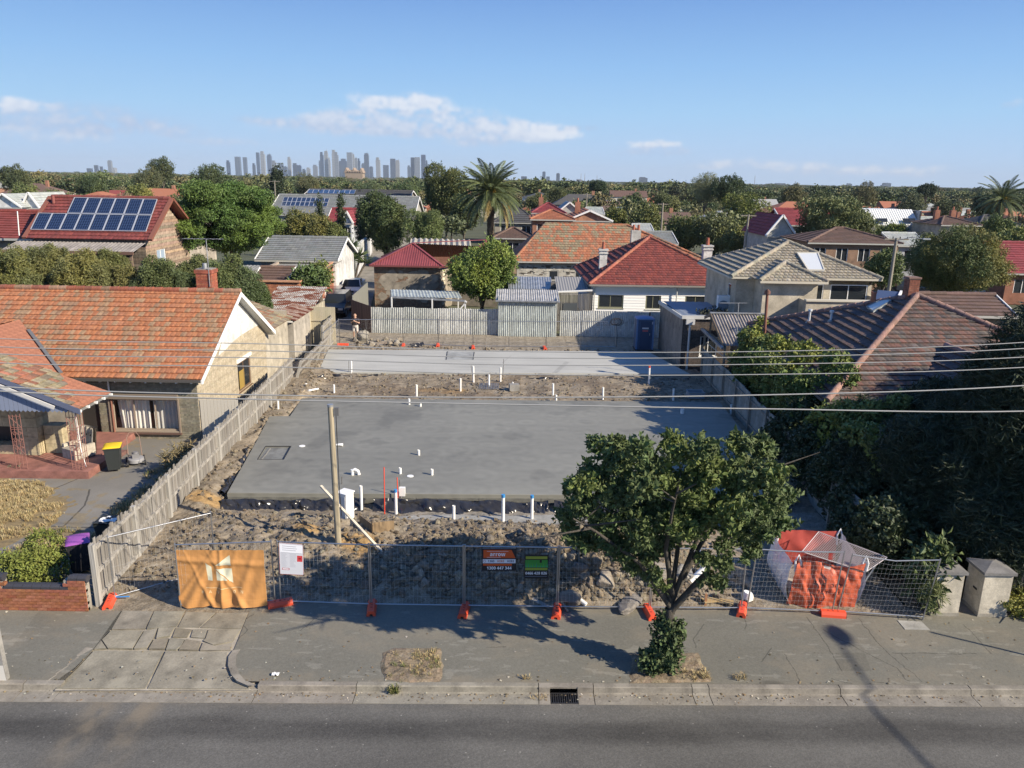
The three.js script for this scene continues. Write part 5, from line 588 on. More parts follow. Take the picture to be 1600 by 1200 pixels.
// ---- house
const leftHouse=thing('left_house', 'grey brick house with an orange tiled gable roof on the left', 'house', pt(-17,0,31));
{
const R=RNG(44), t=leftHouse, WX=-13, WD=31, H0=2.82, gbr=[[.29,.265,.195],[.26,.24,.18],[.31,.28,.21],[.24,.22,.165]], cbr=[[.50,.43,.31],[.47,.40,.29],[.53,.46,.34]];
const base=new MB(), win=[2.08,4.1+.95,.36,1.76], winU=[D(176,650, WD)[0]+18.2, D(279,650, WD)[0]+18.2,.36,1.74], door=[.25,1.05,0,2.1];
const fw=wall(base.tint([.30,.28,.24]), pt(-18.2,0, WD), pt(WX, 0, WD), H0+.1,[winU, door], .22);bricks(new MB(), fw, H0+.05, R, gbr, [winU, door]).build('grey_brickwork', M([1,1,1], .95, {k: 'br', map: T.mottle, tm: .5}), t).userData.kind='stuff';
wall(base, pt(-27,0, WD), pt(-18.2,0, WD), H0,[], .22);
const sw=wall(base.tint([.52,.46,.36]), pt(WX, 0, WD), pt(WX, 0,40.1), H0+.1,[[4.75,6.55,.75,2.15]], .22);bricks(new MB(), sw, H0+.05, R, cbr, [[4.75,6.55,.75,2.15]], {jitter: .04, proud: .006}).build('cream_brickwork', M([1,1,1], .95, {k: 'br', map: T.mottle, tm: .5}), t).userData.kind='stuff';
wall(base, pt(WX, 0,40.1), pt(-27,0,40.1), H0,[], .22);base.tint([.4,.36,.3]).quad(pt(-27,2.7,31), pt(-13,2.7,31), pt(-13,2.7,40), pt(-27,2.7,40));base.build('wall', mottled([1,1,1], .95), t);
// gable end: brick below, white render with a swept lower edge above
const RD=35.8, RH=5.42, slope=(h)=>[lerp(31.0, RD, (h - H0) / (RH - H0)) - 31,40.1 - lerp(40.1, RD, 0)+lerp(40.1, RD, (h - H0) / (RH - H0)) - 31];const gw=new MB();const gN=26;gw.tint([.5,.44,.34]);gw.tri(pt(WX, H0,31), pt(WX, H0,40.1), pt(WX, RH, RD));bricks(gw, {...sw, at: (u, v, k=0)=>sw.at(u, v+H0, k)}, RH - H0 - .1, R, cbr, [], {jitter: .04, proud: .006, top: (v)=>slope(v+H0)});gw.build('gable_brickwork', mottled([1,1,1], .95), t).userData.kind='stuff';
const XP=(u, v)=>{const [x, y, d]=ray(u, v), k=(WX+.03) / x;return [WX+.03, EYE+y*k, -d*k];};const g2=new MB();const arc=[[341,556],[352,547],[362,536],[372,527],[384,519],[396,512],[404,508]].map(([u, v])=>XP(u, v)), apex=pt(WX+.03, RH - .08, RD);for (let i=0;i+1 < arc.length;i++) g2.tri(arc[i], arc[i+1], apex);g2.build('white_gable', M([.8,.79,.75], .85, {k: 'gb', map: T.mottle, tm: 3}), t);
// roof
const E=30.55, XR=-12.62;const lich=(u, v, c, q)=>{const n=fbm(u*1.7, v*.35,4)+.12*(1 - u / 15);if (q() < .08+step(.4,.75, n)*.55) return q.pick([[.36,.21,.115],[.38,.24,.14],[.33,.195,.115]]);return c;};
const roof=tileFace(new MB(), [pt(-27,2.72, E), pt(XR, 2.72, E), pt(XR, 5.55, RD), pt(-27,5.55, RD)], R, [[.46,.18,.08],[.43,.17,.078],[.48,.2,.092],[.40,.165,.08],[.43,.185,.095]], {tw: .23, ch: .335, jitter: .07, patch: lich}).build('roof', M([1,1,1], .88, {k: 'tile', map: T.mottle, tm: .35}), t);
tileFace(new MB(), [pt(XR, 2.85,40.5), pt(-27,2.85,40.5), pt(-27,5.55, RD), pt(XR, 5.55, RD)], R, [[.40,.14,.07],[.3,.2,.12]], {tw: .46, ch: .67, seg: 2}).build('rear_roof', M([1,1,1], .88, {k: 'tile', map: T.mottle, tm: .35}), t);
caps(new MB(), pt(-27,5.56, RD), pt(XR+.03,5.56, RD), R, [[.36,.12,.07],[.30,.11,.07],[.33,.2,.13]], .12,.4).build('ridge_caps', M([1,1,1], .88, {k: 'tile', map: T.mottle, tm: .35}), t);
const bb=new MB();bb.brick(pt(XR+.02,2.52, E), [.035,0,0],[0,.2,0],[0,2.83,-(RD - E)]);bb.build('barge_board', mat.white, t);const b2=new MB();b2.brick(pt(XR+.02,2.62,40.55), [.035,0,0],[0,.22,0],[0,2.72, (40.55 - RD)]);b2.build('barge_board', mat.white, t);const so=new MB().tint([.6,.6,.58]).quad(pt(WX, 2.62,40.5), pt(XR, 2.62,40.5), pt(XR, 5.38, RD), pt(WX, 5.38, RD));so.quad(pt(WX, 2.58, E), pt(XR, 2.58, E), pt(XR, 5.4, RD), pt(WX, 5.4, RD));so.build('soffit', mat.white, t);
const gut=new MB().tint([.5,.5,.5]);gut.brick(pt(-27,2.6, E+.02), [27+XR, 0,0],[0,.1,0],[0,0,.11]);gut.build('gutter', M([.16,.15,.14], .6), t);new MB().box(XR+.02,2.62, E+.03,.08,.16,.14).build('gutter_end', mat.white, t);
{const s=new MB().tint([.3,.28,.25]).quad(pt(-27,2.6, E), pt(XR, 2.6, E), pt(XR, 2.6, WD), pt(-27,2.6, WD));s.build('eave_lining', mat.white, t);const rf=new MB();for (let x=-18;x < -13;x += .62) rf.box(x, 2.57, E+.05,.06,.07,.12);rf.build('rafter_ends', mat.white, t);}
// front window: aluminium frame, glass, curtains, roller shutter box
const clear=new THREE.MeshPhysicalMaterial({color: 0xffffff, roughness: .03, transmission: 1, thickness: 0, ior: 1.45});windowIn(t, fw, winU, {frame: M([.32,.26,.2], .6), glass: clear, lights: 3, fw: .07, deep: .1});
{const [a, b, c, d]=winU;new MB().tint(1).grid((u, v)=>{const x=lerp(a+.1, a+(b - a)*.52, u);return add(fw.at(x+.1*(1 - v)*(u < .2?1 : 0), lerp(c, d, v)), mul(fw.out, -.3 - .035*Math.sin(u*46) - .02*Math.sin(u*17+2)));}, 90,2).build('curtain', M([.72,.71,.66], .9), t);new MB().grid((u, v)=>add(fw.at(lerp(a+(b - a)*.58, b - .05, u), lerp(c, d, v)), mul(fw.out, -.32 - .03*Math.sin(u*40))), 80,2).build('curtain', M([.50,.49,.46], .9), t);const rm=new MB().tint([.25,.22,.18]);rm.quad(fw.at(-.2,0,1), fw.at(5.2,0,1), add(fw.at(5.2,0,1), mul(fw.out, -3)), add(fw.at(-.2,0,1), mul(fw.out, -3)));rm.quad(add(fw.at(-.2,0,1), mul(fw.out, -3)), add(fw.at(5.2,0,1), mul(fw.out, -3)), add(fw.at(5.2,2.7,1), mul(fw.out, -3)), add(fw.at(-.2,2.7,1), mul(fw.out, -3)));rm.build('room', mottled([1,1,1], .95), t);
const s=new MB();s.brick(add(fw.at(a - .12, d+.02), mul(fw.out, .014)), mul(fw.e, b - a+.2), [0,.2,0], mul(fw.out, .17));s.build('shutter_box', M([.20,.165,.13], .6), t);const sl=new MB();sl.brick(add(fw.at(a - .1, c - .14), mul(fw.out, .014)), mul(fw.e, b - a+.2), [0,.07,0], mul(fw.out, .1));sl.build('brick_sill', M([.12,.07,.055], .9), t);for (const u of [a - .09, b+.02]) new MB().brick(add(fw.at(u, c - .06), mul(fw.out, .014)), mul(fw.e, .06), [0, d - c+.08,0], mul(fw.out, .06)).build('shutter_guide', M([.25,.2,.16], .6), t);}
windowIn(t, sw, [4.75,6.55,.75,2.15], {frame: M([.16,.10,.06], .6), lights: 2, fw: .08});{const s=new MB();s.brick(add(sw.at(5.0,.8), mul(sw.out, -.03)), mul(sw.e, .7), [0,.9,0], mul(sw.out, .004));s.build('leadlight_panel', M([.36,.25,.07], .4), t);const l=new MB();l.brick(add(sw.at(4.65,2.17), mul(sw.out, .008)), mul(sw.e, 2.0), [0,.16,0], mul(sw.out, .06));l.build('window_head', mat.white, t);}
{const d=new MB();d.brick(fw.at(door[0], 0,.5), mul(fw.e, .8), [0,2.1,0], mul(fw.out, -.04));d.build('front_door', M([.03,.028,.026], .6), t);}
for (const [u, v0, v1, m] of [[1.62,.0,1.72, M([.22,.10,.07], .6)],[1.58,2.0,2.62, mat.white]]) {const dp=new MB();dp.tube([add(fw.at(u, v0), mul(fw.out, .07)), add(fw.at(u, v1), mul(fw.out, .07))], .04,8);dp.build('downpipe', m, t);}
{const c=[D(310,457,36.4)[0], D(334,457,36.4)[0]], b=5.0, tp=D(320,420,36.4)[1];const ch=new MB().tint([.33,.29,.25]);ch.box((c[0]+c[1]) / 2, (b+tp) / 2,36.6, c[1] - c[0], tp - b, .7);const cm=ch.build('chimney', mottled([1,1,1], .95), t);const bm=new MB();const ws=[[pt(c[0], b, 36.25), pt(c[1], b, 36.25)],[pt(c[1], b, 36.25), pt(c[1], b, 36.95)]];for (const [p, q] of ws) {const w=wall(new MB(), p, q, 1,[], .1);bricks(bm, w, tp - b, R, [[.40,.12,.065],[.36,.10,.06],[.43,.15,.08]],[]);} bm.build('chimney_brickwork', M([1,1,1], .95, {k: 'br', map: T.mottle, tm: .5}), cm).userData.kind='stuff';new MB().tint([.36,.11,.07]).box((c[0]+c[1]) / 2, tp - .12,36.6, c[1] - c[0]+.1,.16,.8).build('chimney_band', mottled([1,1,1], .9), cm);new MB().cyl(pt((c[0]+c[1]) / 2, tp - .1,36.5), pt((c[0]+c[1]) / 2, tp+.25,36.5), .12,.1,10).build('flue', mat.galv, cm);
const an=[c[1] - .08, tp - .5];const aa=thing('television_aerial', 'tall thin television aerial strapped to the brick chimney', 'aerial', pt(an[0], an[1], 36.2));new MB().tube([pt(an[0], an[1] - .3,36.2), pt(an[0], an[1]+1.9,36.2)], .02,6).build('mast', mat.galv, aa);const el=new MB();el.tube([pt(an[0] - 1.1, an[1]+1.88,36.2), pt(an[0]+.8, an[1]+1.9,36.2)], .012,5);for (let i=0;i < 7;i++) el.tube([pt(an[0] - 1+i*.28, an[1]+1.89,35.9), pt(an[0] - 1+i*.28, an[1]+1.89,36.5)], .008,4);el.build('elements', mat.galv, aa);}
// porch: lower gabled roof coming forward, floor, lattice posts, block pier
const A=pt(-15.35,2.66,26.4), B=pt(-15.35,2.66,28.75), C=pt(-17.05,3.38,28.5), Dp=pt(-19.7,4.5,31.1), Ep=pt(-20.5,4.83,31.9), Fp=pt(-20.5,4.83,26.4);const lich2=(u, v, c, q)=>{const n=fbm(u*1.1+4, v*1.6,4);if (q() < .2+step(.25,.6, n)*.65) return q.pick([[.30,.25,.16],[.34,.29,.19],[.25,.20,.14],[.37,.31,.2]]);return c;};
const pr=tileFace(new MB(), [A, B, C, Dp, Ep, Fp], R, [[.40,.165,.095],[.36,.15,.09],[.43,.18,.1],[.31,.15,.095]], {tw: .23, ch: .31, jitter: .18, patch: lich2}).build('porch_roof', M([1,1,1], .92, {k: 'tile', map: T.mottle, tm: .35}), t);
tileFace(new MB(), [pt(-25.65,2.66,28.75), pt(-25.65,2.66,26.4), Fp, pt(-20.5,4.83,31.9)], R, [[.38,.135,.08]], {tw: .46, ch: .6, seg: 1}).build('porch_roof_far_side', M([1,1,1], .92, {k: 'tile', map: T.mottle, tm: .35}), t);
new MB().tint([.6,.6,.6]).bar(add(C, [0,.06,0]), add(Dp, [0,.06,0]), .13,.04).build('valley_flashing', M([.22,.22,.22], .6), t);
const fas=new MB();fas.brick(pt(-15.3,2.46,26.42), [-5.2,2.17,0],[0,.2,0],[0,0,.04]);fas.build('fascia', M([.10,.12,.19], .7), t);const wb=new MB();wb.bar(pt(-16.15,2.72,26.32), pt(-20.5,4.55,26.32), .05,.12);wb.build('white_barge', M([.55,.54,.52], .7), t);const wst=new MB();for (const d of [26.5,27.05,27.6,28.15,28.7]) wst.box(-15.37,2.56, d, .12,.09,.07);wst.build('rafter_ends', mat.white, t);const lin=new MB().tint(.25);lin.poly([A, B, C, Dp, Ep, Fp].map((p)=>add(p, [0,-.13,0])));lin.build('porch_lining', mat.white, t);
for (let x=-20.4;x < -15.9;x += .16) {const h=Math.min(4.6,2.56+(-15.6 - x)*.42), pl=new MB();pl.brick(pt(x, 2.56,26.5), [.15,0,0],[0, h - 2.56,0],[0,0,.03]);pl.tri(pt(x, 2.56,26.47), pt(x+.15,2.56,26.47), pt(x+.075,2.5,26.47));pl.build('gable_board', M([.20,.235,.33], .75), t);}
const pf=[[-15.3,26.42],[-15.3,28.2],[-15.75,28.2],[-15.75,30.95],[-22,30.95],[-22,26.3]].map(([x, d])=>pt(x, 0, d));const fl=new MB();fl.prism([pf[0], pf[1], pt(-22,0,28.2), pf[5]], 0,.29);fl.prism([pt(-15.75,0,28.2), pf[3], pf[4], pt(-22,0,28.2)], 0,.289);fl.build('porch_floor', mottled([.34,.155,.125], .7,1.8), t);const stp=new MB();stp.brick(pt(-15.74,0,28.3), [.5,0,0],[0,.15,0],[0,0,-.9]);stp.brick(pt(-15.74,.15,28.4), [.22,0,0],[0,.12,0],[0,0,-.8]);stp.build('porch_steps', mottled([.24,.13,.11], .75,1.8), t);
const lattice=(x, d, w)=>{const p=new MB(), h=2.3, y0=.29;const P=(a, y)=>pt(x+a, y0+y, d);for (const a of [0, w*.33, w*.66, w]) p.tube([P(a, 0), P(a, h)], .012,4);for (const y of [.05,.55,.95,1.02,1.5,1.57,2.0, h]) p.tube([P(0, y), P(w, y)], .012,4);for (const y of [.56,1.58]) {p.tube([P(0, y), P(w, y+.4)], .01,4);p.tube([P(w, y), P(0, y+.4)], .01,4);} for (const y of [1.1,1.35,.8]) for (const s of [0,1]) {const c=[w*(s?.72 : .28), y];p.tube(Array.from({length: 13}, (_, k)=>P(c[0]+Math.cos(k / 9*6.28)*(.085 - k*.004)*(s?1 : -1), c[1]+Math.sin(k / 9*6.28)*(.085 - k*.004))), .01,4);} p.build('lattice_post', M([.26,.12,.10], .7), t);};lattice(-18.0,26.6,.4);lattice(-15.95,26.6,.36);{const q=new MB();for (const [x, w] of [[-15.6,0]]) {for (const dd of [26.62,26.75,26.9,27.02]) q.tube([pt(x, .29, dd), pt(x, 2.6, dd)], .012,4);for (const y of [.4,.9,1.4,1.9,2.4]) q.tube([pt(x, y, 26.6), pt(x, y, 27.03)], .012,4);} q.build('lattice_return', M([.26,.12,.10], .7), t);}
const bl=(x0, x1, d0, dep, rows, h)=>{for (let j=0;j < rows;j++) {const n=j % 2?1 : 2, w=(x1 - x0) / n;for (let i=0;i < n;i++) {const o=new MB().tint(jit(R, [1,1,1], .05));o.brick(pt(x0+i*w+.006,.29+j*h+.006, d0+dep), [w - .012,0,0],[0, h - .012,0],[0,0, dep]);o.build('pier_block', M([.52,.44,.28], .92, {k: 'blk', map: T.mottle, tm: .9}), t);}}};bl(-18.75,-17.95,28.0,.8,5,.37);bl(-17.9,-17.2,28.3,.5,3,.37);bl(-20.4,-18.75,28.1,.5,1,.37);for (let j=3;j < 5;j++) for (let i=0;i < 3;i++) {const o=new MB();o.brick(pt(-20.4+i*.55+.006,.29+j*.37+.006,28.6), [.538,0,0],[0,.358,0],[0,0,.5]);o.build('pier_block', M([.52,.44,.28], .92, {k: 'blk', map: T.mottle, tm: .9}), t);} {const o=new MB();o.brick(pt(-20.4,.3,28.7), [1.64,0,0],[0,1.09,0],[0,0,.06]);o.build('dark_screen', M([.02,.02,.022], .4), t);}
const pd=new MB();pd.tube([pt(-16.4,2.5,27.6), pt(-16.4,2.2,27.6), pt(-16.25,2.1,27.7), pt(-16.25,.5,27.75)], .035,8);pd.build('porch_downpipe', mat.white, t);
// lean-to behind the gable
const lt=new MB().tint([.5,.45,.36]);wall(lt, pt(-13.05,0,40.15), pt(-13.05,0,44.4), 2.85,[], .2);wall(lt, pt(-13.05,0,44.4), pt(-17,0,44.4), 3.3,[], .2);lt.build('lean_to_wall', mottled([1,1,1], .95), t);tileFace(new MB(), [pt(-12.8,2.85,40.3), pt(-12.8,2.85,44.7), pt(-15.6,3.9,44.7), pt(-15.6,3.9,40.3)], R, [[.33,.17,.10],[.27,.19,.12],[.36,.18,.1],[.24,.2,.14]], {tw: .24, ch: .33, jitter: .14, patch: lich2}).build('lean_to_roof', M([1,1,1], .9, {k: 'tile', map: T.mottle, tm: .35}), t);
}
// ---- bins, chair, mower, broom
function bin(p, turn, lidCol, bodyCol, label, open=false) {
const t=thing('wheelie_bin', label, 'bin', p, 'household bins');t.rotation.y=turn;const L=(m, n, par=t)=>{const o=new THREE.Mesh(m[0].geo(), m[1]);o.name=n;par.add(o);return o;};const body=new MB(), lo=[.2,.23], hi=[.27,.32], h0=.1, h1=.95;const c=(k, w)=>[[-w[0], k, -w[1]],[w[0], k, -w[1]],[w[0], k, w[1]],[-w[0], k, w[1]]];const a=c(h0, lo), b=c(h1, hi);for (let i=0;i < 4;i++) body.quad(a[i], a[(i+1) % 4], b[(i+1) % 4], b[i]);body.poly(a);body.box(0, h1,0,.58,.05,.68);const bm=M(bodyCol, .5);L([body, bm], 'body');for (const x of [-1,1]) {const w=L([new MB().cyl([x*.2,.1,-.27],[x*.27,.1,-.27], .1,.1,14), mat.black], 'wheel');L([new MB().cyl([x*.271,.1,-.27],[x*.276,.1,-.27], .05,.05,10), mat.dark], 'hub', w);} L([new MB().tube([[-.2, h1+.0,-.36],[-.2, h1+.02,-.42],[.2, h1+.02,-.42],[.2, h1,-.36]], .018,6), bm], 'handle');
const lid=new MB();lid.grid((u, v)=>[lerp(-.3,.3, u), h1+.03+.07*Math.sin(Math.PI*clamp(u*1.0)) ** .4*Math.sin(Math.PI*v) ** .4, lerp(-.35,.36, v)], 14,14);const lo2=L([lid, M(lidCol, .45)], 'lid');if (open) {lo2.rotation.x=-2.0;lo2.position.set(0,.95,-.3);} const ra=new MB().box(0, h1+.07,.1,.4,.04,.05);L([ra, M(lidCol, .45)], 'lid_rib', lo2);return t;}
{
bin(G(180,735), .35,[.75,.52,.02],[.03,.035,.035], 'wheelie bin with a bright yellow lid against the house');bin(G(128,893), .5,[.30,.09,.36],[.02,.02,.024], 'wheelie bin with a purple lid behind the brick wall');
{const p=G(176,850), t=thing('recycling_tub', 'black and green open tubs of rubbish beside the paling fence', 'tub', p);const tub=(x, d, col, n)=>{const m=new MB(), c=(k, w)=>[[x - w, k, d - w*.8],[x+w, k, d - w*.8],[x+w, k, d+w*.8],[x - w, k, d+w*.8]];const a=c(.02,.26), b=c(.75,.36);for (let i=0;i < 4;i++) m.quad(a[i], a[(i+1) % 4], b[(i+1) % 4], b[i]);m.poly(c(.6,.34));m.build(n, M(col, .6), t);};tub(p[0], p[2],[.025,.03,.03], 'black_tub');tub(p[0]+.55, p[2] - .3,[.03,.22,.06], 'green_tub');new MB().grid((u, v)=>[p[0]+(u - .5)*.5,.7+.12*fbm(u*4, v*4,3)+.06, p[2]+(v - .5)*.4], 10,10).build('white_bag', mat.white, t);new MB().box(p[0], .79,-p[2], .72,.03,.58).build('rim', M([.03,.035,.035], .6), t);}
{const p=G(127,712,.29), t=thing('armchair', 'worn cream buttoned armchair on the porch', 'armchair', p);const cm=M([.50,.45,.37], .9, {k: 'arm', map: T.mottle, tm: .8});t.rotation.y=-.5;const L=(m, n, mm=cm)=>{const o=new THREE.Mesh(m.geo(), mm);o.name=n;t.add(o);return o;};L(new MB().grid((u, v)=>[(u - .5)*.8,.38+.08*Math.sin(Math.PI*u) ** .5*Math.sin(Math.PI*v) ** .5, (v - .5)*.75+.1], 12,12).box(0,.2,-.1,.8,.38,.74), 'seat');L(new MB().grid((u, v)=>{const a=(u - .5)*1.7;return [Math.sin(a)*.62,.3+v*.75,-.3+(1 - Math.cos(a))*.4 - v*.12 - .03*Math.sin(u*26)];}, 50,8).grid((u, v)=>{const a=(u - .5)*1.7;return [Math.sin(a)*.7,.1+v*.95,-.42+(1 - Math.cos(a))*.42 - v*.12];}, 20,4), 'backrest');for (const s of [-1,1]) L(new MB().box(s*.42,.3,-.05,.13,.45,.7), 'arm');const bt=new MB();for (const x of [-.25,0,.25]) bt.cyl([x, .78,-.32],[x, .78,-.29], .03,.03,8);L(bt, 'buttons', mat.dark);for (const [x, z] of [[-.35,-.3],[.35,-.3],[-.35,.4],[.35,.4]]) L(new MB().cyl([x, 0, z],[x, .06, z], .03,.03,6), 'leg', mat.dark);}
{const p=G(213,724), t=thing('lawn_mower', 'grey push lawn mower parked by the house wall', 'lawn mower', p);t.rotation.y=.5;const L=(m, n, mm)=>{const o=new THREE.Mesh(m.geo(), mm);o.name=n;t.add(o);return o;};L(new MB().grid((u, v)=>{const a=u*6.2832, r=v < .5?lerp(.3,.28, v*2) : lerp(.28,.05, (v - .5)*2);return [Math.cos(a)*r, .1+(v < .5?v*.26 : .13+(v - .5)*.08), Math.sin(a)*r*1.15];}, 20,8, true), 'deck', M([.28,.28,.29], .5));L(new MB().box(0,.32,0,.24,.18,.3).cyl([0,.4,0],[0,.47,0], .11,.09,12), 'engine', M([.2,.2,.21], .5));for (const [x, z] of [[-.3,-.32],[.3,-.32],[-.3,.3],[.3,.3]]) L(new MB().cyl([x - .03,.1, z],[x+.03,.1, z], .1,.1,14), 'wheel', mat.black);L(new MB().tube([[-.24,.2,-.3],[-.22,.85,-.75],[-.12,1.0,-.85],[.12,1.0,-.85],[.22,.85,-.75],[.24,.2,-.3]], .014,6), 'handle', M([.25,.16,.12], .5));L(new MB().box(.0,.3,.33,.12,.14,.04), 'cover', mat.white);}
{const a=G(137,741,.0), b=add(a, [-.35,1.25,-.28]), t=thing('broom', 'white handled broom leaning on the porch edge', 'broom', a);new MB().tube([add(a, [0,.14,0]), b], .016,6).build('handle', mat.white, t);new MB().brick(add(a, [-.14,.1,-.03]), [.28,0,0],[0,.05,0],[0,0,.06]).build('head', M([.1,.09,.08], .8), t);new MB().brick(add(a, [-.15,.0,-.04]), [.3,0,0],[0,.1,0],[0,0,.08]).build('bristles', M([.05,.045,.04], .95), t);}
}
// ---- boundary paling fence
function palingFence(name, label, a, b, {h=1.75, side=1, w=.112, gap=.013, cols=[[.35,.33,.295],[.30,.28,.25],[.40,.375,.34],[.26,.24,.215],[.33,.3,.26]], lean=0, post=2.4, seed=1, rails=3, ground}={}) {
const R=RNG(seed), t=thing(name, label, 'fence', a), L=len(sub(b, a)), e=norm(sub(b, a)), out=[-e[2]*side, 0, e[0]*side], gh=(p)=>ground?ground(p[0], -p[2])*.6 : 0;const n=Math.round(L / (w+gap)), geos=Array.from({length: 5}, (_, i)=>new MB().brick([0,0,0],[w*lerp(.93,1, i / 4), 0,0],[0, h+(hash2(i, 5) - .5)*.09,0],[0,0,.018], '').geo()), mats=cols.map((c)=>woody(c, .25,1.9));
for (let i=0;i < n;i++) {const p=add(a, mul(e, i*(w+gap))), o=new THREE.Mesh(R.pick(geos), R.pick(mats));o.name='paling';const s=sub(p, a);o.position.set(s[0]+out[0]*R.r(-.004,.004), gh(p)*.4 - .02+R.r(-.03,.03), s[2]);o.rotation.set(0, Math.atan2(-e[2], e[0]), 0);o.rotateX(lean*(i / n)+R.r(-.008,.008));o.rotateZ(R.r(-.012,.012));t.add(o);}
for (let k=0;k <= Math.floor(L / post);k++) {const p=add(add(a, mul(e, Math.min(k*post+.05, L - .05))), mul(out, .06));new MB().bar(add(p, [0,-.2,0]), add(p, [0, h - .03,0]), .13,.12).build('post', woody([.46,.44,.4], .3,1.8), t);}
if (!lean) for (let k=0;k < rails;k++) {const y=[.22,.9, h - .2][k], o=mul(out, .055);new MB().bar(add(add(a, o), [0, y, 0]), add(add(b, o), [0, y, 0]), .07,.1).build('rail', woody([.40,.375,.335], 1.5,.3), t);} return t;}
{
palingFence('paling_fence', 'long weathered grey paling fence down the left boundary', pt(-10.58,0,17.85), pt(-11.45,0,39.4), {seed: 3, side: 1});
const t=palingFence('leaning_fence_section', 'short run of loose grey palings leaning over beside the pale slab', pt(-11.5,0,39.5), pt(-11.62,0,46.5), {seed: 8, h: 1.55, gap: .05, cols: [[.25,.22,.19],[.30,.265,.225],[.2,.18,.155]]});t.rotation.z=-.28;
const g=thing('side_gate', 'pale slatted side gate between the left house and the paling fence', 'gate', pt(-12.95,0,31.05));for (let i=0;i < 11;i++) new MB().brick(pt(-12.95+i*.145,.05,31.05), [.135,0,0],[0,1.7,0],[0,0,.02]).build('slat', M([.56,.52,.44], .8), g);
}
// ---- buildings behind, along the left of the lane
{
const R=RNG(90);
{const t=thing('outhouse', 'narrow rendered outhouse with a rusty iron roof behind the left house', 'outbuilding', pt(-13.5,0,45.5));const m=new MB().tint([.46,.42,.36]);wall(m, pt(-13.9,0,44.9), pt(-12.85,0,44.9), 2.5,[[.1,.55,.1,2.1]], .15);wall(m, pt(-12.85,0,44.9), pt(-12.85,0,48.6), 2.6,[], .15);wall(m, pt(-12.85,0,48.6), pt(-13.9,0,48.6), 2.6,[], .15);m.build('wall', mottled([1,1,1], .95), t);new MB().brick(pt(-13.8,.1,44.95), [.45,0,0],[0,2.0,0],[0,0,.05]).build('door', M([.16,.10,.11], .8), t);const r=corrugated(new MB(), pt(-14.0,2.95,49), [0,0,4.3],[1.35,-.33,0], {pitch: .11});r.build('roof', M([.8,.62,.55], .8, {k: 'rust', map: T.rust, tm: 2}), t);new MB().box(-13.4,2.55,44.75,1.1,.08,.1).build('gutter', mat.white, t);}
{const t=thing('rusty_roof_shed', 'shed with a low flaking white and rust iron roof', 'shed', pt(-15.3,0,50));const m=new MB().tint([.52,.47,.36]);wall(m, pt(-16.3,0,50.2), pt(-13.3,0,50.2), 2.0,[], .12);wall(m, pt(-13.3,0,50.2), pt(-13.3,0,54.5), 2.3,[], .12);wall(m, pt(-16.3,0,54.5), pt(-16.3,0,50.2), 2.2,[], .12);m.build('wall', mottled([1,1,1], .95), t);corrugated(new MB(), pt(-16.6,2.3,50.0), [3.5,0,0],[0,.95,-4.8], {pitch: .13}).build('roof', M([1,1,1], .8, {k: 'rust2', map: T.rust, tm: 2.6}), t);}
{const t=thing('brick_outbuilding', 'orange brick outbuilding with a long wall along the lane', 'outbuilding', pt(-16,0,57)), br=[[.47,.19,.10],[.43,.165,.09],[.5,.22,.12],[.40,.17,.10]];const m=new MB().tint([.42,.34,.27]), P=[[-19.9,56.5],[-15.6,56.5],[-16.4,72.5],[-21.5,72.5]];for (let i=0;i < 4;i++) {const a=P[i], b=P[(i+1) % 4], h=i === 3?3.3 : 3.3, w=wall(m, pt(a[0], 0, a[1]), pt(b[0], 0, b[1]), h, [], .25);if (i < 2) bricks(new MB(), w, h, R, br, [], {jitter: .12, u0: 0}).build('brickwork', M([1,1,1], .95, {k: 'br', map: T.mottle, tm: .5}), t).userData.kind='stuff';if (i === 1) {const pp=new MB();for (let k=0;k < 60;k++) {const u=R.r(.1, w.L*.75), v=R.r(.2,1.7)*(1 - u / w.L*.6), s=R.r(.15,.5);pp.tint(R.r(.8,1));const c=Array.from({length: 8}, (_, q)=>add(w.at(u+Math.cos(q / 8*6.28)*s*R.r(.6,1.2), Math.max(.02, v+Math.sin(q / 8*6.28)*s*R.r(.5,1))), mul(w.out, .018+k*.0002)));pp.poly(c);} pp.build('flaking_paint', M([.66,.60,.55], .9), t);}} m.build('wall', mottled([1,1,1], .95), t);const rf=corrugated(new MB(), pt(-21.6,3.1,73), [0,0,16.4],[5.6,.1,0], {pitch: .3, amp: .03});rf.build('roof', M([.30,.30,.29], .8, {k: 'mot', map: T.mottle, tm: 3}), t);const cp=new MB().tint([.55,.3,.18]);cp.bar(pt(-15.62,3.36,56.4), pt(-16.42,3.36,72.5), .3,.12);cp.bar(pt(-19.9,3.36,56.5), pt(-15.5,3.36,56.5), .3,.12);cp.build('coping', mottled([1,1,1], .9), t);}
{const t=thing('board_gate', 'cream vertical board gate across the left of the lane', 'gate', pt(-12.7,0,49.8));for (let i=0;i < 13;i++) new MB().tint(jit(R, [1,1,1], .06)).brick(pt(-13.35+i*.128,.05,50.6+(i > 9?0 : 0)), [.12,0,0],[0,2.45,0],[0,0,.02]).build('board', M([.48,.43,.31], .85), t);new MB().brick(pt(-13.35,1.55,50.57), [1.66,0,0],[0,.1,0],[0,0,.04]).build('rail', M([.45,.4,.3], .85), t);}
palingFence('lane_paling_fence', 'short leaning grey paling fence beside the board gate', pt(-11.7,0,46.8), pt(-12.0,0,51.5), {seed: 15, h: 2.0, cols: [[.42,.385,.32],[.37,.34,.28]]});
}
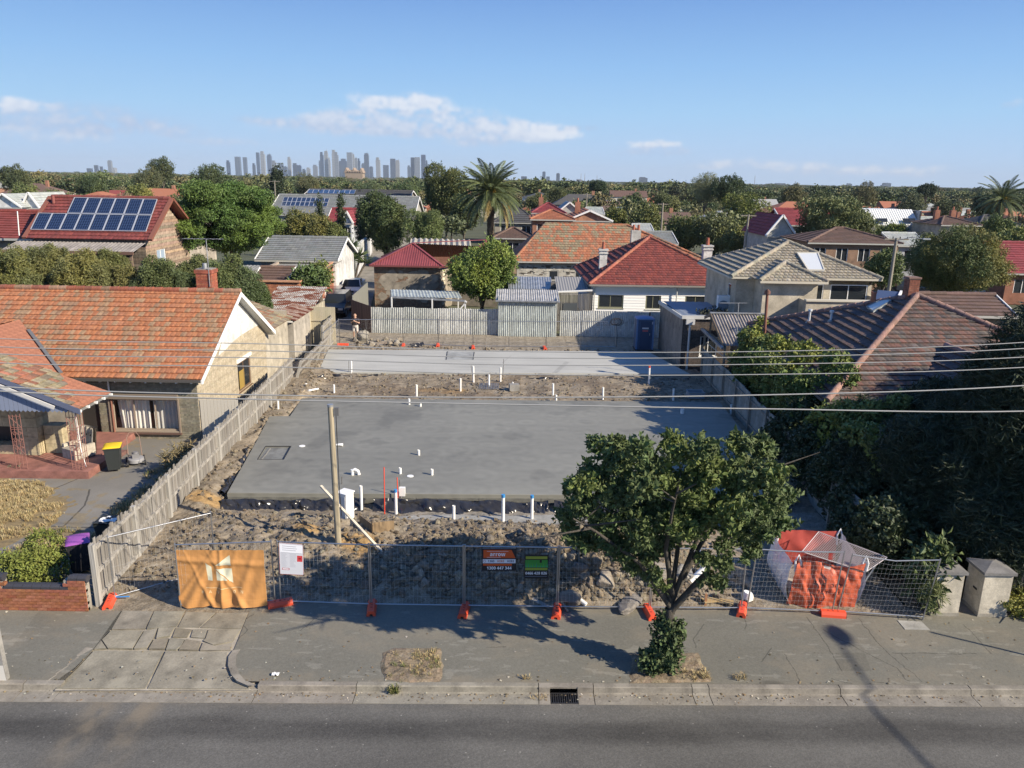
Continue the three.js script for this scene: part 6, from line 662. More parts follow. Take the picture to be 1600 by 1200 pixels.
// ================================================================ right neighbour
{
const R=RNG(140), t=thing('right_house', 'house with a dark brown tiled hip roof on the right', 'house', pt(16.90,0,30.99));const FL=pt(11.55,3.10,27.51), FR=pt(24.70,3.10,28.45), AP=pt(18.03,6.04,34.74), BL=pt(12.49,3.10,42.72), BR=pt(25.35,3.10,42.72), pal=[[.145,.095,.08],[.12,.085,.075],[.17,.105,.085],[.10,.085,.08],[.15,.125,.11],[.19,.10,.08]], tm=M([1,1,1], .9, {k: 'tile', map: T.mottle, tm: .35});
tileFace(new MB(), [FL, FR, AP], R, pal, {tw: .24, ch: .31, jitter: .14, lift: .05}).build('front_roof', tm, t);const rl=tileFace(new MB(), [BL, FL, AP], R, [[.14,.095,.085],[.11,.085,.08],[.17,.11,.09]], {tw: .26, ch: .42, lift: .075, jitter: .14}).build('side_roof', tm, t);tileFace(new MB(), [BR, BL, AP], R, pal, {tw: .5, ch: .7, seg: 1}).build('rear_roof', tm, t);tileFace(new MB(), [FR, BR, AP], R, pal, {tw: .5, ch: .7, seg: 1}).build('far_side_roof', tm, t);
const capc=[[.36,.22,.18],[.30,.18,.15],[.26,.16,.14]];for (const q of [FL, FR, BL]) caps(new MB(), add(q, [0,.03,0]), add(AP, [0,.03,0]), R, capc, .125,.42).build('hip_caps', tm, t);
// wing coming forward
const r0=pt(17.56,4.56,30.99), r1=pt(17.56,4.56,24.23);tileFace(new MB(), [pt(14.93,3.08,28.08), pt(14.93,3.08,23.29), r1, r0], R, [[.11,.085,.08],[.14,.1,.09]], {tw: .26, ch: .4, lift: .075, jitter: .12}).build('wing_roof', tm, t);tileFace(new MB(), [pt(20.19,3.08,23.29), pt(20.19,3.08,28.08), r0, r1], R, pal, {tw: .4, ch: .5, seg: 1}).build('wing_far_roof', tm, t);tileFace(new MB(), [pt(14.93,3.08,23.29), pt(20.19,3.08,23.29), r1], R, pal, {tw: .26, ch: .36}).build('wing_front_roof', tm, t);caps(new MB(), r1, r0, R, capc, .12).build('wing_ridge_caps', tm, t);
const w=new MB().tint([.30,.15,.11]);wall(w, pt(11.93,0,27.98), pt(24.41,0,28.73), 3.1,[], .2);wall(w, pt(24.41,0,28.73), pt(24.98,0,42.25), 3.1,[], .2);wall(w, pt(12.77,0,42.25), pt(11.93,0,27.98), 3.1,[[3,4.2,.9,2.1]], .2);wall(w, pt(15.21,0,23.66), pt(19.91,0,23.66), 3.1,[], .2);wall(w, pt(15.21,0,28.17), pt(15.21,0,23.66), 3.1,[], .2);w.build('wall', mottled([1,1,1], .95), t);const g=new MB().bar(add(FL, [0,-.06,0]), add(FR, [0,-.06,0]), .12,.1);g.build('gutter', M([.10,.09,.085], .6), t);new MB().bar(add(FL, [0,-.06,0]), add(BL, [0,-.06,0]), .12,.1).build('gutter', M([.10,.09,.085], .6), t);
{const cx=17.9, cd=35.1, y0=4.7, y1=6.8, c=new MB().tint([.33,.28,.23]);c.box(cx, (y0+y1) / 2, cd, .46, y1 - y0,.46);const cm=c.build('chimney', mottled([1,1,1], .95), t), bm=new MB(), k=.232, q=[pt(cx - k, y0, cd - k), pt(cx+k, y0, cd - k), pt(cx+k, y0, cd+k), pt(cx - k, y0, cd+k)];for (let i=0;i < 4;i++) bricks(bm, wall(new MB(), q[i], q[(i+1) % 4], 1,[], .1), y1 - y0, R, [[.27,.105,.07],[.24,.09,.06],[.3,.13,.085]]);bm.build('chimney_brickwork', M([1,1,1], .95, {k: 'br', map: T.mottle, tm: .5}), cm).userData.kind='stuff';new MB().tint([.26,.16,.13]).box(cx, y1+.03, cd, .56,.08,.56).build('chimney_cap', mottled([1,1,1], .95), cm);const pot=pt(16.53,5.64,35.68);new MB().tube([pot, add(pot, [0,.35,0]), add(pot, [0,.45,0])],[.12,.11,.14], 10).build('terracotta_vent', M([.36,.14,.08], .9), t);}
const L=(u, v)=>onPlane(u, v, FL, BL, AP);{const q=[[1355,483],[1383,470],[1393,474],[1365,490]].map(([u, v])=>add(L(u, v), [-.04,.12,0]));const sk=new MB();sk.poly(q);q.forEach((p, i)=>{const n=q[(i+1) % 4];sk.quad(add(p, [.05,-.2,0]), add(n, [.05,-.2,0]), n, p);});sk.build('skylight', M([.50,.56,.58], .25), t);new MB().bar(mixp(q[0], q[1], .0), q[1], .05,.06).bar(q[1], q[2], .05,.06).bar(q[2], q[3], .05,.06).bar(q[3], q[0], .05,.06).build('skylight_frame', M([.2,.22,.24], .6), t);}
for (const [u, v, v2] of [[1264,503,483],[1298,502,485]]) {const p=L(u, v), h=D(u+2, v2,-p[2])[1], o=new MB();o.tube([add(p, [0,-.1,0]), [p[0], h - .08, p[2]]], .055,8);o.tube([[p[0], h - .1, p[2]],[p[0], h, p[2]]], .1,10);o.build('vent_pipe', M([.55,.57,.6], .5), t);new MB().cyl(add(p, [0,-.05,0]), add(p, [0,.06,0]), .18,.12,10).build('flashing', M([.3,.33,.36], .6), t);}
}
// right boundary fence of flat sheets, in shade
{
const t=thing('sheet_fence', 'greenish grey sheet fence down the shaded right boundary', 'fence', pt(10.45,0,22)), R=RNG(16), g=new MB().brick([0,0,0],[0,0,-.93],[0,1.75,0],[.03,0,0]).geo(), ms=[[.27,.29,.27],[.24,.26,.245],[.30,.315,.29]].map((c)=>M(c, .85, {k: 'mot', map: T.mottle, tm: 1.2}));
for (let i=0;i < 23;i++) {const d=21.2+i*.95, o=new THREE.Mesh(g, R.pick(ms));o.name='sheet';o.position.set(.05+(d - 22)*.012, R.r(-.06,.03)+(d > 33?.05 : 0), -(d - 22));o.rotation.z=R.r(-.015,.015);o.rotation.y=R.r(-.012,.012);t.add(o);}
for (let i=0;i < 10;i++) {const d=21.2+i*2.4;new MB().bar(pt(10.42+(d - 22)*.012,-.1, d), pt(10.42+(d - 22)*.012,1.8, d), .09).build('post', woody([.3,.28,.24], .3,1.6), t);} for (const y of [.4,1.5]) new MB().bar(pt(10.44, y, 21.2), pt(10.7, y, 43), .05,.08).build('rail', woody([.3,.28,.24], 1.5,.3), t);
const s=thing('tube_railing', 'thin steel tube railing behind the right fence', 'railing', pt(11.3,0,36));const rl=new MB();rl.tube([pt(10.9,2.1,43), pt(11.2,1.9,38), pt(11.5,1.9,35), pt(12.2,1.6,31)], .022,6);rl.build('rail', mat.steel, s);for (const [x, d, h] of [[10.95,42,2.05],[11.2,38,1.9],[11.5,35,1.9]]) new MB().tube([pt(x, 0, d), pt(x, h, d)], .022,6).build('post', mat.steel, s);
}
// gate pillars
{
const R=RNG(19);for (const [x0, x1, l] of [[11.0,11.7, 'cream rendered gate pillar nearest the fence, partly behind leaves'],[12.22,12.95, 'cream rendered gate pillar right of the dark opening']]) {const t=thing('gate_pillar', l, 'pillar', pt((x0+x1) / 2,0,18.1), 'gate pillars');const c=(x0+x1) / 2, w=x1 - x0;new MB().box(c, .6,18.12+w / 2, w, 1.2, w).build('shaft', mottled([.58,.53,.43], .92,1.3,.006), t);new MB().box(c, 1.235,18.12+w / 2, w+.12,.07, w+.12).build('cap', mottled([.20,.195,.19], .9), t);const tp=new MB(), y=1.27, a=w / 2+.05, P=(x, z, h)=>pt(c+x, h, 18.12+w / 2+z);for (const [p, q] of [[[-a, -a],[a, -a]],[[a, -a],[a, a]],[[a, a],[-a, a]],[[-a, a],[-a, -a]]]) tp.tri(P(p[0], p[1], y), P(q[0], q[1], y), P(0,0, y+.14));tp.build('cap_top', mottled([.2,.195,.19], .9), t);new MB().box(c, .05,18.12+w / 2, w+.03,.1, w+.03).build('plinth', mottled([.40,.37,.31], .95), t);}
const b=thing('letter_plate', 'small dark letter slot on the right gate pillar', 'letter slot', pt(12.22,.6,18.4));new MB().box(12.212,.66,18.42,.014,.05,.16).build('slot', mat.dark, b);
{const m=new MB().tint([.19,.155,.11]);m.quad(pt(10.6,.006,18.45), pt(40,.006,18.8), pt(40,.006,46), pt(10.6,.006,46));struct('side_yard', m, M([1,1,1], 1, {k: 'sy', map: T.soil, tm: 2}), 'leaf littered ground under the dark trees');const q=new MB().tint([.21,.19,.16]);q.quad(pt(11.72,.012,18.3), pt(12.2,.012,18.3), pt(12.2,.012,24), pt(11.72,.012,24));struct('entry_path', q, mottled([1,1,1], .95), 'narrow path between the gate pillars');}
shrub('ground_cover', 'yellow green ground cover spilling onto the footpath by the pillar', pt(13.7,0,18.3), {rx: 1.1, ry: .32, rz: .5, n: 520, geo: GEO.tiny, col: [.20,.20,.035], seed: 31, s: [.8,1.5]});shrub('pillar_creeper', 'leafy creeper hanging over the bent fence end', pt(10.95,0,18.55), {rx: .5, ry: .95, n: 260, geo: GEO.medium, col: [.075,.105,.03], seed: 32, s: [.5,.8]});{const p=G(1470,925);shrub('creeper_spray', 'bright spray of leaves beside the near gate pillar', pt(10.9,.25,18.05), {rx: .26, ry: .4, n: 90, geo: GEO.feather, col: [.13,.155,.05], seed: 33, s: [.4,.6]});}
const pk=thing('front_picket', 'dark picket fence beyond the gate pillar', 'fence', pt(15,0,18.5));for (let i=0;i < 16;i++) new MB().brick(pt(13.0+i*.2,.05,18.75), [.09,0,0],[0,.95,0],[0,0,.02]).build('picket', woody([.10,.09,.08], .3,1.2), pk);new MB().brick(pt(13,.75,18.78), [3.2,0,0],[0,.08,0],[0,0,.03]).build('rail', woody([.3,.29,.27], 1.2,.3), pk);
}
const IVY=[pt(11.55,3.10,27.51), pt(12.49,3.10,42.72), pt(18.03,6.04,34.74)];
// dark evergreens and ivy
{
const dk=[.03,.046,.02], con=(l, x, d, h, r, seed, n=6000, o={})=>tree('dark_evergreen', l, pt(x, 0, d), {h, rx: r, ry: h*.47, n, geo: GEO.conifer, col: dk, k: 22, size: .42, seed, group: 'evergreens of the right garden', m: barkDark, r: .22, s: [.5,.95], ...o});
con('tall dark evergreen at the right edge, nearest the street', 14.6,21.0,7.6,2.1,1,9000);con('dark evergreen just behind the bent fence panel', 12.6,21.4,4.5,1.5,2,6000);con('tall dark evergreen at the right edge behind the nearest one', 16.7,21.9,8.1,2.1,3,7000);con('dark evergreen in front of the tiled wing', 14.0,24.2,5.2,1.7,4,6000);con('low dark evergreen beside the right fence', 11.8,23.6,3.5,1.2,5,5000);con('broad dark evergreen hiding the tiled roof end', 19.2,26.0,7.4,2.2,6,6000);
con('rounded dark evergreen between the pillars and the house', 13.4,20.0,3.4,1.2,10,5500);con('dark evergreen beside the sheet fence under the ivy', 12.0,26.4,3.3,1.1,11,4500, {col: [.04,.062,.022]});con('dark evergreen in front of the tiled eaves', 14.6,27.0,3.6,1.4,12,5000);
for (const [d, h, k] of [[20.9,2.1,21],[22.6,2.5,22],[24.6,2.7,23],[26.6,2.6,24],[28.8,2.6,25]]) shrub('fence_hedge', 'dark hedge shrub overhanging the right fence, '+ord(k - 21)+' from the street', pt(10.95,0, d), {rx: .95, ry: h*.52, rz: 1.25, n: 1500, geo: GEO.ivy, col: [.04,.06,.022], seed: k, s: [.7,1.3], group: 'hedge along the right fence', cat: 'hedge'});
// outside the frame: the pair whose shade lies over the garden
for (const [x, d, h, s] of [[19.2,18.6,8.2,7],[22.8,20.5,9.0,8]]) con('tall dark evergreen of the row beyond the right edge of view', x, d, h, 2.2, s, 1500, {r: .25, s: [1.1,2]});
const R=RNG(23), iv=thing('ivy_mass', 'sunlit ivy heaped over the right fence and the eaves of the tiled house', 'ivy', pt(12.3,0,35)), c=(u, v)=>{const [rx, ry, rd]=ray(u, v), k=11.2 / rx;let q=[11.2, EYE+ry*k, -rd*k];if (q[1] > 3.2 || q[1] < .2) {q=onPlane(u, v, ...IVY);q=[q[0] - .25, q[1]+.1, q[2]+.3];} return [q[0] - 12.3, q[1], q[2]+35];};const bl=[];for (const [u, v, d, r] of [[1180,530,39,.9],[1220,545,37,1],[1265,560,34.5,1],[1310,570,32.5,.85],[1325,590,31,.7],[1270,600,32,.9],[1215,580,35,1],[1185,565,38,.9],[1250,640,30,.8],[1290,655,29,.8],[1330,650,28.5,.8],[1370,645,28,.6],[1240,600,33,.9],[1210,625,33,.8],[1300,690,27.5,.8],[1345,680,27,.8],[1260,690,28,.7],[1195,505,39.5,.45],[1200,540,38.5,.6],[1150,560,40,.6],[1165,590,38,.7],[1410,632,28.8,.5],[1380,690,26.5,.7]]) {bl.push([...c(u, v), r*.75, r*.65, r*.85]);bl.push([...add(c(u, v), [R.r(0,.4), -.8,-.2]), r*.7, r*.8, r]);} foliage(iv, bl, 5600, R, {geo: GEO.ivy, m: leafMat([.155,.19,.045], .12), inner: .5, s: [.8,1.6], tints: [[.65,.8,.7],[1,1,1],[1.35,1.25,.9]], name: 'leaves'});const st_=new MB();for (let i=0;i < 14;i++) {const x=R.r(-1.2,.6), z=R.r(-4,6);st_.tube([[x, 0, z],[x+R.g()*.3,1.4, z+R.g()*.4],[x+R.g()*.5,2.4, z+R.g()*.6]],[.05,.04,.015], 5, false);} st_.local('stems', barkDark, iv);
const f=thing('flue_pipe', 'rusty brown flue pipe rising out of the ivy', 'flue', pt(13.0,0,39)), p=D(1196,520,39), q=D(1199,458,39);new MB().tube([[p[0], 2.0, p[2]], q], .075,8).build('pipe', M([.20,.085,.06], .8), f);new MB().tube([add(q, [0,-.05,0]), add(q, [0,.1,0]), add(q, [0,.2,0])],[.15,.15,.03], 10).build('cowl', M([.16,.08,.06], .8), f);
}
// open corrugated awning
{
const t=thing('corrugated_awning', 'open gabled awning with a weathered corrugated roof', 'awning', pt(13,0,42)), R=RNG(61);corrugated(new MB(), pt(11.0,3.75,43.0), [3.1,0,0],[0,-1.15,3.2], {pitch: .16, amp: .03, tintf: (k)=>R.pick([1,.85,.75,.95])}).build('roof_sheet', M([.34,.31,.29], .85, {k: 'mot', map: T.mottle, tm: 1.6}), t);corrugated(new MB(), pt(14.1,3.75,43.0), [-3.1,0,0],[0,-.4,-1.2], {pitch: .16, amp: .03}).build('rear_roof_sheet', M([.36,.34,.32], .85, {k: 'mot', map: T.mottle, tm: 1.6}), t);new MB().bar(pt(10.95,3.8,43), pt(14.1,3.8,43), .2,.06).build('ridge_cap', mat.galv, t);const tr=new MB();tr.bar(pt(11.0,3.7,43), pt(11.0,2.55,39.8), .05,.16).bar(pt(11.0,3.7,43), pt(11.0,3.3,44.3), .05,.16).bar(pt(11.05,2.6,39.9), pt(11.05,2.6,44.3), .05,.12).bar(pt(11.05,2.65,43), pt(11.05,3.6,43), .05,.1);tr.build('truss', woody([.26,.2,.14], .6,1), t);for (const [x, d] of [[11.1,39.9],[11.1,44.3],[14.0,39.9]]) new MB().bar(pt(x, 0, d), pt(x, 2.6, d), .1).build('post', woody([.34,.31,.26], .4,1.6), t);new MB().bar(pt(10.9,2.62,44.4), pt(10.9,2.5,39.6), .14,.12).build('gutter', mat.galv, t);const a=thing('roof_aerial', 'thin roof aerial standing in front of the awning', 'aerial', pt(12.6,2.6,40.6));const b=D(1153,520,40.5), e=D(1154,474,40.5);new MB().tube([[b[0], 2.2, b[2]], e], .022,6).build('mast', mat.galv, a);new MB().tube([add(e, [-1,0,0]), add(e, [.45,.02,0])], .016,5).build('boom', mat.galv, a);}
// flat-roofed garage
{
const t=thing('flat_garage', 'grey rendered garage with a flat blue grey roof beside the toilet', 'garage', pt(12,0,48)), R=RNG(63), A=pt(9.9,0,44.9), B=pt(12.8,0,44.9), C=pt(12.6,0,51), E=pt(9.7,0,51);const m=new MB().tint([.30,.255,.21]);wall(m, E, A, 3.1,[], .2);wall(m, B, C, 3.0,[], .2);wall(m, C, E, 3.0,[], .2);m.build('rendered_wall', mottled([1,1,1], .95,2.4), t);const fm=new MB().tint([.28,.26,.24]), fw=wall(fm, A, B, 3.1,[[1.1,2.1,.9,2.1]], .2);fm.build('front_wall', mottled([1,1,1], .95), t);bricks(new MB(), fw, 3.1, R, [[.105,.085,.075],[.13,.10,.085],[.09,.075,.07]],[[1.1,2.1,.9,2.1]]).build('dark_brickwork', M([1,1,1], .95, {k: 'br', map: T.mottle, tm: .5}), t).userData.kind='stuff';windowIn(t, fw, [1.1,2.1,.9,2.1], {lights: 2});corrugated(new MB(), pt(9.85,3.2,51), [2.9,0,0],[0,.1,6.1], {pitch: .4, amp: .01}).build('roof', M([.17,.205,.26], .6), t);const fa=new MB();fa.bar(pt(9.78,3.22,44.8), pt(9.6,3.12,51.1), .1,.2).bar(pt(9.8,3.22,44.8), pt(12.9,3.22,44.8), .1,.2);fa.build('fascia', M([.50,.50,.48], .6), t);const dp=new MB().tube([pt(10.3,2.8,44.75), pt(10.3,0,44.75)], .07,8).box(10.3,2.95,44.72,.5,.3,.2);dp.build('downpipe', M([.5,.5,.49], .6), t);const rb=shrub('roof_weeds', 'dry weeds growing on the flat garage roof', pt(11.7,3.22,45.4), {rx: .9, ry: .2, rz: .3, n: 60, geo: GEO.tiny, col: [.05,.055,.035], seed: 5, s: [1.5,3]});}
// two-storey cream house
{
const t=thing('cream_house', 'two storey cream rendered house with a tan tiled hip roof', 'house', pt(16.91,0,47.53)), R=RNG(64), pal=[[.36,.32,.25],[.33,.295,.23],[.39,.35,.275],[.30,.27,.215]], tm=M([1,1,1], .9, {k: 'tile', map: T.mottle, tm: .35});const a=pt(12.70,5.50,45.70), b=pt(21.57,5.50,45.70), c=pt(21.57,5.50,53.93), d=pt(12.70,5.50,53.93), r0=pt(17.09,7.28,49.36), r1=pt(17.27,7.28,50.73);tileFace(new MB(), [a, b, r0], R, pal, {tw: .25, ch: .3, lift: .045, jitter: .07, hump: .04}).build('front_roof', tm, t);tileFace(new MB(), [d, a, r0, r1], R, pal, {tw: .33, ch: .42, lift: .07, jitter: .07, hump: .05}).build('side_roof', tm, t);tileFace(new MB(), [b, c, r1, r0], R, pal, {tw: .5, ch: .6, seg: 1}).build('far_side_roof', tm, t);tileFace(new MB(), [c, d, r1], R, pal, {tw: .5, ch: .6, seg: 1}).build('rear_roof', tm, t);
const f0=pt(13.89,5.48,44.05), f1=pt(17.73,5.48,44.05), fr=pt(15.81,6.37,45.79), fb0=pt(13.89,5.48,45.70), fb1=pt(17.73,5.48,45.70), fr2=pt(15.81,6.37,47.53);tileFace(new MB(), [f0, f1, fr], R, pal, {tw: .25, ch: .3, hump: .04}).build('front_hip', tm, t);tileFace(new MB(), [fb0, f0, fr, fr2], R, pal, {tw: .25, ch: .3, hump: .04}).build('front_hip_side', tm, t);tileFace(new MB(), [f1, fb1, fr2, fr], R, pal, {tw: .25, ch: .3, hump: .04}).build('front_hip_side', tm, t);for (const [p, q] of [[a, r0],[b, r0],[d, r1],[r0, r1],[f0, fr],[f1, fr]]) caps(new MB(), p, q, R, pal, .13,.42).build('hip_caps', tm, t);
const W=new MB().tint([.58,.52,.41]);const w0=wall(W, pt(13.16,0,46.16), pt(14.26,0,46.16), 5.42,[], .2);const wl=wall(W, pt(13.16,0,53.47), pt(13.16,0,46.16), 5.42,[[5.6,6.3,4.1,4.9]], .2);wall(W, pt(14.26,0,46.16), pt(14.26,0,44.51), 5.42,[], .2);const w1=wall(W, pt(14.26,0,44.51), pt(17.37,0,44.51), 5.42,[], .2);wall(W, pt(17.37,0,44.51), pt(17.37,0,46.16), 5.42,[], .2);const op=[[.36,1.0,3.5,5.1],[1.4,3.6,3.85,5.1]];const w2=wall(W, pt(17.37,0,46.16), pt(21.20,0,46.16), 4.95, op, .2);wall(W, pt(21.20,0,46.16), pt(21.20,0,53.47), 5.42,[], .2);wall(W, pt(16.36,0,43.32), pt(21.20,0,43.32), 4.49,[], .18);wall(W, pt(16.36,0,44.51), pt(16.36,0,43.32), 4.49,[], .18);wall(W, pt(21.20,0,43.32), pt(21.20,0,46.16), 4.49,[], .18);W.build('wall', mottled([1,1,1], .92,4,.002), t);for (const o of op) windowIn(t, w2, o, {lights: o === op[0]?1 : 2});windowIn(t, wl, [5.6,6.3,4.1,4.9], {lights: 1});new MB().tint(.95).brick(pt(16.31,4.49,43.55), [4.95,0,0],[0,.1,0],[0,0,.35]).build('parapet_cap', M([.56,.52,.43], .9), t);const dk=new MB().quad(pt(16.45,3.58,43.41), pt(21.11,3.58,43.41), pt(21.11,3.58,46.16), pt(16.45,3.58,46.16));dk.build('balcony_floor', mat.concrete, t);const gu=new MB();gu.bar(add(a, [0,-.05,-.05]), add(b, [0,-.05,-.05]), .12,.12).bar(add(d, [-.05,-.05,0]), add(a, [-.05,-.05,0]), .12,.12).bar(add(f0,[0,-.05,.05]), add(f1,[0,-.05,.05]), .12,.12);gu.build('gutter', M([.5,.46,.37], .7), t);new MB().tint(.9).poly([a, b, c, d].map((p)=>add(p, [0,-.1,0]))).build('eave_lining', mat.white, t);for (const [x, dd] of [[14.3,50.35],[19.1,48.55]]) new MB().tube([pt(x, 4.8, dd), pt(x, 0, dd)], .05,8).build('downpipe', M([.46,.42,.34], .7), t);
const P=(u, v)=>onPlane(u, v, a, b, r0), q=[[1245,398],[1277,398],[1287,425],[1262,425]].map(([u, v])=>add(P(u, v), [0,.12,.05]));const s=new MB().poly(q);q.forEach((p, i)=>s.quad(p, q[(i+1) % 4], add(q[(i+1) % 4],[0,-.2,0]), add(p, [0,-.2,0])));s.build('roof_skylight', M([.52,.55,.58], .2), t);const fm=new MB();q.forEach((p, i)=>fm.bar(p, q[(i+1) % 4], .08,.08));fm.build('skylight_frame', M([.5,.48,.42], .6), t);
const ac=thing('air_conditioner', 'white air conditioner unit on the cream side wall', 'air conditioner', pt(12.16,3.85,45.88)), z=D(1132,477,47.3);new MB().box(z[0], z[1], 47.4,.85,1.15,.45).build('case', mat.white, ac);new MB().cyl([z[0] - .12, z[1], z[2]+.17],[z[0] - .12, z[1], z[2]+.19], .32,.32,20).build('fan_grille', M([.2,.22,.25], .6), ac);new MB().box(z[0], z[1] - .62,47.4,.9,.06,.5).build('bracket', mat.galv, ac);
}
// ================================================================ back lane and the buildings behind the site
{const m=new MB().tint([.24,.22,.19]);m.poly([pt(-15.6,.012,50), pt(-11.2,.012,50), pt(-11.0,.012,56), pt(-12.2,.012,66), pt(-15.5,.012,90), pt(-21.5,.012,140), pt(-24,.012,140), pt(-17.4,.012,85), pt(-15.7,.012,58)]);struct('lane', m, mottled([1,1,1], .97,3), 'narrow grey lane running away between fences');}
{
const R=RNG(201), t=thing('corrugated_fence', 'pale galvanised corrugated iron fence along the back lane', 'fence', pt(-1,0,54.6)), g=corrugated(new MB(), [0,0,0],[.8,0,0],[0,1.88,0], {pitch: .133, amp: .028}).geo(), ms=[[.56,.575,.56],[.50,.52,.505],[.60,.61,.59],[.44,.465,.45]].map((c)=>M(c, .6, {metal: .1, k: 'ci', map: T.mottle, tm: 1.1}));for (let x=-10.1;x < 10;x += .79) {if (x > -1.1 && x < 3.0) continue;const o=new THREE.Mesh(g, R.pick(ms));o.name='sheet';o.position.set(x+1, R.r(-.02,.05), R.r(-.015,.015));t.add(o);} for (const y of [.4,1.5]) new MB().brick(pt(-10.1, y, 54.75), [20,0,0],[0,.08,0],[0,0,.05]).build('rail', mat.timber, t);
const b=thing('brown_fence', 'dark brown vertical board fence at the mouth of the lane', 'fence', pt(-11.5,0,55.5));for (let i=0;i < 22;i++) {const k=i / 21;new MB().tint(jit(R, [1,1,1], .12)).brick(pt(lerp(-12.1,-10.15, k), .0, lerp(57.6,54.7, k)), [.092,0,.13],[0,1.95,0],[.01,0,-.015]).build('board', woody([.15,.10,.085], .4,1.6), b);}
const s=thing('corrugated_shed', 'small corrugated iron shed standing in the fence line', 'shed', pt(1,0,55));corrugated(new MB(), pt(-1.05,0,54.2), [4.1,0,0],[0,2.5,0], {pitch: .133, amp: .024, tintf: ()=>R.r(.85,1.05)}).build('front_wall', M([.48,.53,.52], .6, {metal: .1, k: 'ci2', map: T.mottle, tm: 1.1}), s);for (const x of [-1.05,3.05]) corrugated(new MB(), pt(x, 0,57), [0,0,2.8],[0,2.75,0], {pitch: .2}).build('side_wall', M([.48,.5,.49], .6, {metal: .1}), s);corrugated(new MB(), pt(3.25,2.98,57.2), [-4.5,0,0],[0,-.42,3.2], {pitch: .16, amp: .024}).build('roof', M([.52,.51,.49], .6, {metal: .25, k: 'ci3', map: T.mottle, tm: 1.4}), s);new MB().bar(pt(-1.25,2.58,54.0), pt(3.25,2.58,54.0), .08,.1).build('gutter', mat.galv, s);
const c=thing('lean_to_carport', 'low open shelter with a flat pale metal roof behind the fence', 'carport', pt(-6.3,0,58));const q=[D(612,463,57), D(727,469,57), D(716,455,60), D(611,452,60)];corrugated(new MB(), q[3], sub(q[2], q[3]), sub(q[0], q[3]), {pitch: .25, amp: .02}).build('roof', M([.50,.55,.53], .55, {metal: .2, k: 'ci3', map: T.mottle, tm: 1.4}), c);new MB().bar(add(q[0],[0,-.05,0]), add(q[1],[0,-.05,0]), .08,.14).build('fascia', mat.galv, c);for (const p of [q[0], mixp(q[0], q[1], .55), q[1], q[2], q[3]]) new MB().bar([p[0], 0, p[2]],[p[0], p[1] - .02, p[2]], .09).build('post', mat.white, c);new MB().bar(add(q[1],[.1,-.1,0]), add(q[1],[-.9,-1.3,0]), .09).build('brace', mat.white, c);
const k=thing('small_back_shed', 'small iron roofed shed behind the corrugated shed', 'shed', pt(1,0,61));const kb=new MB();wall(kb.tint([.42,.42,.4]), pt(-.2,0,60), pt(2.8,0,60), 2.6,[], .1);wall(kb, pt(2.8,0,60), pt(2.8,0,63), 2.6,[], .1);wall(kb, pt(-.2,0,63), pt(-.2,0,60), 2.6,[], .1);kb.build('wall', mottled([1,1,1], .9), k);corrugated(new MB(), pt(3,3.2,63.2), [-3.4,0,0],[0,-.55,3.5], {pitch: .2}).build('roof', mat.galv, k);new MB().box(3.1,2.7,59.9,.5,1.0,.5).build('flue_stack', mottled([.2,.18,.16], .9), k);
const l=thing('weathered_lean_to', 'weathered lean-to with slatted wall against the white house', 'lean-to', pt(4.8,0,58));corrugated(new MB(), pt(3.2,3.45,61.5), [2.6,0,0],[0,-.6,4.2], {pitch: .2, amp: .015}).build('roof', M([.24,.24,.24], .8), l);for (let i=0;i < 26;i++) new MB().tint(R.r(.5,1.1)).brick(pt(3.25+i*.098,.0,57.35), [.06,0,0],[0,2.75,0],[0,0,.02]).build('slat', woody([.32,.30,.27], .4,1.6), l);const lw=new MB().tint([.3,.3,.29]);wall(lw, pt(3.2,0,61.5), pt(3.2,0,57.4), 2.8,[], .1);lw.build('side_wall', mottled([1,1,1], .9), l);new MB().bar(pt(3.1,2.83,57.2), pt(5.8,3.0,57.2), .08,.1).build('gutter', mat.white, l);new MB().brick(pt(3.7,0,57.3), [1.0,0,0],[0,2.0,0],[0,0,.02]).build('door', M([.06,.07,.08], .7), l);
}
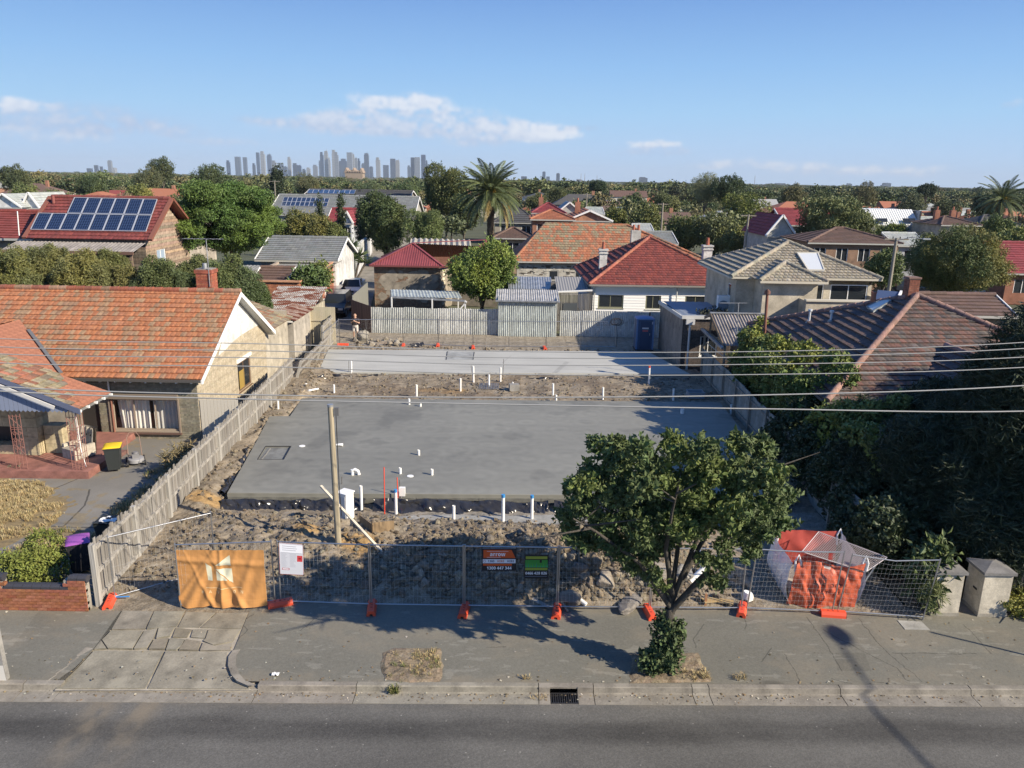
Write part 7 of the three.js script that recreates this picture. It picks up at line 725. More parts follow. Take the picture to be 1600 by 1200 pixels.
// white weatherboard house
{
const R=RNG(205), t=thing('weatherboard_house', 'white weatherboard house with a dark red tiled hip roof', 'house', pt(11,0,60)), pal=[[.24,.055,.042],[.21,.05,.04],[.27,.066,.048],[.18,.046,.038]], tm=M([1,1,1], .85, {k: 'tile', map: T.mottle, tm: .35});const FL=pt(5.55,3.42,57.2), FR=pt(17.4,3.42,57.5), BR=pt(17.4,3.42,68.7), BL=pt(5.25,3.42,68.7), A=pt(10.95,6.42,64.3);tileFace(new MB(), [FL, FR, A], R, pal, {tw: .26, ch: .36, lift: .04, jitter: .12}).build('front_roof', tm, t);tileFace(new MB(), [BL, FL, A], R, pal, {tw: .3, ch: .5, lift: .08, jitter: .1}).build('side_roof', tm, t);tileFace(new MB(), [FR, BR, A], R, pal, {tw: .4, ch: .5, seg: 1}).build('far_side_roof', tm, t);tileFace(new MB(), [BR, BL, A], R, pal, {tw: .5, ch: .6, seg: 1}).build('rear_roof', tm, t);for (const q of [FL, FR, BL]) caps(new MB(), q, A, R, [[.40,.15,.09],[.36,.12,.08]], .13,.42).build('hip_caps', tm, t);
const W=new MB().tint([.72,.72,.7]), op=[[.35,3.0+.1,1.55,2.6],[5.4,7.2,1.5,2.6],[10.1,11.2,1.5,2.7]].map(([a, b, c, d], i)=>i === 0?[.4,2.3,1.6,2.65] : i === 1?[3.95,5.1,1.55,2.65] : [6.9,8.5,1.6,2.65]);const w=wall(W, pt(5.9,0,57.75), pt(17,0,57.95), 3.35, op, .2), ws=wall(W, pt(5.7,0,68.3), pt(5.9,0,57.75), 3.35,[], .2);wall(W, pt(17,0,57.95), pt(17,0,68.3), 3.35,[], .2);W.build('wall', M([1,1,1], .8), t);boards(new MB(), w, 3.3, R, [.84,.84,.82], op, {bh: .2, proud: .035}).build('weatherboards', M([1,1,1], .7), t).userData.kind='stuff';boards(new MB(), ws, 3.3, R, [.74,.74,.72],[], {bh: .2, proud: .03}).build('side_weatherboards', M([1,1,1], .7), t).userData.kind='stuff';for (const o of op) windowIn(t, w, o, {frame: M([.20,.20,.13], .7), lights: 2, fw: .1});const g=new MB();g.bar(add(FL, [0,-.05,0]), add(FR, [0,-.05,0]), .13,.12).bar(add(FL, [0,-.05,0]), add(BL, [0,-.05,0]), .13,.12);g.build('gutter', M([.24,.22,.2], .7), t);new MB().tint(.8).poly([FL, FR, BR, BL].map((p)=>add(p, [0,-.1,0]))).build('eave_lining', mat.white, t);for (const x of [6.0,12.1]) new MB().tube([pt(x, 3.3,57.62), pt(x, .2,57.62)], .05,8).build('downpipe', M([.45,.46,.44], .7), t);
const chim=(x, d, b, tp, sz)=>{const c=new MB().tint([1,1,1]);c.box(x, (b+tp) / 2, d, sz, tp - b, sz);const cm=c.build('chimney', mottled([.66,.65,.62], .9,1.2), t);new MB().box(x, tp - .25, d, sz+.14,.1, sz+.14).box(x, tp, d, sz+.16,.12, sz+.16).build('chimney_band', mottled([.6,.59,.56], .9), cm);new MB().tube([pt(x, tp, d), pt(x, tp+.5, d), pt(x, tp+.62, d)],[.15,.11,.09], 10).build('chimney_pot', M([.33,.11,.07], .9), cm);};chim(6.95,61.5,3.5,5.6,.58);chim(15.0,61.3,3.2,6.05,.66);
const br=thing('rear_white_wing', 'rear chimney of the white house with twin red pots', 'chimney', pt(10.2,6,66));new MB().box(10.4,6.2,68,.8,1.1,.6).build('stack', mottled([.55,.54,.5], .9), br);for (const x of [10.2,10.62]) new MB().tube([pt(x, 6.7,68), pt(x, 7.2,68)], .11,8).build('chimney_pot', M([.33,.11,.07], .9), br);
}
// big orange roof house behind
{
const R=RNG(206), t=thing('orange_roof_house', 'house with a broad weathered orange tiled roof behind the bright tree', 'house', pt(7,0,78)), pal=[[.42,.165,.085],[.38,.15,.08],[.46,.19,.10],[.32,.165,.10],[.30,.2,.125]], tm=M([1,1,1], .9, {k: 'tile', map: T.mottle, tm: .35}), lich=(u, v, c, q)=>fbm(u*.35+2, v*.5,4) > .52 && q() < .6?q.pick([[.27,.22,.14],[.31,.24,.15]]) : c;const FL=pt(-.1,3.25,74.6), FR=pt(19.3,3.25,76), BL=pt(-.1,3.25,87), BR=pt(19.3,3.25,87), A=pt(3.1,6.45,80.6), B=pt(11.4,6.45,80.8);tileFace(new MB(), [FL, FR, B, A], R, pal, {tw: .3, ch: .4, lift: .045, jitter: .12, patch: lich}).build('front_roof', tm, t);tileFace(new MB(), [BL, FL, A], R, pal, {tw: .4, ch: .5, seg: 1, lift: .08}).build('side_roof', tm, t);tileFace(new MB(), [FR, BR, B], R, pal, {tw: .5, ch: .6, seg: 1}).build('far_side_roof', tm, t);tileFace(new MB(), [BR, BL, A, B], R, pal, {tw: .8, ch: .9, seg: 1}).build('rear_roof', tm, t);for (const [p, q] of [[FL, A],[A, B],[FR, B]]) caps(new MB(), p, q, R, pal, .14,.45).build('hip_caps', tm, t);
const W=new MB().tint([.55,.53,.48]), op=[[3.05,4.0,1.4,2.4],[5.6,7.0,1.4,2.5]];const w=wall(W, pt(.3,0,75.1), pt(19,0,76.4), 3.2, op, .2);wall(W, pt(.3,0,86.5), pt(.3,0,75.1), 3.2,[], .2);W.build('wall', mottled([1,1,1], .95), t);const st_=new MB();for (let i=0;i < 210;i++) {const u=R.r(.1,9), v=R.r(.9,2.75), s=R.r(.08,.28);if (op.some(([a, b, c, d])=>u > a - s && u < b+s && v > c - s && v < d+s)) continue;st_.tint(R.pick([[.10,.09,.075],[.16,.13,.1],[.62,.6,.55]]));st_.brick(w.at(u, v), mul(w.e, s*1.7), [0, s*.5,0], mul(w.out, .02+i*.0001));} st_.build('exposed_stone', mottled([1,1,1], .95), t).userData.kind='stuff';for (const o of op) windowIn(t, w, o, {frame: M([.3,.3,.29], .7), lights: 1, fw: .1});new MB().bar(add(FL, [0,-.06,0]), add(FR, [0,-.06,0]), .14,.12).build('gutter', M([.42,.41,.39], .7), t);
for (const [u, v, d, h] of [[985,362,90,5],[967,356,86,5]]) {const q=D(u, v, d), c=thing('brick_chimney', u > 980?'brick chimney with a pot above the orange roof, right one' : 'brick chimney with a pot above the orange roof, left one', 'chimney', [q[0], 0, q[2]]);new MB().tint([.3,.22,.17]).box(q[0], q[1] / 2 - .4, d, .8, q[1] - .2,.7).build('stack', mottled([1,1,1], .95), c);new MB().tube([[q[0], q[1] - .7, q[2]],[q[0], q[1]+.2, q[2]]], .18,8).build('chimney_pot', M([.36,.13,.08], .9), c);}
}
// brick building with a red metal roof
{
const R=RNG(207), t=thing('red_metal_roof_building', 'old brick building with a ribbed dull red metal hip roof by the lane', 'building', pt(-8,0,67)), rm=M([.26,.062,.065], .5, {k: 'redm', map: T.mottle, tm: 4});const FL=pt(-12.1,3.6,65.5), FR=pt(-5.9,3.6,65.5), A=pt(-8.85,5.25,68.6), B=pt(-2.5,5.45,71), V=pt(-5.2,3.6,67.6), E=pt(-1.2,3.6,66.8), BL=pt(-12.3,3.6,73);
const rib=(pts, n)=>{const m=new MB(), e=norm(sub(pts[1], pts[0]));let nn=norm(cross(sub(pts[1], pts[0]), sub(pts[2], pts[0])));if (nn[1] < 0) nn=mul(nn, -1);let up=cross(nn, e);if (up[1] < 0) up=mul(up, -1);const uv=pts.map((p)=>{const q=sub(p, pts[0]);return [dot(q, e), dot(q, up)];}), at=([u, v, h])=>add(add(add(pts[0], mul(e, u)), mul(up, v)), mul(nn, h)), u0=Math.min(...uv.map((p)=>p[0])), u1=Math.max(...uv.map((p)=>p[0])), v1=Math.max(...uv.map((p)=>p[1]));for (let u=u0;u < u1;u += .2) for (const [a, b, h0, h1] of [[0,.08,0,0],[.08,.11,0,.03],[.11,.17,.03,.03],[.17,.2,.03,0]]) {const q=clip([[u+a, 0, h0],[u+b, 0, h1],[u+b, v1, h1],[u+a, v1, h0]], uv);if (q.length > 2) m.poly(q.map(at));} return m;};
rib([FL, FR, A]).build('front_roof', rm, t);rib([BL, FL, A]).build('side_roof', rm, t);rib([FR, V, B, A]).build('valley_roof', rm, t);rib([V, E, B]).build('wing_roof', rm, t);rib([pt(-1.2,3.6,75), BL, A, B]).build('rear_roof', rm, t);for (const [p, q] of [[FL, A],[FR, A],[A, B],[BL, A]]) new MB().bar(add(p, [0,.05,0]), add(q, [0,.05,0]), .22,.06).build('ridge_flashing', rm, t);new MB().bar(FL, FR, .14,.14).bar(FR, V, .14,.14).bar(V, E, .14,.14).build('gutter', M([.18,.05,.05], .6), t);
const W=new MB().tint([.33,.29,.23]);const w=wall(W, pt(-11.8,0,65.9), pt(-6.2,0,65.9), 3.55,[], .25), w2=wall(W, pt(-6.2,0,65.9), pt(-5.4,0,68), 3.55,[], .25);wall(W, pt(-12.1,0,73), pt(-11.8,0,65.9), 3.55,[], .25);wall(W, pt(-5.4,0,68), pt(-1.5,0,67.2), 3.55,[], .25);W.build('wall', mottled([1,1,1], .95,2), t);bricks(new MB(), w, 3.5, R, [[.25,.165,.11],[.22,.15,.105],[.29,.18,.115],[.27,.22,.16]],[], {jitter: .14}).build('brickwork', M([1,1,1], .95, {k: 'br', map: T.mottle, tm: .5}), t).userData.kind='stuff';const pl=new MB();for (let i=0;i < 34;i++) {const u=R.r(.6,5), v=R.r(.9,3.2), s=R.r(.2,.7);pl.tint(R.r(.75,1.05));pl.poly(Array.from({length: 11}, (_, k)=>add(w.at(clamp(u+Math.cos(k / 11*6.28)*s*R.r(.7,1.2), .02,5.55), clamp(v+Math.sin(k / 11*6.28)*s*R.r(.6,1), .05,3.45)), mul(w.out, .016+i*.0003))));} pl.build('render_patches', mottled([.36,.32,.26], .95), t).userData.kind='stuff';for (let i=0;i < 9;i++) new MB().brick(add(w2.at(.3+(i % 2)*.12,.3+i*.35), mul(w2.out, .0)), mul(w2.e, .4), [0,.2,0], mul(w2.out, .05)).build('quoin', M([.62,.58,.45], .9), t);
const s=thing('ribbed_roof_shed', 'low long shed with a ribbed pale roof behind the red roof', 'shed', pt(-6,0,78)), a=D(642,372,79), b=D(735,375,79);corrugated(new MB(), add(a, [0,0,0]), sub(b, a), [.3,-.55,3.5], {pitch: .55, amp: .08}).build('roof', M([.40,.37,.32], .8, {k: 'mot', map: T.mottle, tm: 2}), s);const sb=new MB().tint([.28,.13,.09]);wall(sb, pt(a[0] - .2,0,76), pt(b[0], 0,76), a[1] - .6,[], .2);sb.build('wall', mottled([1,1,1], .95), s);
}
// lane-side fences and walls
{
const R=RNG(208), t=thing('grey_lane_fence', 'grey metal sheet fence on the right of the lane', 'fence', pt(-11.5,0,60));for (let i=0;i < 14;i++) {const k=i / 14, k2=(i+.96) / 14, a=pt(lerp(-12.0,-12.3, k), 0, lerp(57.7,65.6, k)), b=pt(lerp(-12.0,-12.3, k2), 0, lerp(57.7,65.6, k2));corrugated(new MB().tint(R.r(.92,1.05)), a, sub(b, a), [0,2.2,0], {pitch: .2, amp: .012}).build('sheet', M([.23,.235,.21], .7), t);new MB().bar(add(a, [.02,0,0]), add(a, [.02,2.25,0]), .06).build('post', M([.25,.25,.23], .7), t);}
const l=thing('grey_lane_wall', 'tall plain grey fence on the left of the lane', 'fence', pt(-16.4,0,80));for (let i=0;i < 7;i++) {const k=i / 7, k2=(i+.97) / 7, a=pt(lerp(-16.5,-17.4, k), 0, lerp(73,86, k)), b=pt(lerp(-16.5,-17.4, k2), 0, lerp(73,86, k2));new MB().brick(a, sub(b, a), [0,2.9,0],[.05,0,0]).build('panel', M([.235,.25,.225], .8, {k: 'mot', map: T.mottle, tm: 3}), l);}
for (let i=0;i < 4;i++) {const x=[-17.3,-18.1,-19.0,-20.2][i], d=[86.5,93,100,110][i], a=pt(x, 0, d), b=pt(x - .75,0, d+6), w=thing('white_lane_wall', 'white rendered wall panel along the lane, '+ord(i)+' beyond the grey fence', 'wall', a, 'white walls along the lane');new MB().brick(a, sub(b, a), [0,3.3 - i*.2,0],[-.25,0,0]).build('panel', M([.66,.67,.68], .85, {k: 'mot', map: T.mottle, tm: 3}), w);new MB().brick(add(a, [-.28,3.3 - i*.2,.1]), [.32,0,0], sub(b, a), [0,.12,0]).build('coping', M([.6,.6,.58], .85), w);}
}
// portable toilet
{
const p=G(1006,549), x=p[0], d=-p[2]+.5, t=thing('portable_toilet', 'blue portable toilet standing at the back right corner of the site', 'portable toilet', pt(x, 0, d)), bl=M([.045,.085,.17], .45), bd=M([.03,.055,.115], .45), lt=M([.12,.2,.36], .4);new MB().box(x, .07, d, 1.18,.14,1.18).build('base', mat.dark, t);new MB().box(x, 1.14, d, 1.1,2.0,1.1).build('cabin', bl, t);const dr=new MB().box(x+.02,1.1, d - .562,.78,1.82,.03).build('door', bd, t);for (const q of [-.36,.36]) new MB().box(x+.02+q, 1.1, d - .585,.03,1.78,.02).build('door_rib', bl, dr);new MB().box(x+.3,1.15, d - .59,.05,.14,.04).build('handle', mat.steel, dr);new MB().box(x, 1.55, d - .582,.42,.1,.01).build('white_label', M([.55,.57,.6], .5), dr);new MB().box(x, 1.38, d - .582,.36,.1,.01).build('red_label', M([.45,.1,.1], .5), dr);const rf=new MB();rf.grid((u, v)=>[x+(u - .5)*1.2,2.14+.14*Math.sin(Math.PI*u) ** .5*Math.sin(Math.PI*v) ** .5,-(d+(v - .5)*1.2)], 12,12).box(x, 2.13, d, 1.2,.06,1.2);rf.build('roof', lt, t);for (const sx of [-.53,.53]) new MB().box(x+sx, 1.14, d - .53,.1,2.05,.1).build('corner_post', lt, t);new MB().cyl(pt(x+.4,2.1, d+.4), pt(x+.4,2.45, d+.4), .05,.05,8).build('vent', mat.dark, t);new MB().box(x+.47,1.9, d - .565,.1,.16,.012).build('sticker', M([.5,.52,.56], .5), t);
}
// vehicles
function car(name, label, pos, turn, {L=4.5, W=1.82, H=1.7, col=[.02,.022,.026], kind='suv', group}={}) {
const t=thing(name, label, 'car', pos, group);t.rotation.y=turn;const paint=M(col, .3, {k: 'paint', phys: {clearcoat: .8, clearcoatRoughness: .1}}), w=W / 2, f=L / 2, hb=.62*(H / 1.7);  // front looks to +z
const body=new MB(), lo=[[f, .42],[f+.02,.62],[f - .1,.86],[f - 1.05,1.0],[f - 1.15,1.02],[-f+.15,1.04],[-f, .8],[-f, .42]];const wid=(y)=>w*(y > .9?.95 : 1);const ring=lo.map(([z, y])=>[z, y]);const strip=(pts, wf)=>{for (let i=0;i+1 < pts.length;i++) {const [z0, y0]=pts[i],[z1, y1]=pts[i+1];body.quad([-wf(y0), y0, z0],[wf(y0), y0, z0],[wf(y1), y1, z1],[-wf(y1), y1, z1]);}};strip(ring, wid);for (const s of [-1,1]) {const P=ring.map(([z, y])=>[s*wid(y), y, z]);const c=[s*w, .7,0];for (let i=0;i < P.length;i++) body.tri(c, P[i], P[(i+1) % P.length]);} body.quad([-w, .42, f],[w, .42, f],[w, .42,-f],[-w, .42,-f]);body.local('body', paint, t);
const cabE=kind === 'suv'?[[f - 1.15,1.02],[f - 1.8, H - .06],[-f+.45, H - .02],[-f+.1,1.04]] : [[f - 1.1,1.02],[f - 1.75, H - .05],[f - 2.9, H - .03],[f - 3.05,1.04]];const cab=new MB();const cw=(y)=>lerp(w*.95, w*.76, clamp((y - 1.02) / (H - 1.05)));const C=cabE.map(([z, y])=>[[-cw(y), y, z],[cw(y), y, z]]);cab.quad(C[1][0], C[1][1], C[2][1], C[2][0]);for (const s of [0,1]) for (const [a, b] of [[0,1],[2,3]]) cab.bar(C[a][s], C[b][s], .07,.07);cab.local('roof', paint, t);const gl=M([.02,.024,.028], .05, {k: 'carg'});const pane=(a, b, c, d, n)=>new MB().quad(a, b, c, d).local(n, gl, t);pane(C[0][0], C[0][1], C[1][1], C[1][0], 'windscreen');pane(C[3][0], C[3][1], C[2][1], C[2][0], 'rear_window');for (const s of [0,1]) pane(C[0][s], C[3][s], C[2][s], C[1][s], 'side_window');
for (const [x, z] of [[-1, f - .85],[1, f - .85],[-1,-f+.85],[1,-f+.85]]) {const o=new MB().cyl([x*(w - .2), .34, z],[x*(w+.01), .34, z], .34,.34,18).local('wheel', mat.black, t);new MB().cyl([x*(w+.011), .34, z],[x*(w+.018), .34, z], .2,.2,14).local('rim', mat.steel, o);} for (const s of [-1,1]) {new MB().box(s*(w - .28), .74,-f - .0,.36,.16,.1).local('headlight', M([.55,.57,.58], .15), t);new MB().box(s*(w+.08), 1.1,-(f - 1.35), .16,.14,.1).local('mirror', paint, t);} new MB().box(0,.72,-f - .0, W - 1.0,.16,.06).local('grille', mat.dark, t);new MB().box(0,.5,-f - .02, W - .1,.14,.1).local('bumper', M(col.map((c)=>c*.6+.02), .5), t);new MB().box(0,.52,-f - .075,.42,.11,.01).local('number_plate', M([.5,.5,.5], .5), t);
if (kind === 'ute') {const tray=new MB();tray.box(0,1.1, (f - 1.5), W - .1,.3,1.9);tray.local('tray', paint, t);new MB().box(0,1.3, (f - 1.5), W - .12,.1,1.9).local('tray_cover', M([.6,.6,.62], .5), t);} return t;
}
{
const a=G(532,487);car('dark_car', 'dark four wheel drive parked in the lane behind the board gate', pt(-14.2,.012,62.5), 0.03, {col: [.012,.014,.02], H: 1.75});car('white_utility', 'white utility parked in the lane behind the dark car', pt(-14.95,.012,72.5), .04, {col: [.68,.68,.68], kind: 'ute', L: 4.9, H: 1.65});car('red_car', 'small dark red car half hidden beside the brick outbuilding', pt(-15.6,.012,67.2), .06, {col: [.10,.02,.025], W: 1.6, H: 1.45, L: 4});
}
// person
{
const p=G(556,531), t=thing('person', 'person in dark top and pale shorts standing by the lane, hands at chest', 'person', [p[0], .04, p[2]]);t.rotation.y=-.1;
const sdf=(bones, k=.04)=>(x, y, z)=>{let d=9;for (const [a, b, r0, r1] of bones) {const ab=sub(b, a), ap=[x - a[0], y - a[1], z - a[2]], h=clamp(dot(ap, ab) / dot(ab, ab)), q=len(sub(ap, mul(ab, h))) - lerp(r0, r1, h);const m=clamp(.5+.5*(d - q) / k);d=lerp(d, q, m) - k*m*(1 - m);} return d;};
const poly=(bones, name, col, parent, res, c, half, k)=>{const mc=new MarchingCubes(res, new THREE.MeshStandardMaterial(), false, false, 90000), f=sdf(bones, k);mc.isolation=0;for (let i=0;i < res;i++) for (let j=0;j < res;j++) for (let q=0;q < res;q++) mc.field[q*res*res+j*res+i]=-f(c[0]+(i / res*2 - 1)*half, c[1]+(j / res*2 - 1)*half, c[2]+(q / res*2 - 1)*half);mc.update();const n=mc.count ?? mc.geometry.drawRange.count, P=new Float32Array(n*3);for (let i=0;i < n*3;i++) P[i]=mc.positionArray[i]*half+c[i % 3];const g=new THREE.BufferGeometry();g.setAttribute('position', new THREE.BufferAttribute(P, 3));g.setAttribute('normal', new THREE.BufferAttribute(mc.normalArray.slice(0, n*3), 3));g.setAttribute('color', new THREE.BufferAttribute(new Float32Array(n*3).fill(1), 3));const o=new THREE.Mesh(g, M(col, .8));o.name=name;parent.add(o);return o;};
const hand=(s)=>{const w=[s*.09,1.27,.27], out=[[w, add(w, [-s*.06,.06,.03]), .032,.028]];for (let i=0;i < 4;i++) {const b=add(w, [-s*.06,.06 - i*.018+.02,.03]);out.push([b, add(b, [-s*.045,.01 - (i === 3?.0 : 0), .035 - i*.004]), .011,.010],[add(b, [-s*.045,.01,.035 - i*.004]), add(b, [-s*.07,-.005,.01]), .010,.008]);} out.push([add(w, [-s*.02,.03,.0]), add(w, [-s*.05,.1,-.01]), .012,.010]);return out;};
const body=[[[0,.95,0],[0,1.2,.01], .15,.15],[[0,1.2,.01],[0,1.42,0], .155,.13],[[-.17,1.4,0],[.17,1.4,0], .07,.07],[[0,1.42,0],[0,1.55,.01], .06,.055],[[0,1.6,.02],[0,1.68,.02], .085,.095],[[0,1.58,.06],[0,1.64,.07], .055,.06],[[0,1.63,.115],[0,1.61,.13], .012,.014], ...[-1,1].flatMap((s)=>[[[s*.2,1.4,0],[s*.27,1.14,.02], .055,.045],[[s*.27,1.14,.02],[s*.09,1.27,.27], .042,.03],[[s*.1,.93,0],[s*.12,.5,.02], .085,.06],[[s*.12,.5,.02],[s*.13,.1,-.01], .058,.038],[[s*.13,.05,-.03],[s*.15,.04,.14], .045,.035],[[s*.09,1.63,.01],[s*.1,1.65,.0], .02,.018], ...hand(s)])];
const b=poly(body, 'body', [.45,.27,.19], t, 110,[0,.9,.05], .95,.03);poly([[[0,.98,0],[0,1.2,.01], .17,.172],[[0,1.2,.01],[0,1.4,0], .172,.14],[[-.17,1.4,0],[.17,1.4,0], .085,.085], ...[-1,1].map((s)=>[[s*.2,1.4,0],[s*.245,1.24,.01], .075,.068])], 'shirt', [.03,.018,.02], t, 48,[0,1.2,0], .42,.04);poly([[[0,.97,0],[0,.93,0], .172,.165], ...[-1,1].map((s)=>[[s*.1,.9,0],[s*.12,.6,.015], .105,.09])], 'shorts', [.55,.5,.45], t, 44,[0,.82,0], .38,.03);poly([[[0,1.69,-.005],[0,1.7,-.02], .1,.098],[[0,1.62,-.05],[0,1.68,-.03], .075,.08]], 'hair', [.05,.03,.02], t, 30,[0,1.68,-.02], .2,.03);poly([...[-1,1].flatMap((s)=>[[[s*.13,.05,-.04],[s*.15,.045,.15], .052,.045],[[s*.13,.05,-.03],[s*.13,.14,-.01], .05,.048]])], 'shoes', [.10,.09,.08], t, 40,[0,.1,.04], .3,.02);
}
// ================================================================ middle distance
const ROOF={terra: [[.40,.155,.085],[.36,.14,.08],[.44,.18,.10]], red: [[.27,.06,.05],[.24,.055,.045]], dark: [[.085,.085,.09],[.075,.075,.08]], grey: [[.25,.265,.265],[.23,.245,.245]], pale: [[.46,.49,.48],[.43,.46,.45]], brown: [[.16,.10,.08],[.14,.09,.075]], crimson: [[.29,.05,.06],[.25,.045,.055]]};
function house(label, u0, u1, ve, vr, d, dep, {type='hip', roof='terra', wc=[.5,.46,.4], name='house', group='houses of the suburb behind', wins=2, chimney=0, tilesOn=true, turn=0}={}) {
const R=RNG(Math.round(u0*7+d*13)), um=(u0+u1) / 2, pal=ROOF[roof], x0=D(u0, ve, d)[0], x1=D(u1, ve, d)[0], cx=(x0+x1) / 2, w=(x1 - x0) / 2, eh=Math.max(2.3, D(um, ve, d)[1]), rh=Math.max(eh+.9, D(um, vr, d+(type === 'gableF'?0 : dep / 2))[1]);const t=thing(name, label, 'house', pt(cx, 0, d), group), tm=M([1,1,1], .85, {k: 'tile', map: T.mottle, tm: .35}), P=(x, h, z)=>[x, h, -z];
const opt=tilesOn && d < 135?{tw: .5, ch: .42, seg: 1, lift: .06, jitter: .1} : {tw: 2.2, ch: .7, seg: 1, lift: .07, jitter: .07};const face=(pts, n)=>{if (n === 'far_roof' || d > 230) {const m=new MB().tint(pal[0]).poly(pts);return m.local(n, tm, t);} return tileFace(new MB(), pts, R, pal, opt).local(n, tm, t);};
const a=P(-w, eh, 0), b=P(w, eh, 0), c=P(w, eh, dep), e=P(-w, eh, dep), o=.35;if (type === 'hip') {const k=Math.min(w*.92, dep / 2*1.0), r0=P(-w+k, rh, dep / 2), r1=P(w - k, rh, dep / 2);if (w - k < .1) {face([a, b, r0], 'roof');face([c, e, r0], 'far_roof');} else {face([a, b, r1, r0], 'roof');face([c, e, r0, r1], 'far_roof');caps(new MB(), r0, r1, R, pal, .15,1).local('ridge_caps', tm, t);} face([e, a, r0], 'side_roof');face([b, c, r1], 'side_roof');for (const [p, q] of [[a, r0],[b, r1]]) caps(new MB(), p, q, R, pal, .14,1).local('hip_caps', tm, t);}
else if (type === 'gable') {const r0=P(-w, rh, dep / 2), r1=P(w, rh, dep / 2);face([a, b, r1, r0], 'roof');face([c, e, r0, r1], 'far_roof');const g=new MB().tint(wc);g.tri(P(w - o, eh, o), P(w - o, eh, dep - o), P(w - o, rh - .2, dep / 2));g.tri(P(-w+o, eh, o), P(-w+o, eh, dep - o), P(-w+o, rh - .2, dep / 2));g.local('gable_end', mottled([1,1,1], .9), t);new MB().bar(b, r1,.06,.2).bar(c, r1,.06,.2).bar(a, r0,.06,.2).local('barge_board', mat.white, t);caps(new MB(), r0, r1, R, pal, .15,1).local('ridge_caps', tm, t);}
else {const r0=P(0, rh, 0), r1=P(0, rh, dep);face([e, a, r0, r1], 'side_roof');face([b, c, r1, r0], 'side_roof');const g=new MB().tint(wc);g.tri(P(-w+.1, eh - .1,.25), P(w - .1, eh - .1,.25), P(0, rh - .15,.25));g.local('gable_end', mottled([1,1,1], .9), t);new MB().bar(a, r0,.25,.2).bar(b, r0,.25,.2).local('barge_board', mat.white, t);}
const W=new MB().tint(wc), op=[];for (let i=0;i < wins;i++) {const q=(i+.5) / wins*2*(w - o), ww=Math.min(.8, w / wins*.5);op.push([q - ww, q+ww, eh - 1.9, eh - .6]);} const fw=wall(W, P(-w+o, 0, o), P(w - o, 0, o), eh, op, .2);wall(W, P(w - o, 0, o), P(w - o, 0, dep - o), eh, [], .2);wall(W, P(w - o, 0, dep - o), P(-w+o, 0, dep - o), eh, [], .2);wall(W, P(-w+o, 0, dep - o), P(-w+o, 0, o), eh, [], .2);W.local('wall', mottled([1,1,1], .92,3), t);for (const q of op) {const f=new MB();f.brick(add(fw.at(q[0], q[2]), mul(fw.out, -.1)), mul(fw.e, q[1] - q[0]), [0, q[3] - q[2], 0], mul(fw.out, -.02));const wn=f.local('window', mat.glass, t);const fr=new MB();for (const [s0, s1] of [[q[0], q[0]+.07],[q[1] - .07, q[1]],[(q[0]+q[1]) / 2 - .03, (q[0]+q[1]) / 2+.03]]) fr.brick(add(fw.at(s0, q[2]), mul(fw.out, -.09)), mul(fw.e, s1 - s0), [0, q[3] - q[2], 0], mul(fw.out, .05));fr.local('frame', mat.white, wn);}
new MB().tint([.5,.5,.48]).bar(add(a, [0,-.08,.03]), add(b, [0,-.08,.03]), .12,.14).local('gutter', mat.white, t);for (let i=0;i < chimney;i++) {const x=(i - .5)*w*.8, ch=new MB().tint([.34,.15,.10]);ch.box(x, rh - .1,-0+dep / 2+.3,.7,2.0,.6);const cm=ch.local('chimney', mottled([1,1,1], .95), t);new MB().tint([.36,.14,.09]).cyl(P(x, rh+.9, dep / 2+.3), P(x, rh+1.4, dep / 2+.3), .14,.12,8).local('chimney_pot', mottled([1,1,1], .9), cm);} if (turn) t.rotation.y=turn;t.userData.eave=undefined;delete t.userData.eave;return t;
}
function solarPanels(host, q, nu, nv, skip=0) {  // q: four corners of the array on the roof, from lower left
const tx=T.cells ??= canvas(128,192, (g, w, h)=>{g.fillStyle='#101a33';g.fillRect(0,0, w, h);g.strokeStyle='#5d6f8e';g.lineWidth=2;for (let i=1;i < 6;i++) {g.beginPath();g.moveTo(i*w / 6,0);g.lineTo(i*w / 6, h);g.stroke();} for (let i=1;i < 10;i++) {g.beginPath();g.moveTo(0, i*h / 10);g.lineTo(w, i*h / 10);g.stroke();}}), pm=M([1,1,1], .12, {k: 'pv'});pm.map=tx;const at=(u, v)=>mixp(mixp(q[0], q[1], u), mixp(q[3], q[2], u), v);let n=norm(cross(sub(q[1], q[0]), sub(q[3], q[0])));if (n[1] < 0) n=mul(n, -1);
for (let j=0;j < nv;j++) for (let i=0;i < nu;i++) {if (j === nv - 1 && i < skip) continue;const g=.012, a=at(i / nu+g / nu*2, j / nv+g), b=at((i+1) / nu - g / nu*2, j / nv+g), c=at((i+1) / nu - g / nu*2, (j+1) / nv - g), d=at(i / nu+g / nu*2, (j+1) / nv - g), L=(p)=>add(p, mul(n, .1));const m=new MB();m.quad(L(a), L(b), L(c), L(d), [[0,0],[1,0],[1,1],[0,1]]);const p=m.build('solar_panel', pm, host), f=new MB();for (const [s, e] of [[a, b],[b, c],[c, d],[d, a]]) f.bar(add(L(s), mul(n, .003)), add(L(e), mul(n, .003)), .045,.05, n);f.build('frame', M([.62,.63,.64], .4, {metal: .5}), p);}}
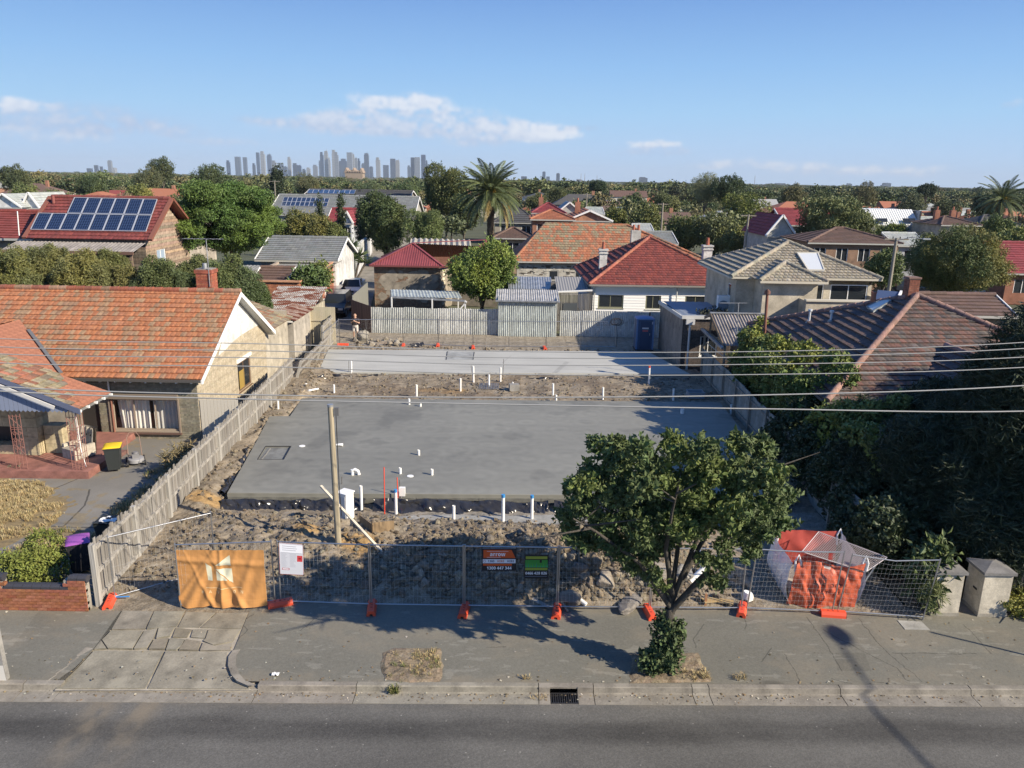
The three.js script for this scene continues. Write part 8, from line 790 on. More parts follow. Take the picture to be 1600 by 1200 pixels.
// ---- house with the solar array
{
const R=RNG(301), t=thing('solar_house', 'two storey timber house with solar panels on a red tiled roof', 'house', pt(-28,0,54)), tm=M([1,1,1], .85, {k: 'tile', map: T.mottle, tm: .35});const e0=D(40,372,53), e1=D(232,375,53), r0=D(70,307,57), r1=D(249,311,57);e0[1]=e1[1]=(e0[1]+e1[1]) / 2;r0[1]=r1[1]=(r0[1]+r1[1]) / 2;r0[0]=e0[0] - .2;r1[0]=e1[0]+.0;tileFace(new MB(), [e0, e1, r1, r0], R, [[.22,.05,.045],[.19,.045,.04],[.25,.06,.05]], {tw: .3, ch: .36, jitter: .12}).build('front_roof', tm, t);const b1=add(e1,[0,0,-8]), b0=add(e0,[0,0,-8]);tileFace(new MB(), [b1, b0, r0, r1], R, [[.22,.05,.045]], {tw: .6, ch: .6, seg: 1}).build('rear_roof', tm, t);caps(new MB(), r0, r1, R, [[.24,.07,.06]], .14).build('ridge_caps', tm, t);
const bb=M([.20,.075,.05], .7);new MB().bar(add(e1,[.1,0,0]), add(r1,[.1,.02,0]), .28,.16).bar(add(b1,[.1,0,0]), add(r1,[.1,.02,0]), .28,.16).bar(add(e0,[-.1,0,0]), add(r0,[-.1,0,0]), .28,.16).build('barge_board', bb, t);const W=new MB().tint([.2,.16,.13]);const gx=e1[0] - .45, sw=wall(W, [gx, 0, e1[2] - .4],[gx, 0, b1[2]+.4], e1[1] - .05,[[1.6,3.0,4.2,5.6]], .2), fw=wall(W, [e0[0]+.4,0, e1[2] - .4],[gx, 0, e1[2] - .4], e1[1] - .05,[[3,4.6,4.4,5.8]], .2);W.tri([gx, e1[1] - .05, e1[2] - .4],[gx, e1[1] - .05, b1[2]+.4],[gx, r1[1] - .25, r1[2]]);W.build('wall', mottled([1,1,1], .95), t);
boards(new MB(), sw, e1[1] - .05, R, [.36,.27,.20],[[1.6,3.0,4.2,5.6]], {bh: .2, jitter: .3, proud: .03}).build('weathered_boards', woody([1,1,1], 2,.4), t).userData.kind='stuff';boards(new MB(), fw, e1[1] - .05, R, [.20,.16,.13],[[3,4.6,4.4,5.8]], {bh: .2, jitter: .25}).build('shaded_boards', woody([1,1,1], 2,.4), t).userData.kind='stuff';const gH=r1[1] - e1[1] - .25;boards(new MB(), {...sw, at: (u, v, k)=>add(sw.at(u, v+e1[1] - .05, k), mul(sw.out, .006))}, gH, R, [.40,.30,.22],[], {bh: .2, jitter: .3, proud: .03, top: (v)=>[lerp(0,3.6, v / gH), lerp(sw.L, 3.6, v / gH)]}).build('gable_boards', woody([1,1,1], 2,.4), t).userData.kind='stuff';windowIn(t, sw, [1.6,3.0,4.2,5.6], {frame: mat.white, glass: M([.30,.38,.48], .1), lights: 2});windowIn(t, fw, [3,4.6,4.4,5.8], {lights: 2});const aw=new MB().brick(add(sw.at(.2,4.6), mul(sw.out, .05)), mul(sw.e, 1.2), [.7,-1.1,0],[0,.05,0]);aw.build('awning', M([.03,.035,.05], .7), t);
const vr=corrugated(new MB(), add(e0,[-.6,-.2,0]), [e1[0] - e0[0]+.4,0,0],[0,-.45,1.9], {pitch: .25, amp: .02});vr.build('verandah_roof', M([.33,.30,.27], .8, {k: 'mot', map: T.mottle, tm: 2}), t);new MB().bar(add(e0,[-.6,-.72,1.9]), add(e1,[-.2,-.72,1.9]), .12,.2).build('verandah_beam', M([.14,.08,.06], .8), t);for (const k of [.02,.35,.68,.99]) {const p=mixp(add(e0,[-.4,0,1.8]), add(e1,[-.3,0,1.8]), k);new MB().bar([p[0], 0, p[2]],[p[0], e0[1] - .7, p[2]], .12).build('verandah_post', M([.2,.14,.1], .8), t);}
const P=(u, v)=>onPlane(u, v, e0, e1, r1);solarPanels(t, [P(48,361), P(229,364), P(247,313), P(74,309)], 8,2,2);{const p=P(84,318);new MB().tube([p, add(p, [0,.55,0])], .11,8).build('roof_vent', M([.22,.07,.06], .8), t);}
const a=house('low red tiled house at the left edge beside the solar roof', -60,52,372,330,54,9, {type: 'gable', roof: 'red', wc: [.3,.25,.2]});const an=thing('roof_mast', 'thin white mast beside the red tiled roof', 'mast', D(30,366,53));const m0=D(30,368,53), m1=D(27,330,53);new MB().tube([m0, m1], .035,6).build('mast', mat.white, an);
}
// ---- named houses
{
const g=house('grey ribbed metal gable house with a white end wall left of the lane', 398,528,407,371,70,9, {type: 'gable', roof: 'grey', wc: [.66,.66,.65], wins: 2});
{const t=thing('grey_flat_shed', 'low grey metal roofed shed with vines before the grey gable house', 'shed', pt(-21,0,62));corrugated(new MB(), pt(-24.6,3.2,68), [8.2,0,0],[0,-.5,6], {pitch: .3, amp: .02}).build('roof', M([.30,.31,.30], .7, {k: 'mot', map: T.mottle, tm: 2}), t);const m=new MB().tint([.25,.24,.2]);wall(m, pt(-24.4,0,62.3), pt(-16.6,0,62.3), 2.6,[], .15);m.build('wall', mottled([1,1,1], .9), t);}
house('low rusty tiled lean-to half buried in leaves beside the brick outbuilding', 392,448,443,428,58,5, {type: 'gable', roof: 'brown', wc: [.3,.28,.2], wins: 0});
const l=house('long low building with a pale grey metal roof and solar panels', 418,648,337,306,118,13, {type: 'gable', roof: 'grey', wc: [.4,.39,.36], wins: 3});{const e=(u, v)=>{const p=D(u, v, 118+(337 - v) / 31*6.5);p[1] += .12;return p;};solarPanels(l, [e(439,324), e(511,325), e(515,312), e(444,310)], 10,2);}
const k=house('dark roofed building with a row of solar panels behind the pale long roof', 472,640,308,297,150,12, {type: 'gable', roof: 'dark', wc: [.35,.33,.3], wins: 0});{const e=(u, v)=>{const p=D(u, v, 150+(308 - v) / 11*6);p[1] += .15;return p;};solarPanels(k, [e(480,304), e(554,305), e(556,299), e(482,298)], 9,1);}
house('crimson roofed house behind the pencil pines', 508,562,352,326,112,9, {roof: 'crimson', wc: [.35,.37,.4], type: 'gable', wins: 1});house('crimson dormer with a white edged gable between the pencil pines', 532,552,349,330,110,4, {roof: 'crimson', wc: [.55,.58,.62], type: 'gableF', wins: 1});
house('white weatherboard cottage with a grey gable at the left edge', -22,34,324,303,112,9, {type: 'gableF', roof: 'pale', wc: [.75,.76,.76], wins: 2});house('white weatherboard cottage with a grey gable beside its twin', 32,62,325,301,114,9, {type: 'gableF', roof: 'pale', wc: [.75,.76,.76], wins: 1});
house('grey roofed house behind the solar house', 256,292,352,316,74,8, {type: 'gable', roof: 'grey', wc: [.45,.4,.33], wins: 1});
house('brick house with crimson roofs left of the slate gable', 830,885,333,318,118,9, {roof: 'crimson', wc: [.34,.17,.11], chimney: 1});house('orange tiled house with a front gable behind the broad orange roof', 885,958,345,329,100,10, {type: 'gableF', roof: 'terra', wc: [.42,.22,.14], wins: 1, chimney: 1});house('orange tiled house with a brick parapet behind the palm', 828,900,343,329,96,9, {roof: 'terra', wc: [.36,.18,.12], wins: 2});house('silver gabled roof between the red brick chimneys', 872,908,331,316,125,9, {type: 'gableF', roof: 'pale', wc: [.5,.5,.48], wins: 1});house('pale slate gable behind the orange roofs', 918,945,335,328,128,8, {type: 'gable', roof: 'pale', wc: [.5,.5,.48], wins: 0});
house('victorian house with a pale blue grey roof behind the chimneys', 993,1024,366,353,92,7, {type: 'gable', roof: 'pale', wc: [.5,.5,.46], wins: 0});house('victorian house with a green grey iron roof left of the white chimney', 1012,1060,381,363,88,8, {type: 'gable', roof: 'grey', wc: [.5,.5,.46], wins: 0});house('grey roofed house behind the palm trunk', 770,842,348,322,135,10, {roof: 'dark', wc: [.4,.36,.3]});house('brown tiled roof left of the broad orange roof', 770,832,372,358,92,8, {roof: 'brown', wc: [.4,.3,.2], wins: 1});
house('crimson roofed house with a pale gable behind the cream house', 1225,1285,352,327,100,9, {type: 'gable', roof: 'crimson', wc: [.55,.54,.5], wins: 1});house('crimson gabled house left of its taller neighbour', 1196,1245,369,336,92,10, {type: 'gableF', roof: 'crimson', wc: [.45,.46,.44], wins: 1});house('crimson roof running right toward the pale metal house', 1285,1355,347,326,108,9, {roof: 'crimson', wc: [.5,.45,.4]});house('dark tiled brick house behind the bare limbed tree', 1262,1412,380,357,82,9, {roof: 'brown', wc: [.30,.19,.13], wins: 4});
{const t=thing('pale_metal_house', 'modern pale house with a steep ribbed metal roof and slot windows', 'house', pt(55,0,122));const q=[D(1362,352,120), D(1437,352,120), D(1433,329,121.5), D(1350,327,121.5)];corrugated(new MB(), q[0], sub(q[1], q[0]), sub(q[3], q[0]), {pitch: .35, amp: .03}).build('steep_roof', M([.62,.64,.64], .5), t);for (const [a, b] of [[1370,1387],[1411,1431]]) new MB().poly([D(a, 347,119.9), D(b, 347,119.9), D(b - 1,341,120.2), D(a - 1,341,120.2)]).build('slot_window', mat.glass, t);const m=new MB().tint([.5,.5,.48]);wall(m, [q[0][0], 0, q[0][2]],[q[1][0], 0, q[1][2]], q[0][1],[], .2);wall(m, [q[1][0], 0, q[1][2]],[q[1][0], 0, q[1][2] - 9], q[2][1],[], .2);m.build('wall', mottled([1,1,1], .9), t);const f=new MB();f.quad(q[3], q[2], add(q[2],[0,0,-8]), add(q[3],[0,0,-8]));f.build('flat_roof', M([.6,.62,.62], .6), t);new MB().box((q[0][0]+q[1][0]) / 2+3,2.6,119,1.2,1.4,1).build('roof_unit', mat.white, t);}
house('pale roofed shed right of the modern metal house', 1437,1492,356,340,118,10, {type: 'gable', roof: 'pale', wc: [.5,.5,.5], wins: 0});house('brown tiled house behind the weeping tree', 1470,1535,352,339,110,9, {roof: 'brown', wc: [.4,.36,.3], wins: 1, chimney: 2});house('white house with a dark roof at the right, before the palm', 1530,1600,352,337,118,9, {roof: 'dark', wc: [.62,.63,.66], wins: 2});house('grey roofed bungalow right of the street pole', 1400,1455,384,365,90,8, {type: 'gable', roof: 'pale', wc: [.4,.42,.45], wins: 1});
house('brick house with a crimson roof at the right edge', 1572,1690,428,380,74,10, {type: 'gable', roof: 'crimson', wc: [.32,.14,.09], wins: 2});house('low dull brown roof behind the tiled chimney', 1455,1590,493,478,46,5, {type: 'gable', roof: 'brown', wc: [.2,.19,.15], wins: 0, name: 'low_shed'});
{const t=thing('blue_awning', 'blue shade awning behind the dark tiled roof', 'awning', pt(17.5,0,44)), q=[D(1363,471,43), D(1402,469,43), D(1408,456,45), D(1372,453,45)];new MB().tint(1).poly(q).build('canopy', M([.03,.055,.13], .7), t);for (const p of q) new MB().bar([p[0], 0, p[2]], p, .06).build('post', mat.galv, t);new MB().bar(q[1], q[2], .12,.16).build('edge', mat.white, t);}
const c=G(1522,466);car('white_car', 'white car parked under the weeping tree at the right', [c[0], -.05, c[2]], 1.5, {col: [.62,.62,.63], H: 1.5});car('dark_blue_car', 'dark car parked behind the white car under the weeping tree', [c[0] - 4.5,-.05, c[2] - 3], 1.5, {col: [.02,.025,.04], H: 1.6});
}
// ---- trees one can tell apart
function treeAt(name, label, u, vtop, d, rpx, o={}) {const p=D(u, vtop, d), r=rpx*d / FOCAL;return tree(name, label, [p[0], -.05, p[2]], {h: p[1], rx: r, ry: o.ry ?? Math.min(p[1]*.45, r*1.05), k: 16, size: .42, seed: Math.round(u+d), n: o.n ?? 700,...o});}
{
treeAt('feathery_tree', 'large bright green feathery tree behind the left house', 354,262,63,90, {geo: GEO.fine, n: 10500, col: [.095,.155,.034], k: 44, size: .26, ry: 3.9, r: .3, s: [.7,1.3], inner: .7, tints: [[.8,.9,.85],[1,1,1],[1.2,1.15,.9]], lean: [-.3,0], squash: .6});
const R=RNG(400);for (const [u, v, d, r, c, l] of [[12,378,43,46,[.10,.112,.04], 'olive shrub at the left edge behind the tiled roof'],[66,364,46,42,[.095,.105,.042], 'loose grey olive tree below the left end of the solar panels'],[122,384,44.5,48,[.115,.12,.042], 'broad olive shrub below the solar panels'],[172,372,48,32,[.08,.095,.035], 'dark olive tree under the verandah of the timber house'],[196,398,45.5,32,[.105,.11,.045], 'olive shrub under the timber gable'],[250,392,46,44,[.062,.085,.034], 'dark glossy shrub left of the brick chimney'],[300,386,48,42,[.07,.09,.036], 'tall dark shrub directly behind the brick chimney'],[352,390,47,48,[.065,.09,.034], 'dark glossy shrub behind the gable end'],[395,425,50,26,[.06,.09,.028], 'small green shrub right of the gable end']]) treeAt('tall_shrub', l, u, v, d, r, {geo: GEO.fine, n: 4600, col: mul(c, 1.25), k: 30, size: .3, cat: 'shrub', group: 'shrubs behind the left house', ry: 2.4, s: [.4,.85], tints: WARM, fork: .12});
treeAt('vine_mass', 'leafy vine over the low shed left of the lane', 478,412,58,24, {n: 500, col: [.07,.11,.03], cat: 'vine', ry: 1.2});treeAt('vine_mass', 'pale green vine spilling over the shed roof', 498,405,60,18, {n: 300, col: [.12,.15,.04], cat: 'vine', ry: 1.1});
treeAt('garden_tree', 'bright leafy tree beside the low carport', 754,372,62,54, {n: 4200, col: [.14,.195,.04], k: 30, size: .34, ry: 2.6, s: [.42,.85], stray: .2, far: .4, tints: WARM, r: .2});
treeAt('conical_tree', 'tall dark conical tree left of the palm', 600,291,100,40, {n: 5200, col: [.07,.10,.034], k: 30, size: .34, ry: 4.4, tints: WARM, s: [.55,1]});treeAt('upright_tree', 'lighter upright tree between the conical tree and the palm', 666,318,96,30, {geo: GEO.fine, n: 2600, col: [.125,.165,.055], ry: 3.0, s: [.7,1.3]});treeAt('round_tree', 'large rounded tree behind and left of the palm', 697,257,150,40, {n: 4600, col: [.095,.115,.035], ry: 5, s: [.7,1.3], tints: WARM});treeAt('round_tree', 'rounded tree in front of the big one left of the palm', 725,300,140,24, {n: 2000, col: [.07,.095,.03], ry: 4, s: [.7,1.2]});
for (const [u, v, r, c, l] of [[468,326,24,[.095,.10,.03], 'ochre green bush left of the crimson dormer'],[500,333,22,[.085,.09,.028], 'ochre green bush under the crimson dormer'],[525,345,16,[.07,.09,.03], 'dark bush at the foot of the crimson house'],[445,340,20,[.07,.085,.025], 'dark bush right of the feathery tree']]) treeAt('bush', l, u, v, 96, r, {n: 1700, col: mul(c, 1.35), cat: 'bush', ry: 2.2, s: [.55,1], tints: WARM});
for (const [u, v, r, l] of [[500,311,3.2, 'slim pencil pine left of the crimson dormer'],[532,306,3.6, 'slim pencil pine before the crimson dormer'],[562,310,4.2, 'slim pencil pine beside the conical tree']]) treeAt('pencil_pine', l, u, v, 104, r*1.3, {n: 260, col: [.04,.06,.022], ry: 3.1, k: 12, size: .9, s: [.7,1.1], inner: .6, group: 'pencil pines'});treeAt('cypress', 'dark cypress cone against the skyline', 432,258,230,11, {n: 420, col: [.028,.045,.02], ry: 5.4, k: 14, s: [1.5,2.5]});
{const p=D(548,372,84), t=thing('spiky_yucca', 'clump of spiky yucca heads beside the lane', 'yucca', [p[0], 0, p[2]]), g=new MB(), Ry=RNG(7);for (let i=0;i < 46;i++) {const d=norm([Ry.g(), Ry.r(-.1,1), Ry.g()]);leafMB(g, [0,0,0], d, norm(cross(d, [0.1,.3,1])), 1.25,.12);} const geo=g.geo();for (const [x, y, z] of [[0,3.6,0],[-1.2,3.0,.3],[1,2.6,.4],[.3,2.3,.8],[-.6,2.2,.6],[1.5,1.9,0]]) {const o=new THREE.Mesh(geo, leafMat([.085,.12,.04]));o.name='leaf_head';o.position.set(x, y, z);o.rotation.y=x*3;t.add(o);new MB().tube([[x*.3,0, z*.3],[x, y, z]], .12,6).local('stem', bark, t);}}
treeAt('open_tree', 'open limbed tree behind the cream house', 1312,298,92,58, {geo: GEO.fine, n: 2600, col: [.14,.165,.06], k: 26, size: .34, ry: 3.4, r: .26, s: [1,2], inner: .9, fork: .3, squash: .7});treeAt('weeping_tree', 'large olive weeping tree at the right by the parked cars', 1502,348,70,74, {geo: GEO.fine, n: 8000, col: [.155,.165,.05], k: 34, size: .32, ry: 3.6, r: .3, s: [.6,1.2], inner: .6, tints: [[.6,.75,.7],[1,1,1],[1.3,1.15,.9]], fork: .2});treeAt('small_tree', 'small green tree beside the street pole', 1385,385,68,30, {n: 1500, col: [.10,.135,.04], ry: 1.9, s: [.45,.8]});
const more=[[1105,266,190,26,[.12,.135,.07], 'pale gum tree above the tree line right of centre', GEO.feather],[1140,269,185,26,[.03,.05,.018], 'dark dense tree beside the pale gum'],[1168,293,150,34,[.095,.115,.025], 'yellow green rounded tree below the dark dense one'],[1075,330,115,30,[.08,.10,.032], 'olive tree behind the victorian roofs'],[1120,330,112,34,[.075,.09,.035], 'dull olive tree left of the utility pole'],[1155,345,105,30,[.10,.115,.04], 'pale olive tree behind the white chimney'],[1195,335,118,30,[.07,.09,.03], 'green tree right of the utility pole'],[1010,318,135,26,[.09,.105,.035], 'light olive tree above the grey iron roofs'],[990,300,170,20,[.05,.075,.028], 'dark green tree left of the wooden pole'],[1040,298,165,24,[.085,.10,.04], 'broad olive tree by the wooden pole'],[935,279,260,13,[.025,.045,.018], 'small dark round tree above the tree line'],[925,300,200,18,[.07,.085,.03], 'olive tree behind the silver gable'],[960,322,140,20,[.085,.10,.03], 'ochre green tree right of the silver gable'],[1240,285,220,20,[.10,.095,.04], 'brownish tree above the crimson roofs'],[1285,292,170,24,[.06,.08,.03], 'dark tree behind the open limbed tree'],[1430,300,200,22,[.08,.095,.05], 'grey green tree above the pale metal roof'],[1450,283,240,12,[.025,.04,.02], 'dark pointed tree on the right skyline'],[1395,345,118,22,[.085,.115,.03], 'bright bush in front of the pale metal house'],[1560,335,112,24,[.09,.115,.035], 'green tree at the right edge below the palm'],[1590,350,95,30,[.10,.12,.035], 'light green tree at the far right'],[250,243,240,20,[.05,.065,.03], 'domed tree standing above the left tree line'],[228,258,230,22,[.07,.08,.04], 'greyish tree below the domed tree'],[325,252,220,22,[.045,.065,.028], 'dark tree behind the bright feathery tree'],[20,255,220,22,[.05,.065,.03], 'dark tree at the left end of the tree line'],[140,270,210,20,[.04,.06,.025], 'dark tree above the white cottages'],[85,290,150,26,[.09,.11,.04], 'olive tree beside the white cottages'],[215,285,150,20,[.12,.13,.04], 'yellowish tree above the solar roof'],[40,285,160,22,[.08,.10,.035], 'green tree behind the white cottages'],[195,300,120,20,[.15,.12,.07], 'bare twiggy tree behind the solar roof'],[385,300,120,22,[.06,.085,.025], 'green tree right of the feathery tree'],[575,275,250,24,[.06,.085,.04], 'blue green tree under the tan hall'],[630,280,220,22,[.055,.085,.035], 'green tree left of the rounded one'],[480,270,260,18,[.085,.09,.045], 'greyish tree under the towers'],[840,300,200,16,[.08,.09,.035], 'olive tree right of the palm'],[870,290,230,16,[.07,.085,.035], 'dull green tree among far roofs'],[1545,300,150,18,[.03,.045,.02], 'dark tree beside the right hand palm'],[1480,310,180,22,[.07,.085,.035], 'olive tree above the brown tiled house'],[1350,285,260,20,[.08,.08,.035], 'autumn tinged tree on the right tree line']];
for (const [u, v, d, r, c, l, g] of more) treeAt('suburb_tree', l, u, v, d, r, {n: 1500, geo: g ?? GEO.medium, col: mul(c, 1.45), k: 20, size: .36, s: [.7,1.35], group: 'trees of the suburb behind', tints: WARM});
}
// ---- palms
function palm(label, u, vc, d, rad, n, seed) {
const c=D(u, vc, d), t=thing('palm_tree', label, 'palm', [c[0], 0, c[2]]), R=RNG(seed), h=c[1], fr=(droop)=>{const m=new MB(), pts=[], L=rad, N=12;for (let i=0;i <= N;i++) {const k=i / N;pts.push([k*L*(1 - .12*k - .1*droop*k), .3*k*L - (.42+.22*droop)*k*k*L, 0]);} m.tint([1.5,1.35,.8]).tube(pts, pts.map((_, i)=>lerp(.05,.012, i / N)), 4, false);for (let i=6;i < 84;i++) {const k=i / 84, j=Math.min(N - 1, Math.floor(k*N)), p=mixp(pts[j], pts[j+1], k*N - j), a=norm(sub(pts[j+1], pts[j]));for (const s of [-1,1]) {m.tint(jit(R, [1,1,1], .14));const dd=norm(add(mul(a, .9), [R.g()*.15,-.35+R.g()*.15, s*1]));leafMB(m, p, dd, norm(cross(dd, [0,1,0])), L*.135*Math.sin(Math.PI*(.12+k*.82))+.1,.06);}} return m.geo();};const gs=[fr(0), fr(.5), fr(1), fr(1.4)];
const gm=leafMat([.10,.13,.055]), old=leafMat([.24,.18,.06]);for (let i=0;i < n;i++) {const q=i / n, tilt=lerp(1.45,-.55, q ** .8), o=new THREE.Mesh(gs[Math.min(3, Math.floor(q*4))], q > .92?old : gm);o.name='frond';o.position.set(0, h+.3 - q*.7,0);o.rotation.order='YZX';o.rotation.set(R.g()*.3, i*2.39996, tilt*.8+R.g()*.12);o.scale.setScalar(R.r(.85,1.08));t.add(o);} const tr=new MB();const pts=Array.from({length: 30}, (_, i)=>[0, h*i / 29,0]);tr.tube(pts, pts.map((p, i)=>.42+(i % 2)*.06+(i > 25?.25 : 0)), 10, false);tr.local('trunk', M([.13,.10,.075], .95, {k: 'palmtr', map: T.soil, tm: .8, bump: T.soilB, bm: .5, bs: .05}), t);const sk=new MB();for (let i=0;i < 60;i++) {const a=i*2.4, y=h - .2 - (i % 6)*.3;sk.tint(jit(R, [1,1,1], .2));sk.bar([Math.cos(a)*.4, y - .3, Math.sin(a)*.4],[Math.cos(a)*.75, y, Math.sin(a)*.75], .2,.06);} sk.local('frond_stubs', M([.17,.12,.07], .95), t);const fl=new MB();for (let i=0;i < 40;i++) {const a=R()*6.28, p=[Math.cos(a)*R.r(.5,1.4), h+R.r(-.4,.8), Math.sin(a)*R.r(.5,1.4)];fl.tube([[0, h - .1,0], mixp([0, h+.4,0], p, .7), add(p, [0,-.5,0])], .03,4, false);} fl.local('fruit_stalks', M([.42,.27,.05], .9), t);return t;}
palm('tall feather palm rising above the roofs at the centre', 767,303,98,5.2,96,1);palm('dark feather palm at the right edge of the suburb', 1566,313,132,5.2,46,2);
// ---- poles and wires
{
const pole=(label, base, top, r, arms, group)=>{const t=thing('utility_pole', label, 'pole', base, group);new MB().tube([add(base, [0,-.2,0]), top],[r, r*.7], 10).build('shaft', woody([.33,.30,.25], .4,1.6), t);for (const [y, w] of arms) new MB().box(top[0], top[1] - y, -top[2], w, .12,.12).build('crossarm', woody([.3,.27,.22], 1.2,.3), t);for (const [y, w] of arms) for (const k of [-.45,-.15,.15,.45]) new MB().cyl([top[0]+k*w, top[1] - y+.06, top[2]],[top[0]+k*w, top[1] - y+.22, top[2]], .05,.04,6).build('insulator', mat.dark, t);return t;};
const q=G(1388,455), b=pt(D(1388,455,66)[0], 0,66), tp=D(1401,372,66);pole('grey street pole with a crossarm and lamp arm beside the weeping tree', b, tp, .17,[[.1,2.0]]);{const t=thing('street_lamp', 'small street lamp arm on the grey street pole', 'street lamp', add(tp, [.1,-.1,0]));new MB().tube([add(tp, [0,-.2,.1]), add(tp, [1.0,.1,.3]), add(tp, [2.0,.0,.5])], .04,6).build('arm', mat.galv, t);new MB().box(tp[0]+2.2, tp[1], -tp[2] - .55,.6,.12,.25).build('head', mat.galv, t);}
pole('pole standing behind the white chimney', pt(D(1163,390,95)[0], 0,95), D(1170,335,95), .15,[[.15,1.8]]);pole('wooden pole left of the olive trees', pt(D(1034,345,120)[0], 0,120), D(1036,317,120), .16,[[.2,1.6]]);pole('wooden pole above the silver gable', pt(D(917,318,150)[0], 0,150), D(917,302,150), .16,[[.2,1.6]]);pole('slim pole above the pale long roof', pt(D(429,300,170)[0], 0,170), D(429,282,170), .15,[[.2,2.2]]);
const wires=[[[0,529],[400,537],[800,549],[1200,549],[1600,535], 17.4],[[0,542],[400,548],[800,559],[1200,557.5],[1600,544.5], 17.0],[[0,553],[400,559],[800,570],[1200,569],[1600,558], 16.6],[[0,567],[400,572.5],[800,585],[1200,585],[1600,574], 16.2],[[0,604],[400,617],[800,621],[1200,617],[1600,602.5], 15.8],[[0,611],[400,624],[800,632],[1200,639],[1600,642.5], 15.4]];
wires.forEach((l, i)=>{const d=l[5], P=l.slice(0,5).map(([u, v])=>D(u, v, d));const ex=(a, b, k)=>add(a, mul(sub(a, b), k));const pts=[add(ex(P[0], P[1], 1), [0,.35,0]), ...P, add(ex(P[4], P[3], 1), [0,.35,0])];const cv=new THREE.CatmullRomCurve3(pts.map((p)=>new THREE.Vector3(...p))), s=cv.getPoints(60).map((v)=>[v.x, v.y, v.z]);solo('power_line', new MB().tube(s, i > 3?.015 : .011,6, false), M([.30,.30,.29], .5), ord(i)+' power line from the top, strung across the whole view', 'power line', s[0], 'power lines along the street');});
// lamp and thin post out of frame whose shadows lie on the footpath
const L=thing('street_lamp', 'street lamp out of view at the right whose shadow lies on the footpath', 'street lamp', pt(20.6,0,4.5));new MB().tube([pt(20.6,0,4.5), pt(20.6,7.4,4.5), pt(20.55,8.1,5.6), pt(20.4,8.3,8), pt(20.25,8.2,10.6)],[.1,.06,.035,.03,.03], 8).build('mast', mat.galv, L);new MB().grid((u, v)=>{const a=u*6.2832, k=Math.sin(Math.PI*v) ** .6;return [20.25+Math.cos(a)*.24*k, 8.12+Math.sin(a)*.13*k, -(10.5+v*1.0)];}, 14,8, true).build('head', mat.galv, L);const sp=thing('steel_post', 'thin steel post out of view at the right', 'post', pt(15.2,0,15.0));new MB().tube([pt(15.2,-.1,15.0), pt(15.2,3.1,15.0)], .035,8).build('shaft', mat.galv, sp);
}
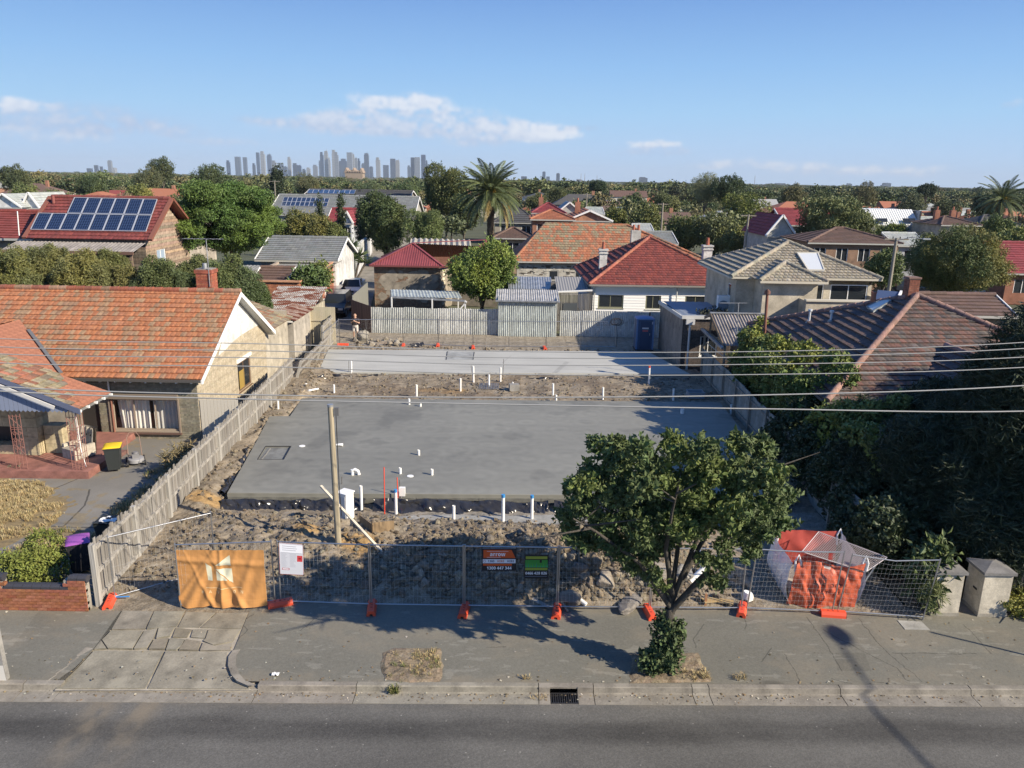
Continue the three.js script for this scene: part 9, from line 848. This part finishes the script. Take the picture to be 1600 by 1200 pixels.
// ================================================================ far suburb and skyline
{
const far=(seed, n)=>{const R=RNG(seed), m=new MB(), bl=clumps(R, [0,.62,0],[.5,.36,.5], 11,.5);for (let i=0;i < n;i++) {const b=R.pick(bl), d=norm([R.g(), R.g(), R.g()]), k=1 - .3*R(), p=[b[0]+d[0]*b[3]*k, b[1]+d[1]*b[4]*k, b[2]+d[2]*b[5]*k];for (let q=0;q < 4;q++) {const a=norm([R.g(), R.g(), R.g()]), s=norm(cross(a, [R.g(), R.g(), R.g()])), z=R.r(.03,.065);m.tint(jit(R, [1,1,1], .14));const o=add(p, mul([R.g(), R.g(), R.g()], .03));m.quad(sub(o, mul(s, z*.5)), add(o, mul(s, z*.5)), add(add(o, mul(a, z)), mul(s, z*.35)), add(add(o, mul(a, z)), mul(s, -z*.35)));}} m.tint([1.6,1.2,1.1]);return m.geo();};
const trunk=new MB().tint(1).tube([[0,-.02,0],[0,.3,0],[.02,.55,0]],[.035,.028,.012], 6, false).geo();
const gs=[far(11,330), far(12,330), far(13,330), far(14,330), far(15,300), far(16,300)], cols=[[.085,.115,.04],[.115,.135,.05],[.07,.10,.036],[.14,.15,.06],[.05,.075,.03],[.14,.125,.06],[.10,.125,.06],[.17,.155,.065]], ms=cols.map((c)=>leafMat(c)), R=RNG(500);
const where=(x, d)=>{const u=800+x / d*1258;return u < 160?'behind the white cottages' : u < 300?'behind the solar roof' : u < 460?'behind the feathery tree' : u < 690?'below the city towers' : u < 860?'round the tall palm' : u < 1080?'behind the orange roofs' : u < 1300?'behind the cream house' : 'behind the weeping tree';}, kinds=['dark green', 'mid green', 'deep green', 'olive', 'very dark', 'brownish', 'grey green', 'yellowish'];
const spots=[];while (spots.length < 190) {const d=135+330*R() ** 1.1, x=R.r(-1,1)*(d*.72+8);spots.push([x, d]);} spots.sort((a, b)=>a[1] - b[1]);
for (const [x, d] of spots) {const h=R.r(3.6,7)*(R() < .08?1.35 : 1), w=h*R.r(.75,1.25), k=Math.floor(R()*cols.length), t=thing('suburb_tree', kinds[k]+' tree among roofs '+where(x, d)+(d > 300?', far back' : d > 210?', in the middle rows' : ', in the nearer rows'), 'tree', pt(x, -.05, d), 'far trees '+where(x, d));const o=new THREE.Mesh(R.pick(gs), ms[k]);o.name='crown';o.scale.set(w, h, w);o.rotation.y=R()*6.28;t.add(o);const q=new THREE.Mesh(trunk, barkDark);q.name='trunk';q.scale.set(h, h, h);t.add(q);}
// the wooded suburb beyond: one mass
const all=[];while (all.length < 5200) {const d=330+5200*R() ** 2.6, x=R.r(-1,1)*(d*.74+10);all.push([x, d]);} gs.slice(0,4).forEach((g, i)=>{const l=all.filter((_, k)=>k % 4 === i), im=new THREE.InstancedMesh(g, M([1,1,1], .7, {k: 'farleaf'}), l.length), o=new THREE.Object3D(), c=new THREE.Color();l.forEach(([x, d], k)=>{const h=R.r(5,9.8)*(R() < .06?1.3 : 1), w=h*R.r(.8,1.4)*(d > 1200?1.5 : 1);o.position.set(x, -.3,-d);o.rotation.set(0, R()*6.28,0);o.scale.set(w, h, w);o.updateMatrix();im.setMatrixAt(k, o.matrix);c.setRGB(...jit(R, R.pick(cols), .15));im.setColorAt(k, c);});im.name=numbered('tree_belt');tag(im, 'far wooded suburb below the skyline', 'trees', null, 'stuff');scene.add(im);});
// far houses
const rk=['terra', 'terra', 'grey', 'dark', 'red', 'pale', 'brown', 'terra'], nm={terra: 'terracotta', grey: 'grey', dark: 'charcoal', red: 'red', pale: 'pale', brown: 'brown'};for (let i=0;i < 150;i++) {const d=150+420*(i / 150) ** 1.2, x=R.r(-1,1)*(d*.7), w=R.r(9,16), dep=R.r(8,12), eh=2.9+(R() < .12?2.2 : 0), rh=eh+R.r(1.6,2.6), kind=R.pick(rk), pal=ROOF[kind], t=thing('far_house', 'far house with '+nm[kind]+' roof among trees '+where(x, d)+(d > 330?', far back' : d > 220?', middle rows' : ', nearer rows'), 'house', pt(x, -.05, d), 'far houses '+where(x, d));t.rotation.y=R.pick([0,0,1.57])+R.g()*.06;const tm=M([1,1,1], .85, {k: 'tile', map: T.mottle, tm: .35}), P=(a, h, z)=>[a, h, -z], hip=R() < .6, k=hip?dep / 2 : 0, r0=P(-w / 2+k, rh, 0), r1=P(w / 2 - k, rh, 0), a=P(-w / 2, eh, -dep / 2), b=P(w / 2, eh, -dep / 2), c=P(w / 2, eh, dep / 2), e=P(-w / 2, eh, dep / 2);new MB().tint(jit(R, pal[0], .12)).quad(a, b, r1, r0).quad(c, e, r0, r1).tri(e, a, r0).tri(b, c, r1).local('roof', tm, t);const wc=R.pick([[.6,.58,.52],[.36,.2,.14],[.5,.45,.36],[.7,.7,.68],[.42,.38,.33]]);new MB().tint(wc).box(0, eh / 2,0, w - .7, eh, dep - .7).local('wall', mottled([1,1,1], .92,3), t);if (R() < .5) new MB().tint([.36,.18,.12]).box(w*.2, rh - .1,0,.7,1.8,.7).local('chimney', mottled([1,1,1], .95), t);if (d < 330) for (const q of [-.25,.25]) {const f=new MB().box(q*w, eh - 1.2,-dep / 2+.34,1.5,1.2,.06);f.local('window', mat.glass, t);}}
}
// ---- city towers
{
const T2=[];const A=(ox, l)=>l.forEach(([x, w, top])=>T2.push([ox+x / 4, w / 4,150+top / 4]));A(400,[[-14,18,420],[10,20,353],[40,28,345],[82,28,365],[112,28,403],[157,28,418],[180,30,440],[207,22,381],[245,30,420],[270,25,432],[328,25,447],[370,30,430],[398,13,403],[410,22,350],[437,24,342],[455,18,385],[487,28,337],[502,24,350],[528,22,405],[550,44,392],[585,36,353],[606,18,362],[625,18,385],[643,16,390],[672,26,420],[690,30,357],[762,28,384],[812,36,432],[855,34,392],[885,25,400],[957,22,434],[978,24,384],[1008,36,383],[1046,30,367],[1062,22,402],[1125,44,425],[300,20,455],[720,24,440]]);A(0,[[600,22,432],[632,16,440],[685,24,402],[705,40,448],[1425,22,402],[1485,34,380],[1530,24,383],[560,30,452]]);A(800,[[75,40,502],[148,32,515],[200,22,472],[225,24,503],[288,24,482],[762,14,520],[820,54,507],[350,60,527],[420,40,520]]);A(1200,[[508,30,546],[607,28,540],[645,32,538],[742,46,543],[75,60,545],[590,24,552]]);
T2.sort((a, b)=>a[0] - b[0]);const R=RNG(600), cols=[[.03,.048,.09],[.06,.08,.115],[.015,.03,.07],[.14,.155,.18],[.022,.032,.06],[.2,.205,.21]], words=['blue grey', 'grey', 'dark blue', 'pale', 'charcoal', 'light stone'];T2.forEach(([u, w, v], i)=>{const d=u > 800?5200+R.r(0,800) : 6600+R.r(-500,900), p=D(u, v, d), W=.86*w*d / FOCAL, k=Math.floor(R()*cols.length), hh=p[1], t=thing('city_tower', ord(i)+' building from the left in the far skyline, '+words[k]+' and '+(hh > 480?'very tall' : hh > 250?'tall' : 'low'), 'tower', pt(p[0], -.05, d), 'towers of the far skyline');const st_=Math.floor(R()*3), m=new MB().tint(1);const floors=14;const gl=M(cols[k], .35, {k: 'tow'+k}), top=st_ === 0?1 : st_ === 1?.88 : .93;m.box(0, hh*top / 2,0, W, hh*top, W*.9);m.local('shaft', gl, t);const bn=new MB().tint([1.35,1.35,1.3]);for (let f=1;f < floors;f++) bn.box(0, hh*top*f / floors, 0, W*1.012, hh / floors*.22, W*.912);bn.local('floor_bands', M(cols[k].map((c)=>c*1.15), .6, {k: 'tb'+k}), t);if (st_ === 1) new MB().box(-W*.1, hh*.94,0, W*.7, hh*.12, W*.6).local('crown', gl, t);if (st_ === 2) {const c=new MB();c.box(0, hh*.96,0, W*.8, hh*.07, W*.7);c.box(W*.15, hh, 0, W*.08, hh*.1, W*.08);c.local('crown', gl, t);}});
// tan hall with gables nearer than the towers, masts
const a=D(541,268,1500), b=D(568,268,1500), t=thing('tan_hall', 'long tan hall with pointed gables below the towers', 'hall', pt((a[0]+b[0]) / 2,0,1500));const h=D(553,270,1500)[1];new MB().tint([.36,.28,.21]).box((a[0]+b[0]) / 2, h / 2,1500, b[0] - a[0], h, 25).build('walls', mottled([1,1,1], .9), t);for (let i=0;i < 7;i++) {const x=lerp(a[0], b[0], (i+.5) / 7), g=new MB().tint([.38,.29,.22]);const hh=h+(i % 3 === 0?9 : 5);g.tri(pt(x - 4, h - .1,1487), pt(x+4, h - .1,1487), pt(x, hh, 1487));g.quad(pt(x - 4, h - .1,1487), pt(x, hh, 1487), pt(x, hh, 1512), pt(x - 4, h - .1,1512));g.quad(pt(x+4, h - .1,1487), pt(x, hh, 1487), pt(x, hh, 1512), pt(x+4, h - .1,1512));g.build('gable', mottled([1,1,1], .9), t);}
for (const [u, v, l] of [[908,271, 'thin mast on the horizon, leftmost of three'],[914,271, 'thin mast on the horizon, middle of three'],[933,274, 'thin mast on the horizon, rightmost of three'],[1180,274, 'thin mast on the horizon at the right']]) {const p=D(u, v, 3500), o=thing('radio_mast', l, 'mast', pt(p[0], 0,3500));new MB().tube([pt(p[0], 0,3500), p],[1.6,.8], 5).build('lattice', M([.3,.3,.32], .7), o);}
}
scene.traverse((o)=>{if (o.isMesh) {o.castShadow=true;o.receiveShadow=true;}});
renderer.render(scene, camera);
